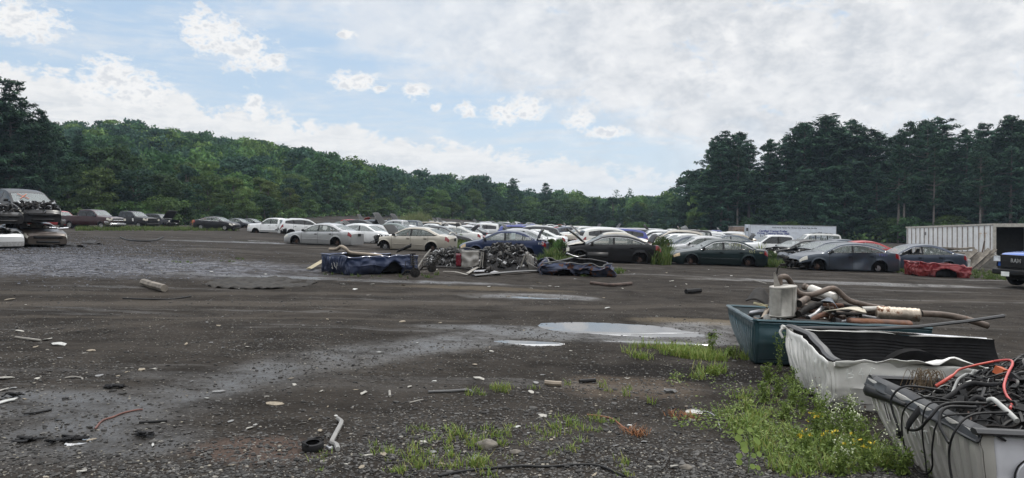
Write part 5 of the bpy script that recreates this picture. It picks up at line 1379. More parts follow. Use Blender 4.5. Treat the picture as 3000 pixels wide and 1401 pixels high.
    pipe([zm(960, 560, 10.1), zm(1090, 480, 10.3), zm(1210, 450, 10.6)], .045, M_DARK, 'black curved pipe beside the upright silencer')
    pipe([zm(1070, 610, 10.0), zm(1150, 570, 10.2), zm(1240, 490, 10.4)], .032, M_STEEL, 'thin grey pipe slanting up in the middle of the teal box')
    pipe([zm(955, 350, 10.9), zm(1200, 400, 10.9), zm(1450, 450, 10.8), zm(1700, 500, 10.6)], .028, M_DARK, 'long dark straight pipe below the bright round silencer')
    pipe([zm(1700, 505, 10.3), zm(1890, 500, 10.4)], .035, M_ALUM, 'short bright pipe beside the ribbed silencer')
    pipe([zm(1300, 440, 10.2), zm(1330, 520, 10.2), zm(1322, 620, 10.1)], .010, M_PIPE, 'thin rusty hanger rod hanging down from the heap', False)
    for k in range(44):
        xk = rnd.uniform(.22, 1.8); p = inbed(t, (xk, rnd.uniform(.35, 1.3), rnd.uniform(.42, .60) + .08 * min(1, xk))); d = Vector((rnd.uniform(.10, .16) if xk < .75 else rnd.uniform(.15, .45), rnd.uniform(-.2, .2), rnd.uniform(-.06, .06)))
        pipe([p - d, p + Vector((0, 0, rnd.uniform(-.04, .08))), p + d * rnd.uniform(.6, 1.2)], rnd.uniform(.018, .045), rnd.choice((M_PIPE, M_DARK, M_RUST, M_STEEL, M_RUBR)), 'loose dark length of exhaust pipe deep in the heap of the teal box')
    def sheet(name, pts, m, label, cat, th=.006, bend=.0, group=None):
        """bent sheet through four corner points"""
        A, B, C_, D_ = [Vector(p) for p in pts]; c = (A + B + C_ + D_) / 4; nrm = (B - A).cross(D_ - A).normalized()
        mb = MB(); mb.patch(lambda u, v: (A * (1 - u) * (1 - v) + B * u * (1 - v) + C_ * u * v + D_ * (1 - u) * v) - c + nrm * (bend * math.sin(math.pi * u) + .01 * nz((u * 3, v * 3, A.x), 1.3)), 14, 8)
        o = mb.build(name, m, None, 50); o.location = c; sm = o.modifiers.new('t', 'SOLIDIFY'); sm.thickness = th; return tag(o, label, cat, group)
    sheet('heat_shield', [zm(335, 410, 10.7), zm(600, 500, 10.5), zm(600, 330, 10.9), zm(430, 278, 11.1)], M_DARK, 'dark curved heat shield sticking out left of the upright silencer', 'heat shield', .01, .08, EX)
    sheet('metal_strip', [zm(430, 440, 10.45), zm(600, 485, 10.4), zm(600, 455, 10.42), zm(432, 418, 10.47)], mat('yellow_strip', (.30, .27, .16), .6), 'pale yellow strip along the edge of the dark heat shield', 'strip', .01, 0, EX)
    sheet('torn_sheet', [zm(1240, 530, 10.1), zm(1760, 545, 10.0), zm(1740, 505, 10.3), zm(1420, 510, 10.4)], mat('buff_sheet', (.40, .36, .28), .6, var=.3, rust=.35), 'buff torn sheet lying in the middle of the heap', 'sheet', .01, .04, EX)
    sheet('plastic_sheet', [zm(1210, 415, 10.4), zm(1440, 510, 10.2), zm(1380, 440, 10.5), zm(1260, 385, 10.6)], mat('cloudy_film', (.10, .12, .15), .3), 'crumpled dark film in the middle of the heap', 'film', .004, .06, EX)
    # ---- white box with black liner
    w, dn = bed('pickup_bed', (3.26, 7.44), -7, 2.32, 1.66, .60, P_WBED, M_LINER, 'empty dented white pickup box with black ribbed liner, middle of the three', lean=.06, taper=.74, nearh=.84, seed=9, amp=.050, sc=2.6, railm=P_WBED, rail=(0, 0, 0), liner=True, group=GB, rib=.014)
    mb = MB(); mb.tube([dn((-.05 + .012 * k, 1.64 - k * .155, .63 - .010 * k + .03 * math.sin(k * .5))) + Vector((.05 * math.sin(k * .32), 0, 0)) for k in range(11)], .052, 6, flat=.45); mb.build('rail_cap', M_RAIL, w)
    mb = MB(); mb.tube([(-.12, 1.72, .60), (.4, 1.72, .62), (1.0, 1.70, .645), (1.5, 1.66, .70), (2.0, 1.58, .80), (2.38, 1.50, .895)], .034, 6, flat=.6); mb.tube([(-.12, 1.74, .595), (.6, 1.73, .60), (1.3, 1.72, .60), (2.3, 1.72, .58)], .028, 6, flat=.6, mi=1); mb.build('rail_cap', [M_RAIL, M_CHROME], w)
    for x in (.62, 1.12, 1.78):
        mb = MB(); mb.box((x, 1.615, .50), (.055, .02, .06)); mb.tube([(x, 1.60, .495), (x, 1.588, .495)], .016, 8, 1); mb.build('tie_down', [M_STEEL, M_DARK], w)
    mb = MB(); mb.tube(spline([(-.10, 1.66, .60), (-.13, 1.67, .55), (-.10, 1.64, .48)], 6), .028, 8, flat=.6); mb.tube([(-.11, 1.68, .62), (-.05, 1.70, .60)], .024, 8); mb.build('torn_corner', P_WBED, w)
    mb = MB(); mb.tube([(.55, 1.45, .12), (.72, 1.5, .40)], .008, 6); mb.build('rod', M_DARK, w)
    mb = MB(); mb.patch(lambda u, v: dn((u * 2.3, -.06 + .24 * v * (.6 + .8 * nz((u * 3, 0, 2), 1.5)) + .07 * nz((u * 4, v, 1), 1.5), .505 + .075 * math.exp(-((u - .48) / .2) ** 2) + .05 * nz((u * 5, v * 2, 4), 1.2) + .04 * nz((u * 11, v * 2, 4), 1.2) - .06 * v)), 40, 6); o = mb.build('folded_top_edge', P_WBED, w, 60); sm = o.modifiers.new('t', 'SOLIDIFY'); sm.thickness = .006
    mb = MB()
    for st in strokes('B4C', .10, .36, .075, .10, .035): mb.tube([dn((x, 0, z)) + Vector((0, -.062, 0)) for x, z in st], .005, 5)
    mb.build('chalk_letters', M_CHALK, w)
    # ---- pewter box with wire harnesses
    g, dg = bed('pickup_bed', (3.17, 4.80), -3.3, 2.25, 1.72, .62, P_GBED, M_LINER, 'pewter pickup box heaped with black wiring, nearest of the three', lean=.09, taper=.68, seed=15, amp=.010, sc=2.2, railm=M_RAIL, rail=(0, 0, 1), group=GB, rib=.011, arch=(.62, .42, .05), sink=.09)
    for ch in children(g):
        if ch.name.startswith('side_panel') and ch.data.vertices[0].co.y < .5: ch.data.materials[0] = P_SILV2
    mb = MB(); mb.patch(lambda u, v: dg((-.125 + .19 * v + .025 * nz((u * 5, v, 3), 1.4), -.02 + u * 1.76, .640 - .05 * abs(v - .4) * 2 - .045 * (v < .2) + .015 * nz((u * 6, v * 2, 8), 1.2))), 50, 10)
    o = mb.build('rail_cap', M_RAIL, g, 40); sm = o.modifiers.new('t', 'SOLIDIFY'); sm.thickness = .014
    mb = MB(); mb.patch(lambda u, v: Vector((-.105 - .02 * math.sin(math.pi * v) - .02, .95 + u * .75, .585 - .10 * v * (1 - .6 * abs(1 - u)) - .02 * u)), 20, 6); o = mb.build('hanging_seal', M_BLACK, g, 50); sm = o.modifiers.new('t', 'SOLIDIFY'); sm.thickness = .01
    mb = MB(); mb.tube([(-.14, -.01, .635), (2.2, -.01, .635)], .045, 6, flat=.5); mb.build('rail_cap', M_RAIL, g)
    for (y, z, w_, h_) in ((1.42, .42, .055, .13), (1.30, .16, .055, .13)):
        mb = MB(); xx = -.09 * (z / .62) ** 1.3 - .05
        mb.tube([(xx, y - w_ / 2, z - h_ / 2), (xx, y - w_ / 2, z + h_ / 2), (xx, y + w_ / 2, z + h_ / 2), (xx, y + w_ / 2, z - h_ / 2), (xx, y - w_ / 2, z - h_ / 2)], .006, 5); mb.box((xx + .008, y, z), (.012, w_ * .7, h_ * .85), None, 1); taper_y(mb, .68, .62); mb.build('stamped_slot', [P_GBED, M_DARK], g)
    for y in (1.60, 1.18, .98, .80, .55, .42):
        mb = MB()
        a = [(-.09 * ((.50 + .04 * math.sin(q)) / .62) ** 1.3 - .048, y + .05 * math.cos(q), .47 + .04 * math.sin(q)) for q in np.linspace(0, math.pi, 8)]
        mb.tube([(a[0][0], a[0][1], .40)] + a + [(a[-1][0], a[-1][1], .40)], .007, 5)
        taper_y(mb, .68, .62); mb.build('pressed_bead', P_GBED, g)
    mb = MB()
    for st in strokes('WIT', 0, 0, .075, .085, .05) + strokes(')', .36, -.36, .06, .05, 0) + strokes(')', -.22, -.30, .06, .05, 0):
        mb.tube([(-.09 * ((.36 + z) / .62) ** 1.3 - .056, .98 - x, .36 + z) for x, z in st], .0045, 5)
    taper_y(mb, .68, .62); mb.build('chalk_letters', M_CHALK, g)
    mb = MB(); Mx = Matrix.Translation((.235, -.058, .36)) @ Matrix.Rotation(R(90), 4, 'X')
    mb.lathe([(.001, .012), (.118, .012), (.122, .008), (.122, -.01)], 40, Mx, 0); mb.lathe([(.126, .004), (.134, .004), (.134, -.004), (.126, -.004)], 40, Mx, 1, cap=False)
    mb.tube([(.27, -.075, .35), (.40, -.075, .345)], .022, 10); mb.build('fuel_flap', [P_SILV2, M_BLACK], g)
    # heap of harnesses
    def heapz(x, y): return .54 + .24 * math.sin(math.pi * min(1, max(0, (y + .1) / 1.9))) * sstep(-.05, .55, x) + .22 * sstep(.4, 1.2, x) + .05 * nz((x, y, 0), 2.2, 4)
    cb = MB(); cb.patch(lambda u, v: Vector((.05 + u * 2.1, .10 + v * 1.58, heapz(.05 + u * 2.1, .1 + v * 1.58) - .09)), 30, 24)
    for k in range(430):
        x, y = rnd.uniform(.06, 2.1), rnd.uniform(.10, 1.66); a = rnd.uniform(0, 6.28); pts = []
        for q in range(rnd.randint(4, 8)):
            pts.append((x, y, heapz(x, y) + rnd.uniform(-.07, .035))); a += rnd.uniform(-1.1, 1.1); s_ = rnd.uniform(.06, .17)
            x = min(2.15, max(.04, x + s_ * math.cos(a))); y = min(1.68, max(.08, y + s_ * math.sin(a)))
        q = rnd.random(); cb.tube(spline(pts, 20), rnd.choice((.003, .004, .006, .008, .011, .014)), 5, 0 if q < .86 else 1 if q < .96 else 2 if q < .975 else 3)
    for k in range(60):
        x, y = rnd.uniform(.1, 2.1), rnd.uniform(.15, 1.6); cb.box((x, y, heapz(x, y) + rnd.uniform(-.02, .03)), [rnd.uniform(.02, .07) for _ in range(3)], (rnd.uniform(-1, 1), rnd.uniform(-1, 1), rnd.uniform(0, 3)), 0 if rnd.random() < .8 else 1)
    o = cb.build('cable_heap', [M_BLACK, M_DARK, M_WHITEW, M_RUST], None, 50); o.location = g.location; o.rotation_euler = g.rotation_euler; tag(o, 'tangled heap of black vehicle wiring filling the pewter box', 'cable heap', None, 'stuff')
    def zc(cx, cy, d): return at(2500 + cx / 3, 1000 + cy / 3, d)
    CB = 'loose cables lying on the wiring heap'
    thing_tube('cable', [zc(725, 395, 6.0), zc(790, 355, 6.0), zc(880, 295, 6.05), zc(930, 250, 6.1), zc(1050, 215, 6.1), zc(1230, 178, 6.1)], [.014] * 12 + [.009] * 19, M_CORD, 'orange-red cable with thick handle running along the heap', 'cable', CB)
    thing_tube('cable', [zc(1240, 175, 6.1), zc(1370, 165, 6.0), zc(1400, 200, 5.9), zc(1360, 280, 5.7), zc(1325, 390, 5.5), zc(1345, 470, 5.4), zc(1390, 540, 5.3), zc(1380, 590, 5.2)], .010, M_PINK, 'red battery cable looping down on the right of the heap', 'cable', CB)
    thing_tube('cable', [zc(1500, 480, 5.5), zc(1400, 520, 5.5), zc(1300, 565, 5.4), zc(1200, 570, 5.4), zc(1100, 540, 5.4)], .008, mat('salmon_wire', (.36, .12, .085), .5), 'thin salmon cable snaking over the front of the heap', 'cable', CB)
    thing_tube('hose', [zc(1180, 520, 5.35), zc(1230, 512, 5.3), zc(1290, 560, 5.2), zc(1370, 630, 5.1), zc(1440, 700, 5.0)], .018, M_WHITEW, 'pale grey bent hose on the right of the heap', 'hose', CB)
    thing_tube('hose', [zc(830, 520, 5.7), zc(870, 450, 5.75), zc(920, 340, 5.8), zc(990, 290, 5.8)], .010, M_WHITEW, 'thin pale grey hose standing up in the heap', 'hose', CB)
    thing_tube('hose', [zc(780, 520, 5.6), zc(880, 460, 5.65), zc(960, 400, 5.7), zc(1060, 370, 5.7), zc(1180, 385, 5.65), zc(1300, 380, 5.6)], .020, M_RUBBER, 'thick black corrugated hose arching over the heap', 'hose', CB)
    thing_tube('hose', [zc(1020, 540, 5.4), zc(1080, 500, 5.4), zc(1180, 520, 5.35)], .018, M_RUBBER, 'short black hose in front of the pale bent hose', 'hose', CB)
    o = MB(); o.box((0, 0, 0), (.10, .07, .06), (.3, .2, .5)); o = o.build('connector', mat('orange_plug', (.45, .10, .03), .5)); o.location = zc(1300, 265, 5.9); tag(o, 'orange connector block on top of the heap', 'connector')
    o = MB(); o.box((0, 0, 0), (.10, .09, .05), (.5, .2, .3)); o = o.build('connector', M_BLACK); o.location = zc(1450, 335, 5.6); tag(o, 'square black connector block right of the red cable', 'connector')
    o = MB()
    for k in range(45):
        a = rnd.uniform(0, 6.28); q = Vector((rnd.uniform(-.07, .07), rnd.uniform(-.1, .1), -.12)); o.tube(spline([q, q + Vector((.02 * math.cos(a), .02, .12)), q + Vector((.08 * math.cos(a), .05 * math.sin(a), .2)), q + Vector((.14 * math.cos(a), .1 * math.sin(a), .06))], 9), .002, 4)
    o = o.build('root_clump', mat('dry_root', (.14, .10, .06), .9)); o.location = zc(630, 340, 6.15); tag(o, 'clump of dry brown roots at the back left of the wiring heap', 'root clump')
    # cables hanging over the end panel
    def hang(pts, rad, label, m=M_BLACK):
        return thing_tube('cable', [inbed(g, p) for p in pts], rad, m, label, 'cable', 'cables hanging over the pewter end panel', 8, per=40)
    hang([(.1, .62, .68), (-.12, .66, .70), (-.20, .80, .58), (-.19, .86, .40), (-.17, .80, .22), (-.16, .62, .14), (-.16, .45, .22), (-.20, .38, .42), (-.16, .36, .62), (.05, .30, .68)], .0065, 'black cable making one wide loop down the middle of the end panel')
    hang([(.15, .95, .70), (-.10, 1.02, .70), (-.19, 1.05, .60), (-.185, 1.04, .50), (-.17, 1.00, .42), (-.165, .96, .36)], .009, 'short black cable ending in a plug on the left of the end panel')
    hang([(.1, .52, .69), (-.15, .54, .68), (-.19, .55, .5), (-.16, .54, .25), (-.15, .50, .05), (-.14, .42, -.05)], .006, 'straight thin black cable hanging to the ground in front of the end panel')
    hang([(.2, .20, .72), (-.06, .16, .70), (-.20, .10, .60), (-.22, .12, .42), (-.20, .05, .20), (-.15, -.12, .06), (.05, -.16, .0)], .008, 'black cable hanging past the near corner of the pewter box')
    hang([(.35, .25, .72), (.30, .0, .70), (.28, -.09, .62), (.20, -.10, .40), (.10, -.11, .15), (.02, -.12, -.02)], .008, 'black cable hanging in front of the round fuel flap')
    hang([(.2, .45, .72), (-.08, .46, .70), (-.21, .42, .60), (-.22, .52, .50), (-.22, .64, .45), (-.215, .74, .44)], .011, 'thick black taped harness end curling at the middle of the end panel')
    hang([(.1, .40, .70), (-.12, .38, .69), (-.20, .30, .60), (-.20, .20, .52), (-.2, .16, .50)], .012, 'thick black sleeve draped over the near corner of the end panel')
    mb = MB(); mb.patch(lambda u, v: inbed(g, (-.20 - .03 * math.sin(u * 3), .56 + .16 * u + .03 * v, .60 - .30 * u + .05 * v + .1 * u * u)), 10, 2); o = mb.build('rubber_flap', M_RUBBER, None, 60); sm = o.modifiers.new('t', 'SOLIDIFY'); sm.thickness = .008; tag(o, 'strip of black rubber hanging from the middle of the rail cap', 'rubber strip')
    o = MB(); o.box((0, 0, 0), (.03, .035, .06)); o = o.build('connector', M_BLACK); o.location = inbed(g, (-.165, .955, .33)); tag(o, 'small black plug at the end of the short hanging cable', 'connector')
# ------------------------------------------------------------------ middle of the yard
def alternator(rnd, kind):
    mb = MB(); r = rnd.uniform(.06, .085)
    if kind == 0:
        mb.lathe([(.02, -.09), (r * .8, -.085), (r, -.06), (r, .05), (r * .8, .07), (.02, .075), (.02, .10), (r * .55, .10), (r * .55, .13), (r * .3, .135)], 14)
        mb.box((r * 1.1, 0, 0), (.06, .05, .12), None, 1); mb.box((-r * 1.1, .02, 0), (.07, .04, .05), None, 1)
    elif kind == 1:
        mb.lathe([(.05, -.10), (.055, .06), (.04, .10), (.02, .12)], 12); mb.lathe([(.028, -.09), (.028, .06)], 10, Matrix.Translation((.085, 0, 0))); mb.box((.04, 0, -.11), (.16, .13, .03), None, 1)
    elif kind == 2:
        mb.lathe([(.11, -.012), (.115, -.012), (.115, .012), (.095, .012), (.09, .004), (.035, .004), (.03, .02), (.012, .02)], 20)
        for k in range(5): mb.box((.06 * math.cos(k * 1.2566), .06 * math.sin(k * 1.2566), .006), (.08, .018, .012), (0, 0, k * 1.2566), 1)
    elif kind == 3:
        mb.tube(spline([(-.16, 0, 0), (-.05, .05, .02), (.05, -.03, .03), (.18, .02, 0)], 12), .026, 7); mb.lathe([(.05, -.02), (.05, .02)], 10, Matrix.Translation((-.16, 0, 0)), 1)
    else:
        mb.box((0, 0, 0), (.24, .13, .07), None, 0, .8); mb.box((.05, .02, .06), (.1, .08, .08), None, 1, .7); mb.lathe([(.03, 0), (.03, .1)], 8, Matrix.Translation((-.07, 0, .02)), 1)
    return mb

def coil(mb, base, axis, rad, turns, wire, mi=0):
    ax = Vector(axis); q = ax.to_track_quat('Z', 'Y'); L = ax.length; n = int(turns * 14)
    mb.tube([Vector(base) + q @ Vector((rad * math.cos(k / 14 * 6.283), rad * math.sin(k / 14 * 6.283), L * k / n)) for k in range(n + 1)], wire, 6, mi)

def heaps():
    rnd = random.Random(61)
    NM = ['alternator', 'starter_motor', 'pulley_wheel', 'pump_pipe', 'compressor']; CT = ['alternator', 'starter', 'pulley', 'pipe', 'compressor']
    LB = ['greasy grey alternator in the heap of engine parts', 'dark starter motor in the heap of engine parts', 'spoked pulley wheel in the heap of engine parts', 'bent pump pipe in the heap of engine parts', 'boxy compressor in the heap of engine parts']
    P_ = []
    MG = mat('greasy_alloy', (.062, .06, .056), .5, .5, var=.6, scale=20, dirt=.6, dirtcol=(.02, .018, .016)); MD = mat('greasy_iron', (.028, .026, .025), .55, .4, var=.6, scale=20)
    for k in range(5):
        o = alternator(rnd, k).build(NM[k], [MG if k in (0, 2) else MD, MD if k != 2 else M_ALLOY]); P_.append(o)
    used = [False] * 5; cnt = 0
    for (c, rx, ry, h, n, where) in ((G(1312, 785), .85, .8, .64, 34, 'left'), (G(1478, 792), 1.2, .95, .86, 80, 'right')):
        c = c + Vector((0, ry * .8, 0)); z0 = gz(c.x, c.y)
        core = MB(); f = lambda x, y: h * max(0, 1 - (abs(x) / rx) ** 2.4) ** .6 * max(0, 1 - (abs(y) / ry) ** 2.4) ** .6
        rr = random.Random(int(n)); tmp = MB(); junk(tmp, (-1, -1, 0), (1, 1, 0), 420, rr, 4, .85)
        # spread the junk over the mound surface
        k0 = 0
        for k in range(360):
            x, y = rr.uniform(-rx, rx), rr.uniform(-ry, ry); q = MB(); junk(q, (0, 0, 0), (.001, .001, .001), 1, rr, 4, .8)
            z = f(x, y) * rr.uniform(.8, 1.0)
            core.add([(a + x, b + y, cc + z) for a, b, cc in q.v], q.f, q.m[0] if q.m else 0)
        core.patch(lambda u, v: Vector(((u * 2 - 1) * rx, (v * 2 - 1) * ry, f((u * 2 - 1) * rx, (v * 2 - 1) * ry) * .88)), 16, 16, 1)
        o = core.build('engine_part_heap', [MG, MD, M_DARK, M_ALLOY], None, 45); o.location = (c.x, c.y, z0); tag(o, f'{"smaller" if where == "left" else "larger"} mound of mixed greasy castings and hoses on the ground', 'heap', None, 'stuff')
        for k in range(n):
            x = rnd.uniform(-rx, rx) * .95; y = -ry * rnd.uniform(.0, .97) if rnd.random() < .8 else ry * rnd.uniform(0, .6)
            kk = rnd.choice((0, 0, 0, 1, 1, 2, 3, 4))
            o = P_[kk] if not used[kk] else P_[kk].copy()
            if used[kk]: COL.objects.link(o)
            used[kk] = True
            o.location = (c.x + x, c.y + y, z0 + f(x, y) + .03); o.rotation_euler = (rnd.uniform(0, 6), rnd.uniform(0, 6), rnd.uniform(0, 6)); o.scale = (rnd.uniform(.9, 1.35),) * 3
            tag(o, LB[kk].replace('the heap', f'the {"smaller" if where == "left" else "larger"} heap'), CT[kk], 'engine parts piled on the ground'); cnt += 1
    # torn silver box corner with red lamp between the two heaps
    p = G(1352, 792); r = empty('truck_bed_corner', (p.x, p.y, p.z), R(8)); tag(r, 'torn silver corner of a pickup box with its dark red lamp, between the two heaps', 'bed corner')
    ps = paint('torn_silver_paint', (.33, .315, .29), .0, .6, .6, rust=.15)
    mb = MB(); mb.patch(lambda u, v: Vector((.0 + u * .62, -.06 * math.sin(u * 3) + .10 * nz((u * 2, v * 2, 0), 1.6), .02 + (.68 - .10 * (1 - v) * u * 3) * v + (.16 * (1 - v) * u))), 14, 12); o = mb.build('outer_panel', ps, r, 60); sm = o.modifiers.new('t', 'SOLIDIFY'); sm.thickness = .012
    mb = MB(); mb.patch(lambda u, v: Vector((-.20 + u * .20, .03 - .05 * math.sin(u * 3), .14 + v * .46)), 6, 6); o = mb.build('tail_light', mat('dull_red_lens', (.13, .012, .022), .25, coat=.5), r, 60); sm = o.modifiers.new('t', 'SOLIDIFY'); sm.thickness = .05
    mb = MB(); mb.tube([(-.05, .05, .70), (.3, .05, .71), (.95, .10, .73)], .04, 6, flat=.4); mb.tube([(-.05, .2, .76), (.2, .2, .80), (.5, .2, .75)], .05, 6, flat=.5); mb.build('rail_cap', M_RAIL, r)
    mb = MB(); mb.box((.70, .1, .36), (.04, .04, .60), (0, .14, 0)); mb.box((.78, .1, .38), (.03, .03, .55), (0, .1, 0)); mb.box((.86, .2, .38), (.12, .03, .62), None, 1); mb.build('cut_edge', [M_PALE, M_DARK], r)
    p = G(1548, 795); r = empty('truck_bed_corner', (p.x, p.y, p.z), R(-10)); tag(r, 'torn silver box end with white cut edges at the right end of the larger heap', 'bed corner')
    mb = MB(); mb.patch(lambda u, v: Vector((u * .3 - .1, .05 * nz((u, v, 2), 5), .1 + v * .62 - .2 * u * v)), 8, 10); mb.patch(lambda u, v: Vector((.05 + u * .5, -.25 - .1 * v, .04 + .30 * v * (1 - u))), 8, 6); o = mb.build('outer_panel', ps, r, 60); sm = o.modifiers.new('t', 'SOLIDIFY'); sm.thickness = .014
    mb = MB(); mb.box((-.22, -.05, .32), (.05, .04, .66), (0, .35, 0)); mb.box((-.02, 0, .45), (.05, .04, .5), (0, .1, 0)); mb.build('cut_edge', M_PALE, r)
    # floor strips in front of the heaps
    for (a, b, m, lab, w) in (((1385, 812), (1620, 796), M_RAIL, 'long dark strip of box floor lying along the front of the larger heap', .10), ((1262, 787), (1395, 795), M_DARK, 'dark sheet strip lying along the front of the smaller heap', .10), ((1368, 806), (1420, 780), M_PALE, 'pale bent strip leaning between the two heaps', .07), ((1396, 800), (1460, 806), M_STEEL, 'crumpled grey sheet lying before the larger heap', .16), ((1370, 810), (1300, 800), M_PALE, 'thin pale strip before the bed corner', .04),
                              ((1222, 790), (1262, 735), M_PALE, 'pale strip propped against the smaller heap', .05)):
        A, B = G(*a), G(*b)
        if b[1] < 760: B = at(b[0], b[1], A.y + .3)
        thing_tube('metal_strip', [A + Vector((0, 0, .05)), (A + B) / 2 + Vector((0, 0, .09)), B + Vector((0, 0, .05))], w, m, lab, 'strip', None, 6, flat=.35)
    # suspension legs with coil springs
    for (px, py, lean, lab) in ((1213, 815, (-.05, .1, .62), 'leaning suspension leg with brake disc beside the dark blue box'), (1262, 800, (.30, .2, .48), 'second suspension leg with coil spring leaning against the smaller heap'), (1420, 806, (.24, -.1, .10), 'coil spring leg lying flat before the larger heap')):
        p = G(px, py); r = empty('suspension_leg', (p.x, p.y, p.z + .12)); tag(r, lab, 'suspension leg')
        ax = Vector(lean); mb = MB(); mb.tube([(0, 0, 0), ax * .55, ax], [.035, .03, .02], 8); mb.lathe([(.09, 0), (.11, .02), (.09, .03)], 16, Matrix.Translation(ax * .95) @ ax.to_track_quat('Z', 'Y').to_matrix().to_4x4()); mb.build('strut', M_DARK, r)
        mb = MB(); coil(mb, ax * .42, ax * .5, .085, 5, .013); mb.build('coil_spring', mat('dull_spring', (.06, .055, .05), .6, .5), r)
        if px != 1420:
            mb = MB(); mb.lathe([(.05, .03), (.07, .03), (.08, .01), (.15, .01), (.152, -.012), (.05, -.02)], 22, Matrix.Translation((.05, -.12, .05)) @ Matrix.Rotation(R(90), 4, 'X') @ Matrix.Rotation(.3, 4, 'Y')); mb.build('brake_disc', M_DARK, r)
            mb = MB(); mb.tube(spline([(-.35, -.05, -.02), (-.2, -.1, .12), (0, -.05, .05)], 8), .025, 6); mb.tube(spline([(-.35, -.05, -.02), (-.15, .15, .0), (0, -.02, .05)], 8), .02, 6); mb.tube([(-.28, 0, 0), (-.26, .05, .38), (-.1, .06, .42)], .01, 5); mb.build('control_arm', M_DARK, r)
    # dark blue box
    b, _ = bed('pickup_bed', (-4.96, 22.25), 43, 2.55, 1.62, .55, P_BLUEB, M_LINER, 'dark blue pickup box with white scuffs on its ribbed end, alone in the middle', lean=.05, seed=22, amp=.085, sc=2.4, railm=P_BLUEB, rib=.012, arch=(.60, .40, .0))
    mb = MB(); rr = random.Random(3)
    for k in range(9):
        y = .62 + k * .055 + rr.uniform(-.02, .02); z0 = rr.uniform(.12, .3); mb.tube([(-.05, y, z0), (-.075, y + rr.uniform(-.05, .09), z0 + rr.uniform(.12, .24))], .006, 4)
    mb.build('scuff_marks', M_CHALK, b)
    z2 = lambda cx, cy, d: at(650 + cx / 4.01, 550 + cy / 4.01, d)
    thing_tube('exhaust_pipe', [z2(1265, 725, 23.2), z2(1350, 722, 23.1), z2(1400, 692, 22.9), z2(1450, 715, 22.8), z2(1500, 762, 22.8), z2(1600, 775, 22.9), z2(1720, 785, 23.1), z2(1870, 800, 23.5)], .055, M_TAN, 'fat tan exhaust pipe lying across the dark blue box', 'exhaust pipe', None, 10)
    A = [z2(2045, 770, 24.3), z2(2225, 700, 24.4), z2(2228, 655, 24.4), z2(2070, 735, 24.3)]
    mb = MB(); cc = sum(A, Vector()) / 4; mb.add([a - cc for a in A], [(0, 1, 2, 3)]); o = mb.build('black_panel', M_BLACK); o.location = cc; sm = o.modifiers.new('t', 'SOLIDIFY'); sm.thickness = .03; tag(o, 'black plastic panel sticking up from the right end of the dark blue box', 'panel')
    thing_tube('board', [G(905, 792) + Vector((0, 0, .05)), G(948, 783) + Vector((0, 0, .25))], .10, mat('tan_board', (.30, .26, .17), .8), 'tan board leaning against the left end of the dark blue box', 'board', None, 4, flat=.3)
    # crushed blue box with rust
    p = G(1588, 806); c, _ = bed('pickup_bed', (p.x, p.y), 4, 2.45, 1.5, .56, P_CRUSH, M_LINER, 'crushed blue pickup box streaked with rust, right of the heaps', lean=-.25, seed=40, amp=.18, sc=2.3, railm=M_RAIL, rib=.012, arch=(.30, .34, -.05), endpanel=True, sag=.20)
    for (a, b_, r_, lab) in (((1590, 772), (1715, 748), .05, 'black rail lying slanted across the crushed blue box'), ((1660, 742), (1700, 754), .05, 'grey perforated rail on the crushed blue box')):
        thing_tube('rail', [at(*a, 24.6), at((a[0] + b_[0]) / 2, (a[1] + b_[1]) / 2 + 2, 24.7), at(*b_, 24.8)], r_, M_RAIL if 'black' in lab else M_STEEL, lab, 'rail', None, 6, flat=.5)
    A = [at(1720, 752, 25.2), at(1782, 754, 25.2), at(1782, 740, 25.3), at(1722, 738, 25.3)]; cc = sum(A, Vector()) / 4
    mb = MB(); mb.add([a - cc for a in A], [(0, 1, 2, 3)]); o = mb.build('black_panel', M_BLACK); o.location = cc; sm = o.modifiers.new('t', 'SOLIDIFY'); sm.thickness = .03; tag(o, 'black sheet standing behind the crushed blue box', 'panel')
    A, B = G(1575, 790), G(1660, 795); thing_tube('bumper_skin', [A + Vector((0, 0, .28)), (A + B) / 2 + Vector((0, -.1, .10)), B + Vector((0, 0, .22))], .09, M_BLACK, 'black bumper skin curling up at the left end of the crushed blue box', 'bumper', None, 6, flat=.3)
    # red box at the right
    p = G(2696, 810); r, _ = bed('pickup_bed', (p.x, p.y), -6, 2.05, 1.5, .58, P_REDB, M_LINER, 'battered red pickup box lying in the grass by the lumber', lean=.05, seed=51, amp=.12, sc=2.2, railm=P_REDB, arch=(.52, .42, .0), endpanel=True, tilt=(0, 3))
    p = G(2800, 795); mb = MB(); mb.patch(lambda u, v: Vector((u * 1.0, .05 * math.sin(3 * v) + .15 * u, v * .62 * (1 - .25 * u * u))), 10, 8); o = mb.build('white_panel', P_WHITE2, None, 60); o.location = (p.x + .6, p.y + 1.2, gz(p.x, p.y) + .02); sm = o.modifiers.new('t', 'SOLIDIFY'); sm.thickness = .05; tag(o, 'rounded white body panel behind the right end of the red box', 'body panel')

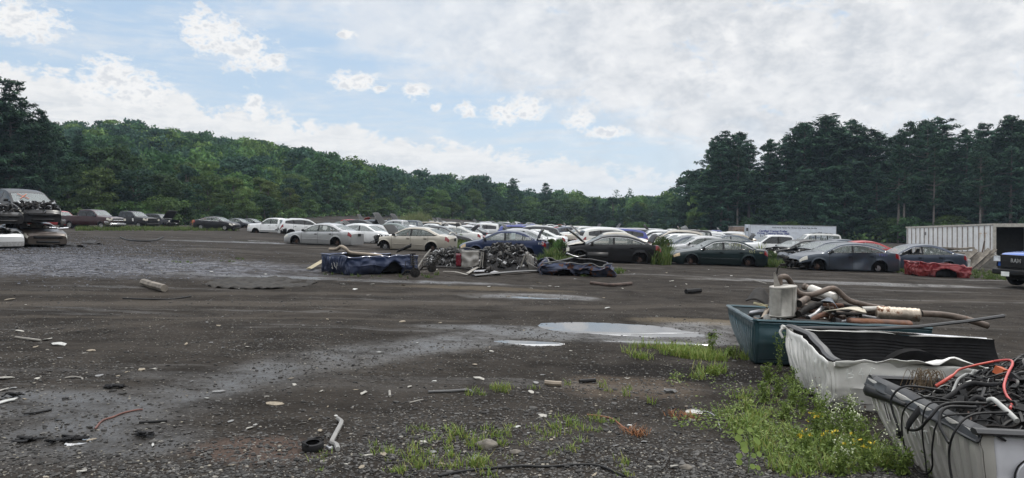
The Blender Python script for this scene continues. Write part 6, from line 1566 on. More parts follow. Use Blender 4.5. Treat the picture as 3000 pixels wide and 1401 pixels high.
# ------------------------------------------------------------------ container, trailer, lumber
def boxes():
    mw = mat('container_white', (.74, .75, .75), .5, var=.06, scale=3, dirt=.22, rust=.05, dirtcol=(.22, .20, .17))
    near = Vector((X(2912, 42), 42, 0)); z = gz(near.x, near.y) - .12
    c = empty('shipping_container', (near.x, near.y, z)); c.rotation_euler = (R(-1.6), 0, R(-2.2)); tag(c, 'long white ribbed container with open dark end facing the yard', 'container')
    L, W, H = 10.0, 2.44, 2.58
    mb = MB()
    # long side: flat sheet with upright posts
    mb.box((.03, L / 2, H / 2), (.04, L - .1, H - .1)); mb.box((W - .03, L / 2, H / 2), (.04, L - .1, H - .1)); k = .25
    while k < L - .1: mb.box((-.012, k, H / 2), (.045, .05, H - .16), None, 1); mb.box((W + .012, k, H / 2), (.045, .05, H - .16), None, 1); k += .56
    mb.build('side_wall', [mw, mat('post_grey', (.30, .27, .24), .6, var=.3, rust=.25)], c, smooth=False)
    mb = MB(); mb.box((W / 2, L / 2, H - .02), (W, L, .06)); mb.build('roof', mw, c, smooth=False)
    mb = MB(); mb.box((W / 2, L / 2, .06), (W, L, .12)); mb.build('floor', M_WOOD, c, smooth=False)
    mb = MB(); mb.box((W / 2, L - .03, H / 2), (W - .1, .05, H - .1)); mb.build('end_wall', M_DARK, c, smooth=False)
    fr = mat('frame_white', (.42, .40, .36), .6, var=.2, rust=.4)
    mb = MB(); mb.box((.06, -.02, H / 2), (.14, .12, H + .02)); mb.box((W - .06, -.02, H / 2), (.14, .12, H + .02)); mb.box((W / 2, -.02, H - .05), (W, .13, .20)); mb.box((0, L / 2, H), (.08, L, .10)); mb.box((0, L / 2, .08), (.08, L, .14)); mb.build('frame', fr, c, smooth=False)
    mb = MB(); mb.box((W / 2, 1.0, H / 2), (W - .16, .04, H - .24)); mb.build('interior_shade', M_BLACK, c, smooth=False)  # black sheet just inside the open end stands in for interior shade
    mb = MB(); mb.box((-.02, L - 2.6, H - .45), (.02, .22, .2)); mb.build('id_plate', mat('grey_plate', (.2, .2, .2), .6), c, smooth=False)
    mo = mat('faded_orange', (.50, .36, .24), .7); mb = MB()
    for y in (.75, 1.25): mb.box((-.004, y, H - .5), (.012, .34, .03)); mb.box((-.004, y, H - .64), (.012, .03, .26))
    mb.build('faded_letters', mo, c, smooth=False)
    # semi-trailer with lettering
    D = 112; x0 = X(2197, D); x1 = X(2451, D); zt = at(2197, 658, D).z; L = x1 - x0; H = 2.75
    t = empty('semi_trailer', (x0, D, zt - H)); t.rotation_euler = (0, R(1.1), R(1.0)); tag(t, 'white box trailer lettered in blue, parked below the pines', 'trailer')
    mt = mat('trailer_white', (.60, .64, .70), .4, var=.08, scale=2, dirt=.25, dirtcol=(.36, .36, .36))
    mb = MB(); mb.box((L / 2, 1.25, H / 2), (L, 2.5, H)); mb.build('box_body', mt, t, smooth=False)
    mb = MB(); mb.box((L / 2, -.01, H - .05), (L, .05, .08)); mb.box((-.01, -.01, H / 2), (.07, .07, H)); mb.box((L / 2, -.01, .06), (L, .05, .12)); mb.box((L, -.01, H / 2), (.06, .06, H)); mb.build('edge_trim', mat('trim_grey', (.35, .36, .38), .5, .4), t, smooth=False)
    mb = MB()
    for y in (.5, 1.9): mb.tube([(-.05, y, .1), (-.05, y, H - .1)], .03, 6)
    mb.box((-.03, 1.25, H * .72), (.02, .8, .5), None, 1); mb.build('door_bars', [M_STEEL, M_DARK], t)
    mb = MB(); mb.box((L * .18, 1.25, -.28), (2.6, 2.2, .5)); mb.box((L * .8, 1.25, -.3), (.5, 2.0, .6)); mb.build('undercarriage', M_DARK, t, smooth=False)
    mb = MB()
    for xx in (L * .12, L * .22): mb.lathe([(.2, -.15), (.48, -.14), (.5, 0), (.48, .14), (.2, .15)], 20, Matrix.Translation((xx, .2, -.55)) @ Matrix.Rotation(R(90), 4, 'X'))
    mb.build('wheel', M_RUBBER, t)
    blue = mat('letter_blue', (.02, .03, .20), .6); blk = mat('letter_black', (.02, .02, .03), .6)
    S = Matrix.Rotation(R(90), 4, 'X'); px2x = lambda px: (px - 2197) / (2451 - 2197) * L; py2z = lambda py: H - (py - 659) / FPX * D
    def lt(txt, cx, cy, size, m, wpx=None, **kw):
        me = text_mesh(txt, size, **kw)
        if wpx:
            xs = [v.co.x for v in me.vertices]; f = (wpx / (2451 - 2197) * L) / (max(xs) - min(xs)); me.transform(Matrix.Diagonal((f, 1, 1, 1)))
        me.transform(Matrix.Translation((px2x(cx), -.012, py2z(cy))) @ S); me.materials.clear(); me.materials.append(m)
        o = bpy.data.objects.new('lettering', me); COL.objects.link(o); adopt(o, t)
    u = lambda cx, cy: (2100 + cx / 6.44, 640 + cy / 6.44)
    lt('Third Party Tester For Florida CDL Road Test On Site', *u(1465, 172), .26, blk, 133, bold=.006, shear=.25)
    lt('Certified Tractor-Trailer', *u(1065, 240), .42, blue, 84, bold=.014); lt('Driver Training Since 1963', *u(1068, 284), .42, blue, 94, bold=.014); lt('1- 800 - 423-6837', *u(1070, 332), .52, blk, 79, bold=.016)
    lt('T57', *u(676, 308), .38, blk, 12, bold=.014); lt('T57', *u(2140, 310), .75, blk, 24, bold=.03)
    lt('CDL', *u(1835, 318), .62, blue, 16); lt('GS', *u(1958, 262), .5, blk, 11, bold=.01)
    mb = MB()
    for (a, b) in (((1775, 292), (1775, 345)), ((1775, 345), (1970, 352)), ((1775, 292), (1905, 292))): mb.box(((px2x(u(*a)[0]) + px2x(u(*b)[0])) / 2, -.012, (py2z(u(*a)[1]) + py2z(u(*b)[1])) / 2), (abs(px2x(u(*b)[0]) - px2x(u(*a)[0])) + .05, .012, abs(py2z(u(*b)[1]) - py2z(u(*a)[1])) + .05))
    mb.build('lettering', blue, t, smooth=False)
    # rusty box behind its left end
    x = X(2146, 122); o = empty('storage_box', (x, 122, at(2146, 664, 122).z - 2.4)); tag(o, 'rust-stained grey box body half hidden behind the left end of the lettered trailer', 'storage box')
    mb = MB(); mb.box((1.2, 1.2, 1.2), (2.3, 2.4, 2.4)); mb.build('box_body', mat('rusty_box', (.20, .15, .12), .8, var=.4, scale=1.2, rust=.5), o, smooth=False)
    mb = MB(); mb.box((1.2, 1.2, 2.42), (2.5, 2.5, .08)); mb.box((2.36, -.02, 1.2), (.08, .06, 2.4)); mb.build('edge_trim', M_STEEL, o, smooth=False)
    # lumber leaning by the container
    rnd = random.Random(12); base = G(2830, 778); LB = 'old timbers piled by the container'
    proto = None
    for k in range(26):
        mb = MB(); mb.box((0, 0, 0), (rnd.uniform(1.5, 2.2), .17, .09)); o = mb.build('timber', M_WOOD, None, smooth=False)
        if k < 13: o.location = (X(2760 + k * 5, 39.5), 39.5 + rnd.uniform(-.3, .3), gz(X(2790, 39.5), 39.5) + .30 + (k % 4) * .24 + rnd.uniform(0, .1)); o.rotation_euler = (rnd.uniform(-.1, .1), rnd.uniform(-.10, .10), rnd.uniform(-.3, .3))
        else: o.location = (X(2815 + (k - 13) * 6, 38), 38 + rnd.uniform(-.3, .3), gz(X(2830, 38), 38) + .42 + rnd.uniform(-.1, .15)); o.rotation_euler = (R(35 + rnd.uniform(-6, 6)), R(-33 + rnd.uniform(-6, 6)), R(20 + rnd.uniform(-8, 8)))
        tag(o, 'grey weathered timber ' + ('lying flat in' if k < 13 else 'leaning on') + ' the pile beside the white container', 'timber', LB)
    thing_tube('iron_bar', [at(2877, 742, 38.5), at(2884, 707, 38.8)], .035, M_RUST, 'thin rusty iron bar leaning against the white container', 'bar', None, 6)
    mb = MB(); mb.box((0, 0, .35), (.75, .12, .8), (R(12), 0, 0)); o = mb.build('concrete_slab', mat('slab_grey', (.20, .19, .17), .9, bump=.3), None, smooth=False); p = G(2898, 786); o.location = (p.x, p.y, p.z); tag(o, 'grey slab leaning by the near corner of the white container', 'slab')

# ------------------------------------------------------------------ stacked wrecks on the left
def stack():
    ST = 'stacked wrecks at the left edge'
    c = build_car('sedan', SEDAN, P_BRONZE, seed=61, flat=.62, noglass=(('L', 0), ('L', 1), ('R', 0), ('R', 1), 'ws'), norearbumper=True, drop=.10); place(c, (X(92, 33.6), 33.6, 0), R(-42)); tag(c, 'crushed bronze sedan at the bottom of the right stack, nose to the yard', 'car', ST)
    c = build_car('sedan', SEDAN_NEW, P_BLACK, seed=62, hood='off', drop=.15, bumperm=P_DGREY, glass=M_GLASS_D); place(c, (X(66, 33.6), 33.6, 0), R(-38), 1.22, R(5)); tag(c, 'black sedan without bonnet on top of the crushed bronze sedan', 'car', ST)
    m = MB(); junk(m, (1.3, -.7, .65), (2.25, .7, .90), 70, random.Random(5), 3, .9); m.build('engine', [M_BLACK, M_DARK, M_STEEL], c)
    S = SEDAN_NEW; x = S['L'] / 2
    m = MB(); Mx = Matrix.Translation((x + .03, 0, .56)) @ Matrix.Rotation(R(90), 4, 'Y')
    m.lathe([(.075, 0), (.085, .004), (.085, .012), (.07, .014)], 24, Mx, cap=False)
    m.lathe([(.001, .003), (.075, .003)], 24, Mx, 1)
    for pts in ([(-.045, .04), (0, -.02), (.045, .04)], [(-.06, .02), (-.03, -.06), (0, .0), (.03, -.06), (.06, .02)]): m.tube([Mx @ Vector((-b, a, .012)) for a, b in pts], .006, 5)
    m.build('front_badge', [M_CHROME, M_BLACK], c)
    mo = mat('orange_mark', (.55, .12, .04), .7); top = prof(S['top'], .05); m = MB()
    for a, b in (((.62, -.45), (1.0, -.10)), ((.62, -.10), (1.0, -.45))): m.tube([(q[0], q[1], top(q[0]) - .15 + .03) for q in [((a[0] * (1 - t) + b[0] * t), a[1] * (1 - t) + b[1] * t) for t in np.linspace(0, 1, 7)]], .014, 5)
    m.build('paint_cross', mo, c)
    c = build_car('sedan', SEDAN_NEW, P_WHITE, seed=63, flat=.6, bumperm=paint('grimy_white_paint', (.50, .51, .52), 0, .45, .8), hood='off', grille=False, headm=P_WHITE, noglass=(('L', 0), ('L', 1), ('R', 0), ('R', 1), 'ws')); place(c, (X(-85, 31.2), 31.2, 0), R(-24)); tag(c, 'crushed white car at the bottom left corner stack, cut off by the left edge', 'car', ST)
    c = build_car('sedan', SEDAN, P_BLACK, seed=64, flat=.75, hood='off', wheels='alloy'); place(c, (X(-78, 31.4), 31.4, 0), R(-26), .98, R(1)); tag(c, 'black wreck lying on the crushed white car at the left edge', 'car', ST)
    m = MB(); junk(m, (1.2, -.8, .55), (2.3, .8, .85), 60, random.Random(9), 2, .9); m.build('engine', [M_BLACK, M_DARK], c)
    p = G(118, 690); thing_tube('chrome_bumper', [at(148, 667, 42), at(172, 669, 42), at(200, 668, 42.3)], .10, M_CHROME, 'chrome bumper lying behind the stacked wrecks', 'bumper', None, 8, flat=.5)
    for (px, py, lab) in ((205, 724, 'flattened black bumper cover by the nose of the crushed bronze sedan'), (272, 716, 'scrap of black plastic lying apart on the soil right of the stack')):
        p = G(px, py); mb = MB(); mb.patch(lambda u, v: Vector(((u - .5) * (1.3 if px < 250 else .9), (v - .5) * .4, .05 + .07 * nz((u * 4, v * 3, px), 1.2) + .10 * math.sin(u * 5) * v)), 14, 5); o = mb.build('bumper_cover', M_BLACK, None, 60); o.location = p + Vector((0, 0, .03)); sm = o.modifiers.new('t', 'SOLIDIFY'); sm.thickness = .015; tag(o, lab, 'bumper')
    # orange and brown wreckage beyond the open bonnet
    p = G(548, 668); m = MB(); junk(m, (-1.4, -.6, .2), (1.6, .6, 1.1), 50, random.Random(14), 3, 2.0); o = m.build('wreckage', [mat('orange_sheet', (.33, .10, .035), .6, rust=.3), M_DARK, M_RUST]); o.location = (p.x, p.y + 4, p.z); tag(o, 'orange and brown remains of a burnt truck behind the open bonnet', 'wreck')
# ------------------------------------------------------------------ water, stones, scraps, weeds
def puddles():
    m, t, b = newmat('standing_water'); co = t.new('ShaderNodeTexCoord').outputs['Object']
    b.inputs['Base Color'].default_value = (.055, .052, .048, 1); b.inputs['Roughness'].default_value = .02; b.inputs['IOR'].default_value = 3.2; b.inputs['Specular IOR Level'].default_value = .8
    bn = t.new('ShaderNodeBump'); bn.inputs['Strength'].default_value = .03; t.set(bn.inputs['Height'], t.noise(co, 3, 3)); t.set(b.inputs['Normal'], bn.outputs[0])
    rnd = random.Random(2)
    for (px, py, rx, ry, dp, lev) in PUD:
        c = G(px, py); HOLLOWS.append((c.x, c.y, rx, ry, dp))
        POOLS.append((px, py, c, rx, ry, lev))
    for (px, py, c, rx, ry, lev) in POOLS:
        n = 56; mb = MB(); RR = (.3, .6, .8, .95, 1.1, 1.3); vs = [(c.x, c.y, gz(c.x, c.y) + lev)]
        for r_ in RR:
            for k in range(n):
                a = 2 * math.pi * k / n; q = r_ * (1.1 + .28 * noise.noise((math.cos(a) * 1.6 + px, math.sin(a) * 1.6, 0)) + .10 * noise.noise((math.cos(a) * 6 + px, math.sin(a) * 6, 3))); x, y = c.x + rx * q * math.cos(a), c.y + ry * q * math.sin(a)
                z = lev
                if r_ > 1: z = min(lev, GN(x, y) - (.004 if r_ < 1.2 else .04))
                vs.append((x, y, gz(x, y) + z))
        mb.add(vs, [(0, k + 1, (k + 1) % n + 1) for k in range(n)])
        mb.f += [(1 + i * n + k, 1 + (i + 1) * n + k, 1 + (i + 1) * n + (k + 1) % n, 1 + i * n + (k + 1) % n) for i in range(len(RR) - 1) for k in range(n)]; mb.m += [0] * (len(mb.f) - len(mb.m))
        o = mb.build('puddle', m, None); tag(o, kind='structure')
POOLS = []
PUD = [(1775, 956, 1.22, .60, .09, -.022), (1925, 972, .95, .34, .080, -.032), (1600, 872, .85, .24, .08, -.018), (1545, 1001, .50, .15, .085, -.012), (1930, 1001, .75, .12, .08, -.018), (232, 1286, .08, .08, .05, -.016), (305, 1311, .13, .04, .05, -.016),
       (720, 704, 2.2, .5, .07, -.03), (800, 709, 1.6, .5, .07, -.03), (640, 697, 1.0, .4, .06, -.03), (2700, 836, 2.2, .18, .06, -.03), (2450, 812, 2.4, .14, .06, -.03), (1570, 1003, .3, .1, .05, -.03)]

def stones():
    rng = np.random.default_rng(4); rnd = random.Random(4)
    base = []
    for k in range(6):
        bm = bmesh.new(); bmesh.ops.create_icosphere(bm, subdivisions=1, radius=1)
        V = np.array([v.co[:] for v in bm.verts]); F = np.array([[v.index for v in f.verts] for f in bm.faces]); bm.free()
        V = V * rng.uniform(.65, 1.2, V.shape) * np.array([1, rng.uniform(.6, .9), rng.uniform(.28, .5)]); base.append((V, F))
    def scatter(name, n, fd, size, m, label, cat='gravel', flat=1.0):
        VV, FF = [], []; off = 0; k = 0
        while k < n:
            px = rng.uniform(-100, 3100); py = 700 + (1401 + 60 - 700) * rng.uniform(0, 1) ** .75
            d = 2143 * 1.85 / max(20, py - 640); 
            x = (px - 1500) / FPX * d; y = d + rng.uniform(-.2, .2) * d * .2
            if rng.uniform() > fd(x, y, px, py): continue
            k += 1
            V, F = base[rng.integers(6)]; s = size * math.exp(rng.normal() * .42); a = rng.uniform(0, 6.28); c, sn = math.cos(a), math.sin(a)
            q = (V * s) @ np.array([[c, -sn, 0], [sn, c, 0], [0, 0, 1]]).T * np.array([1, 1, flat]) + np.array([x, y, gz(x, y) + GN(x, y) + s * .10])
            VV.append(q); FF.append(F + off); off += len(V)
        me = bpy.data.meshes.new(name); me.from_pydata(np.concatenate(VV).tolist(), [], np.concatenate(FF).tolist()); me.materials.append(m); me.update()
        o = bpy.data.objects.new(name, me); COL.objects.link(o); tag(o, label, cat, None, 'stuff')
    gm = island_mat('gravel_grey', [(.012, .0115, .011), (.024, .023, .021), (.045, .043, .04), (.10, .096, .09), (.02, .019, .018)], .75, .35)
    gl = island_mat('gravel_pale', [(.13, .126, .118), (.21, .20, .18), (.26, .235, .185), (.19, .185, .18)], .8, .3)
    def fd(x, y, px, py):
        q = .25 + 1.5 * max(0, noise.noise((x * .5, y * .5, 7)) + .1) ** 1.0
        q += .8 * math.exp(-((px - 1850) / 500) ** 2 - ((py - 1330) / 130) ** 2) + .6 * math.exp(-((px - 760) / 260) ** 2 - ((py - 1030) / 45) ** 2) + .5 * math.exp(-((px - 1500) / 500) ** 2 - ((py - 1040) / 50) ** 2)
        return min(1, q * .55)
    scatter('gravel', 42000, fd, .0115, gm, 'loose dark grey gravel scattered over the yard soil')
    scatter('pale_gravel', 11000, fd, .0075, gl, 'paler chips lying among the dark gravel', 'gravel', .8)
    fb = lambda x, y, px, py: (1 if y > 12 else 0) * math.exp(-((px - 150) / 330) ** 2 - ((py - 775) / 42) ** 2)
    scatter('crushed_stone', 18000, fb, .020, island_mat('crushed_blue_stone', [(.035, .037, .045), (.07, .074, .088), (.11, .115, .135), (.15, .157, .18)], .7, .4), 'bluish crushed stone spread before the stacked wrecks')

def GN(x, y):
    """the ground's small unevenness, as in build_ground"""
    a = sstep(60, 25, y) if y > 25 else 1.0; z = 0.0
    if 3 < y < 60 and -40 < x < 40:
        f = 1.0; h = 0.0
        for (cx, cy, rx, ry, dp) in HOLLOWS:
            q = ((x - cx) / rx) ** 2 + ((y - cy) / ry) ** 2
            if q < 4: h -= dp * math.exp(-q * 1.2); f = min(f, 1 - .3 * math.exp(-q * .8))
        z = f * a * (.035 * noise.noise((x * .45, y * .45, 3)) + .018 * noise.noise((x * 1.7, y * 1.7, 9))) + h
        if y < 30: z += .012 * noise.noise((x * 5, y * 5, 1)) * a * f
    return z

def scraps():
    rnd = random.Random(17)
    cols = {'pale': mat('scrap_pale', (.34, .325, .29), .7, var=.25, dirt=.3), 'grey': mat('scrap_grey', (.17, .17, .17), .6, var=.3, dirt=.3), 'tan': mat('scrap_tan', (.23, .195, .145), .8, var=.3), 'white': mat('scrap_white', (.42, .42, .40), .6, var=.2, dirt=.3), 'black': M_BLACK, 'red': mat('scrap_red', (.30, .08, .05), .6)}
    protos = []
    for k in range(7):
        n = rnd.randint(5, 8); el = rnd.uniform(.25, .8)
        out = [(math.cos(6.283 * i / n) * rnd.uniform(.6, 1.1), el * math.sin(6.283 * i / n) * rnd.uniform(.6, 1.1), .12 * rnd.uniform(-1, 1)) for i in range(n)]
        mb = MB(); mb.plate(out, .10); o = mb.build('shard', cols['pale'], smooth=False); o['painted'] = 1; protos.append(o)
    used = set()
    spots = []
    # shards read off the photograph
    for (px, py, s, c) in ((140, 993, .16, 'pale'), (170, 1010, .14, 'white'), (105, 1015, .06, 'tan'), (265, 1027, .07, 'tan'), (250, 1036, .05, 'pale'), (545, 1009, .10, 'tan'), (640, 955, .07, 'tan'), (725, 1017, .06, 'pale'), (415, 1086, .08, 'tan'), (450, 1082, .06, 'pale'), (12, 1114, .12, 'pale'), (20, 1180, .13, 'white'), (10, 1145, .08, 'pale'), (110, 1114, .05, 'pale'), (290, 1105, .08, 'grey'), (370, 1094, .04, 'tan'), (605, 1168, .06, 'white'), (640, 1149, .09, 'grey'), (805, 1184, .12, 'tan'), (850, 1108, .06, 'tan'), (862, 1126, .05, 'pale'), (940, 1148, .05, 'pale'), (908, 1228, .05, 'tan'), (960, 1193, .04, 'tan'), (985, 1216, .03, 'white'), (885, 1242, .05, 'pale'), (748, 1246, .03, 'white'), (240, 1384, .05, 'pale'), (1110, 1032, .10, 'white'), (1065, 1150, .07, 'pale'), (1040, 1141, .05, 'tan'), (1200, 1132, .05, 'pale'), (1390, 1072, .06, 'tan'), (1400, 1108, .10, 'pale'), (1440, 1030, .06, 'pale'), (1435, 1018, .05, 'tan'), (1570, 1121, .07, 'grey'), (1555, 1148, .07, 'pale'), (1591, 1098, .05, 'grey'), (1672, 1031, .06, 'pale'), (1080, 1340, .07, 'pale'), (1295, 1363, .05, 'tan'), (1390, 1347, .08, 'grey'), (1240, 1301, .05, 'pale'), (1145, 1321, .04, 'tan'), (1615, 1291, .05, 'tan'), (1835, 1106, .06, 'pale'), (2020, 1188, .07, 'tan'), (1975, 1375, .06, 'pale'), (1740, 1395, .06, 'tan'), (1800, 1310, .05, 'grey'), (1590, 1218, .07, 'pale'), (1290, 945, .07, 'tan'), (1180, 943, .09, 'tan'), (1040, 846, .12, 'white'), (1080, 866, .09, 'pale'), (620, 798, .14, 'white'), (1830, 960, .05, 'grey'), (1610, 838, .12, 'pale'), (1780, 905, .10, 'white'), (2130, 842, .12, 'pale'), (2290, 836, .25, 'white'), (1490, 868, .1, 'tan'), (30, 877, .14, 'tan'), (55, 968, .10, 'pale'), (560, 1122, .05, 'grey'), (330, 1130, .04, 'pale'), (960, 940, .1, 'tan')):
        spots.append((px, py, s, c))
    for k in range(60):
        px, py = rnd.uniform(0, 2100), 850 + 540 * rnd.random() ** 1.2; spots.append((px, py, rnd.uniform(.025, .06), rnd.choice(('pale', 'grey', 'tan', 'white', 'grey', 'black'))))
    for k in range(45):
        px, py = rnd.uniform(700, 2200), rnd.uniform(790, 850); spots.append((px, py, rnd.uniform(.05, .12), rnd.choice(('pale', 'grey', 'tan', 'white', 'black'))))
    for (px, py, s, c) in spots:
        k = rnd.randrange(7); o = protos[k]
        if k in used: o = protos[k].copy(); COL.objects.link(o)
        used.add(k); o.material_slots[0].link = 'OBJECT'; o.material_slots[0].material = cols[c]
        p = G(px, py); o.location = (p.x, p.y, p.z + GN(p.x, p.y) + .004 + .05 * s); o.rotation_euler = (rnd.uniform(-.15, .15), rnd.uniform(-.15, .15), rnd.uniform(0, 6.28)); s *= .82; o.scale = (s, s, min(s, .08))
        nm = {'pale': 'pale buff', 'grey': 'grey', 'tan': 'tan', 'white': 'whitish', 'black': 'black', 'red': 'red'}[c]
        zone = 'the left part of the near soil' if px < 900 and py > 930 else 'the middle of the near soil' if py > 930 and px < 1600 else 'the gravel before the weeds' if py > 930 else 'the open soil in front of the wrecks'
        tag(o, f'small {nm} shard lying flat on {zone}', 'shard', f'{nm} shards on {zone}')
    def rod(pts, r, m, lab, cat, name, **k):
        P_ = []
        for q in pts:
            p = G(q[0], q[1]); P_.append(Vector((p.x, p.y, p.z + GN(p.x, p.y) + r * 1.1 + (q[2] if len(q) > 2 else 0))))
        return thing_tube(name, P_, r, m, lab, cat, None, 7, **k)
    rod([(990, 1235), (1000, 1245), (995, 1258), (978, 1285), (972, 1298), (985, 1308), (990, 1325)], .020, mat('grey_tube', (.24, .235, .225), .6, var=.2, dirt=.4), 'kinked grey tube lying beside the small tyre ring', 'tube', 'bent_tube')
    rod([(958, 1316), (966, 1322), (972, 1318)], .015, M_STEEL, 'short hook of tube left of the kinked grey tube', 'tube', 'bent_tube')
    rod([(278, 1262), (300, 1238), (330, 1226), (360, 1215), (400, 1205), (418, 1203)], .008, mat('copper_wire', (.13, .05, .036), .6), 'reddish frayed cable lying on wet soil at the left', 'cable', 'cable')
    rod([(408, 1246), (440, 1245), (490, 1241)], .010, M_BLACK, 'thin black rod lying right of the reddish cable', 'rod', 'rod')
    rod([(1255, 1150), (1310, 1147), (1370, 1141), (1388, 1150)], .014, mat('grey_rod', (.10, .10, .10), .5), 'bent dark grey rod lying in the middle of the near soil', 'rod', 'rod')
    rod([(1285, 1396), (1350, 1385), (1440, 1376), (1530, 1372), (1600, 1372), (1700, 1366), (1760, 1372), (1830, 1401)], .010, M_BLACK, 'long black hose curving along the bottom of the picture', 'hose', 'hose')
    rod([(1595, 1125), (1620, 1126), (1645, 1128)], .030, M_TAN, 'tan pipe stub lying beside a tuft of grass', 'pipe', 'pipe_stub')
    rod([(1697, 1121), (1745, 1119)], .022, M_BLACK, 'flat black strip lying right of the tan pipe stub', 'strip', 'rubber_strip')
    rod([(1141, 1145), (1142, 1158), (1143, 1163)], .014, M_PALE, 'short buff tube left of the bent dark rod', 'tube', 'bent_tube')
    rod([(1200, 1181), (1225, 1175), (1240, 1173)], .008, M_PALE, 'thin buff stick below the bent dark rod', 'stick', 'stick')
    rod([(45, 987), (80, 992), (120, 998)], .016, M_PALE, 'long pale strip on the soil at far left', 'strip', 'strip')
    rod([(190, 1112), (215, 1110), (238, 1112), (242, 1117)], .009, M_PALE, 'thin bent pale rod on the left soil', 'rod', 'rod')
    rod([(70, 1218), (110, 1212), (150, 1203)], .010, M_BLACK, 'thin dark stick on the wet soil at the left edge', 'stick', 'stick')
    rod([(420, 837), (445, 845), (482, 855)], .085, M_WOOD, 'weathered log lying on the open soil', 'log', 'log')
    rod([(352, 697), (375, 705), (420, 708), (455, 706), (478, 697)], .04, M_BLACK, 'long black weather strip curved on the far soil at left', 'strip', 'weather_strip')
    rod([(360, 875), (430, 879), (500, 878), (560, 872)], .015, M_BLACK, 'thin dark hose lying along the wheel tracks', 'hose', 'hose')
    rod([(1730, 834), (1790, 840), (1850, 834)], .05, mat('rust_beam', (.075, .05, .04), .8, var=.4), 'long rust-brown beam lying in front of the crushed blue box', 'beam', 'beam')
    rod([(2010, 862), (2052, 860)], .065, M_RUBBER, 'black rubber roll lying alone on the soil behind the teal box', 'roll', 'rubber_roll')
    rod([(2078, 988), (2092, 988)], .05, M_BLACK, 'small black block beside the big puddle', 'block', 'rubber_block')
    rod([(2205, 823), (2245, 832)], .014, M_PALE, 'thin pale lath on the soil behind the upright silencer', 'lath', 'lath')
    rod([(1720, 1213), (1760, 1218), (1795, 1226), (1825, 1250), (1838, 1260)], .008, mat('rust_wire', (.20, .085, .045), .8), 'rusty brown wire lying across the gravel by the weeds', 'wire', 'wire')
    rod([(2030, 1200), (2070, 1202), (2098, 1220), (2112, 1262)], .006, M_STEEL, 'thin grey wire curving beside the weeds', 'wire', 'wire')
    for (px, py, r, lab) in ((917, 1321, .085, 'small black tyre-like ring beside the kinked grey tube'), (2034, 1202, .085, 'round white lid with dark centre lying on the gravel')):
        p = G(px, py); mb = MB(); white = 'white' in lab
        if white: mb.lathe([(.001, .01), (r * .35, .012), (r * .4, .004), (r, .006), (r * 1.02, .014), (r, .0)], 24); 
        else: mb.lathe([(r * .62, 0), (r * .92, 0), (r, .015), (r, .045), (r * .92, .06), (r * .62, .06)], 26, cap=False); mb.tube([(r * math.cos(a) * .95, r * math.sin(a) * .95, .062 + .012 * math.sin(a * 2)) for a in np.linspace(.3, 4.6, 14)], .007, 5)
        o = mb.build('lid' if white else 'rubber_ring', cols['white'] if white else M_RUBBER); o.location = (p.x, p.y, p.z + GN(p.x, p.y) + .005); o.rotation_euler = (R(6), 0, 0); tag(o, lab, 'lid' if white else 'ring')
    # black mangled rubber bits
    for (px, py, s, lab) in ((335, 1141, .12, 'mangled black hose loop on the wet soil at left'), (205, 1284, .13, 'crumpled black scrap in the tiny puddle'), (80, 1290, .10, 'flat black block on the wet soil at the lower left'), (420, 1280, .09, 'dark clod-like scrap right of the tiny puddle'), (40, 1166, .09, 'dark rubbery scrap at the left edge'), (150, 1295, .05, 'small dark lump left of the tiny puddle'), (1965, 1147, .07, 'grey crumpled scrap on the black soil')):
        p = G(px, py); mb = MB()
        for q in range(5): mb.tube(spline([Vector((rnd.uniform(-s, s), rnd.uniform(-s * .5, s * .5), rnd.uniform(.01, .04))) for _ in range(4)], 12), s * .13, 6, flat=.6)
        o = mb.build('rubber_scrap', M_RUBBER if 'grey' not in lab else cols['grey']); o.location = (p.x, p.y, p.z + GN(p.x, p.y)); tag(o, lab, 'scrap')
    # brownish tuft of dead stalks, bigger stones
    for (px, py, s, lab) in ((1424, 1309, .085, 'largest brown stone on the near gravel'), (1010 + 500, 1330, .045, 'grey stone right of the brown stone'), (2010, 1380, .05, 'grey stone at the foot of the weeds')):
        p = G(px, py); bm = bmesh.new(); bmesh.ops.create_icosphere(bm, subdivisions=3, radius=1)
        for v in bm.verts: v.co = Vector((v.co.x, v.co.y * .75, v.co.z * .5)) * (1 + .25 * noise.noise(v.co * 1.4 + Vector((px, 0, 0)))) * s
        me = bpy.data.meshes.new('stone'); bm.to_mesh(me); bm.free(); me.polygons.foreach_set('use_smooth', [True] * len(me.polygons)); me.materials.append(mat('brown_stone', (.14, .125, .105), .85, var=.4, scale=14, bump=.4)); o = bpy.data.objects.new('stone', me); COL.objects.link(o); o.location = (p.x, p.y, p.z + GN(p.x, p.y) + s * .2); tag(o, lab, 'stone')
    # ragged rubber mat
    pts = [(600, 832), (660, 824), (730, 822), (800, 818), (870, 822), (905, 838), (850, 832), (800, 838), (760, 842), (735, 846), (690, 840), (650, 838)]
    W_ = [G(*p) for p in pts]; c = sum(W_, Vector()) / len(W_); x0, x1 = min(p.x for p in W_), max(p.x for p in W_); y0, y1 = min(p.y for p in W_), max(p.y for p in W_)
    mb = MB(); mb.patch(lambda u, v: Vector(((x0 + (x1 - x0) * u) - c.x, y0 - .3 + (y1 - y0 + .6) * (.5 + (v - .5) * (.35 + .65 * math.sin(math.pi * min(.98, u + .02)) ** .7)) + .25 * nz((u * 4, v, 2), 1.3) - c.y, .03 + .07 * nz((u * 7, v * 2, 1), 1.0) + .05 * nz((u * 16, v * 5, 6), 1.0) + .02 * nz((u * 40, v * 9, 6), 1.0) - SLOPE * ((x0 + (x1 - x0) * u) - c.x))), 50, 14)
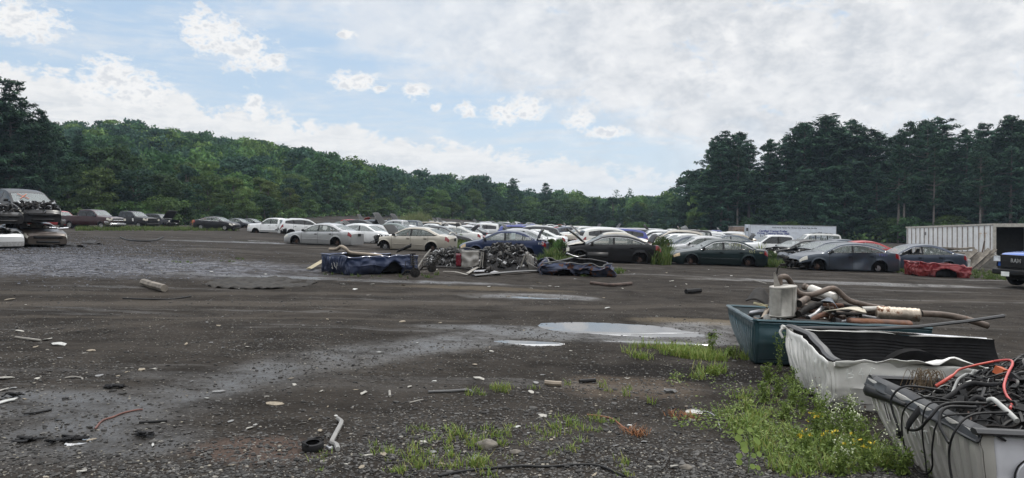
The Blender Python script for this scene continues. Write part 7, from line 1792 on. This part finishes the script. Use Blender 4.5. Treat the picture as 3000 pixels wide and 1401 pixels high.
    o = mb.build('rubber_sheet', mat('grey_rubber_sheet', (.034, .032, .030), .85, var=.5, dirt=.4, spec=.15), None, 60); o.location = (c.x, c.y, gz(c.x, c.y)); sm = o.modifiers.new('t', 'SOLIDIFY'); sm.thickness = .02; tag(o, 'ragged grey rubber sheet crumpled flat on the open soil', 'rubber sheet')

def in_poly(x, y, P):
    r = False; j = len(P) - 1
    for i in range(len(P)):
        if (P[i][1] > y) != (P[j][1] > y) and x < (P[j][0] - P[i][0]) * (y - P[i][1]) / (P[j][1] - P[i][1]) + P[i][0]: r = not r
        j = i
    return r

def weeds():
    rng = np.random.default_rng(12); rnd = random.Random(12)
    # near weeds around the three boxes
    def region(poly, n, smin=.5, smax=1.2, thr=-.1, fr=1.1):
        out = []; x0, x1 = min(p[0] for p in poly), max(p[0] for p in poly); y0, y1 = min(p[1] for p in poly), max(p[1] for p in poly); t = 0
        while len(out) < n and t < n * 30:
            t += 1; px, py = rnd.uniform(x0, x1), rnd.uniform(y0, y1)
            if not in_poly(px, py, poly): continue
            p = G(px, py)
            if noise.noise((p.x * fr, p.y * fr, 5)) < thr + rnd.uniform(-.15, .15): continue
            out.append((p.x, p.y, rnd.uniform(smin, smax)))
        return out
    A = region([(1900, 1020), (2200, 1010), (2260, 1080), (2330, 1120), (2420, 1220), (2560, 1300), (2660, 1401), (2100, 1401), (2150, 1250), (2000, 1120), (1880, 1060)], 240, .35, 1.0, .10)
    B = region([(1800, 1025), (1900, 1015), (2050, 1030), (2200, 1085), (2100, 1100), (1900, 1070)], 150, .5, 1.1, -.0)
    C_ = region([(1380, 1120), (2050, 1130), (2150, 1401), (1050, 1401)], 110, .25, .65, .12, .9)
    D = region([(900, 1220), (1500, 1220), (1500, 1401), (900, 1401)], 30, .2, .5, .1, 1.0)
    stuff('grass', blades(A + B + C_ + D, .17, rng, .0045, .8, 16), M_GRASS, 'sparse bright grass growing around the three pickup boxes', 'grass')
    # small broad leaves close to the soil
    L = region([(1900, 1030), (2250, 1080), (2420, 1230), (2650, 1401), (1950, 1401), (1980, 1150)], 420, .4, 1.0, .08)
    C = np.array([(x + rng.normal() * .04, y + rng.normal() * .04, gz(x, y) + .02 + abs(rng.normal()) * .09 * s) for x, y, s in L for _ in range(7)])
    stuff('ground_cover', leaf_quads(C, np.full(len(C), .018), np.tile([0, 0, 1.0], (len(C), 1)), rng, .5, .5), M_WEED, 'low leafy weeds between the grass tufts by the pickup boxes', 'weeds')
    # standing weeds with leafy stems, some with flower heads
    mf = {'yellow': mat('yellow_flower', (.65, .48, .03), .7), 'white': mat('whitish_flower', (.52, .55, .38), .8)}
    def weed(px, py, h, kind, lab, n=1):
        p = G(px, py); r = empty('weed', (p.x, p.y, p.z)); tag(r, lab, 'weed', 'standing weeds by the pickup boxes')
        st = MB(); Cs = []; Fl = []
        for k in range(rnd.randint(3, 5)):
            a = rnd.uniform(0, 6.28); ln = rnd.uniform(.10, .32) * h; hh = h * rnd.uniform(.65, 1.0)
            P_ = spline([(0, 0, 0), (ln * .25 * math.cos(a), ln * .25 * math.sin(a), hh * .45), (ln * math.cos(a), ln * math.sin(a), hh)], 10); st.tube(P_, [.0035] * 6 + [.002] * (len(P_) - 6), 4)
            for q in P_[1:]:
                for _ in range(6): Cs.append((q.x + rng.normal() * .026, q.y + rng.normal() * .026, q.z + rng.normal() * .015))
            for _ in range(30 if kind == 'white' else 5): Fl.append((P_[-1].x + rng.normal() * .014, P_[-1].y + rng.normal() * .014, P_[-1].z + rng.normal() * (.05 if kind == 'white' else .006)))
        st.build('stem', mat('weed_stem', (.10, .14, .05), .7), r)
        Lq = leaf_quads(np.array(Cs), np.full(len(Cs), .020), None, rng, .38); mi = [0] * len(Lq)
        if kind != 'green': Fq = leaf_quads(np.array(Fl), np.full(len(Fl), .007 if kind == 'white' else .011), None, rng, .9); mi += [1] * len(Fq); Lq = np.concatenate([Lq, Fq])
        me = quads_mesh('leaves', Lq, [M_WEED, mf.get(kind, M_WEED)], mi); o = bpy.data.objects.new('leaves', me); COL.objects.link(o); adopt(o, r)
    weed(2283, 1092, .62, 'green', 'tall pointed green weed in front of the left end of the white box'); weed(2085, 1030, .34, 'green', 'fuzzy green weed by the puddle edge'); weed(2735, 1401, .36, 'white', 'weed with whitish flower spikes before the pewter end panel')
    for (px, py, h, k) in ((2400, 1235, .40, 'white'), (2440, 1300, .36, 'white'), (2480, 1270, .42, 'white'), (2530, 1330, .40, 'white'), (2390, 1290, .30, 'yellow'), (2430, 1340, .32, 'yellow'), (2470, 1370, .34, 'yellow'), (2350, 1330, .26, 'yellow'), (2540, 1385, .30, 'yellow'), (2600, 1380, .32, 'white'), (2280, 1160, .30, 'green'), (2320, 1190, .34, 'green'), (2250, 1120, .30, 'green'), (2350, 1210, .34, 'green'), (2300, 1230, .26, 'green'), (2420, 1260, .36, 'green'), (2380, 1380, .28, 'green'), (2500, 1310, .40, 'green'), (2460, 1400, .30, 'white'), (2140, 1045, .2, 'green'), (2240, 1180, .28, 'green'), (2330, 1150, .36, 'green'), (2640, 1395, .3, 'green')):
        weed(px, py, h * .82, k, {'white': 'leafy weed with whitish flower heads', 'yellow': 'leafy weed with small yellow flowers', 'green': 'plain leafy green weed'}[k] + ' beside the pale pickup boxes')
    # yellow-green sapling
    p = G(2192, 1395); r = empty('sapling', (p.x, p.y, p.z)); tag(r, 'yellow-green sapling with round leaves near the bottom edge', 'sapling')
    st = MB(); P_ = spline([(0, 0, 0), (.01, .01, .16), (.0, 0, .33)], 14); st.tube(P_, .004, 5); Q = []
    for k in range(13):
        q = P_[min(len(P_) - 1, 2 + k)]; a = k * 2.4; e = Vector((math.cos(a), math.sin(a) * .8, .25)); cc = q + e * .055; st.tube([q, cc], .0015, 4)
        n = Vector((math.cos(a) * .3, -.75, .6)).normalized(); A_ = n.cross(e).normalized(); B_ = A_.cross(n); s = rnd.uniform(.019, .027)
        ring = [cc + B_ * s * .9 + (A_ * math.cos(t) + B_ * math.sin(t)) * s for t in np.linspace(0, 6.283, 9)[:8]]
        Q += [np.array([ring[0], ring[1], ring[2], ring[3]]), np.array([ring[3], ring[4], ring[5], ring[6]]), np.array([ring[6], ring[7], ring[0], ring[3]])]
    st.build('stem', MATS['weed_stem'], r); me = quads_mesh('leaves', np.array(Q), island_mat('sapling_leaf', [(.16, .24, .04), (.20, .27, .05)], .5, .4, .35)); o = bpy.data.objects.new('leaves', me); COL.objects.link(o); adopt(o, r)
    # rusty dead stalks
    for (px, py, lab) in ((2010, 1220, 'tuft of rust-brown dead stalks by the round lid'), (1850, 1266, 'flattened rust-brown dead stalks on the gravel')):
        p = G(px, py); me = quads_mesh('dead_stalks', blades([(p.x + rng.normal() * .06, p.y + rng.normal() * .05, .6) for _ in range(10)], .12, rng, .003, 1.4, 14), island_mat('dead_stalk', [(.20, .075, .03), (.28, .12, .05), (.16, .10, .05)], .8)); o = bpy.data.objects.new('dead_stalks', me); COL.objects.link(o); tag(o, lab, 'dead stalks')
    # grass further off: between and before the parked cars
    far = []
    for (poly, n, s0, s1) in (([(220, 668), (700, 668), (700, 677), (220, 677)], 800, .5, 1.7), ([(1620, 735), (1660, 735), (1700, 780), (1560, 775)], 150, .6, 1.6), ([(1910, 735), (1975, 735), (1960, 778), (1915, 776)], 260, 1.0, 3.6), ([(2600, 780), (2700, 780), (2960, 800), (2960, 825), (2620, 800)], 260, .35, .9), ([(2225, 770), (2320, 770), (2300, 785), (2225, 782)], 220, .6, 1.6), ([(1330, 712), (1375, 712), (1370, 735), (1320, 730)], 160, .8, 2.4), ([(1600, 745), (1640, 745), (1650, 770), (1605, 768)], 160, .8, 2.6), ([(950, 786), (1300, 800), (1300, 815), (950, 812)], 50, .25, .6), ([(640, 760), (720, 758), (720, 768), (640, 770)], 10, .25, .5), ([(430, 765), (640, 770), (640, 775), (430, 772)], 7, .2, .4), ([(1690, 800), (1830, 790), (1830, 800), (1700, 812)], 80, .3, .8)):
        far += region(poly, n, s0, s1, -1)
    stuff('verge_grass', blades(far, .26, rng, .010, .6, 14), island_mat('verge_blades', [(.035, .065, .018), (.065, .11, .026), (.10, .15, .038), (.15, .15, .06)], .7, .3, .25), 'rough grass along the rows of scrapped cars', 'grass')
    between = []
    for _ in range(900):
        d = rnd.uniform(44, 190); x = rnd.uniform(-9, 34)
        if noise.noise((x * .12, d * .06, 3)) < .05: continue
        between.append((x, d, rnd.uniform(.7, 1.9) * (1 + d / 160)))
    stuff('row_weeds', blades(between, .42, rng, .02, .6, 14), M_GRASS, 'tall weeds growing up between the rows of cars', 'weeds')
    reeds = []
    for _ in range(420):
        d = rnd.uniform(150, 168); p = rnd.gauss(1225, 45); reeds.append((X(p, d), d, rnd.uniform(.45, .9) * (1.0 + .8 * noise.noise((p * .03, d * .1, 1))) * math.exp(-((p - 1225) / 90) ** 2)))
    stuff('reeds', blades(reeds, 2.6, rng, .05, .25, 12), island_mat('reed', [(.10, .14, .05), (.15, .18, .07), (.20, .20, .10)], .7, .3, .2), 'stand of pale reeds at the far edge of the car field', 'reeds')
    # tall bushes of weed among the cars
    k = 0
    for (px, py, h) in ((1940, 765, 1.25), (1925, 772, .9), (1640, 762, 1.0), (1615, 755, .9), (1350, 724, .8), (2330, 700, 2.4), (2400, 690, 2.0), (1875, 690, 2.6), (2060, 700, 2.0), (2105, 702, 1.6), (2155, 705, 1.8), (1400, 690, 1.6), (1500, 672, 2.2), (1640, 685, 1.6), (2000, 690, 2.0), (1700, 690, 1.4), (2260, 778, .7), (2650, 790, .6)):
        p = G(px, py); k += 1
        tree('shrub', p.x, p.y, h, 'leafy green weed clump growing between the parked wrecks', 'weed clumps between the wrecks', .55, 1 + k % 2)
puddles(); build_ground(); plant_forest(); front_cars(); back_rows(); stack(); heaps(); boxes(); foreground(); stones(); scraps(); weeds()
# ------------------------------------------------------------------ camera, light, render settings
def setup():
    cd = bpy.data.cameras.new('camera'); cam = bpy.data.objects.new('camera', cd); COL.objects.link(cam)
    cd.sensor_width = 36; cd.lens = FPX / 3000 * 36; cd.clip_start = .1; cd.clip_end = 4000
    cam.location = (0, 0, CAMZ); cam.rotation_euler = (math.pi / 2 - PITCH, 0, 0); scene.camera = cam
    el, az = R(52), R(35)          # sun ahead and to the right, behind thin cloud
    sd = bpy.data.lights.new('sun', 'SUN'); sun = bpy.data.objects.new('sun', sd); COL.objects.link(sun)
    sd.energy = 1.5; sd.angle = R(10); sd.color = (1, .96, .90)
    v = Vector((math.sin(az) * math.cos(el), math.cos(az) * math.cos(el), math.sin(el)))
    sun.rotation_euler = v.to_track_quat('Z', 'Y').to_euler(); sun.location = (0, 0, 30)
    build_world(el, az)
    scene.view_settings.view_transform = 'Standard'; scene.view_settings.look = 'None'
    scene.view_settings.exposure = 0.0; scene.view_settings.gamma = 1
    scene.cycles.use_denoising = True
    scene.cycles.max_bounces = 6; scene.cycles.transparent_max_bounces = 12
    scene.cycles.diffuse_bounces = 3; scene.cycles.glossy_bounces = 3
    scene.render.film_transparent = False

def haze():
    m = bpy.data.materials.new('haze'); m.use_nodes = True; nt = m.node_tree; nt.nodes.remove(nt.nodes['Principled BSDF'])
    v = nt.nodes.new('ShaderNodeVolumePrincipled'); v.inputs['Color'].default_value = (.62, .78, 1.0, 1); v.inputs['Density'].default_value = .0002; v.inputs['Anisotropy'].default_value = .2
    nt.links.new(v.outputs[0], nt.nodes['Material Output'].inputs['Volume'])
    mb = MB(); mb.box((0, 730, 25), (1600, 1800, 90)); o = mb.build('haze', m, smooth=False); tag(o, kind='stuff')
setup(); haze()
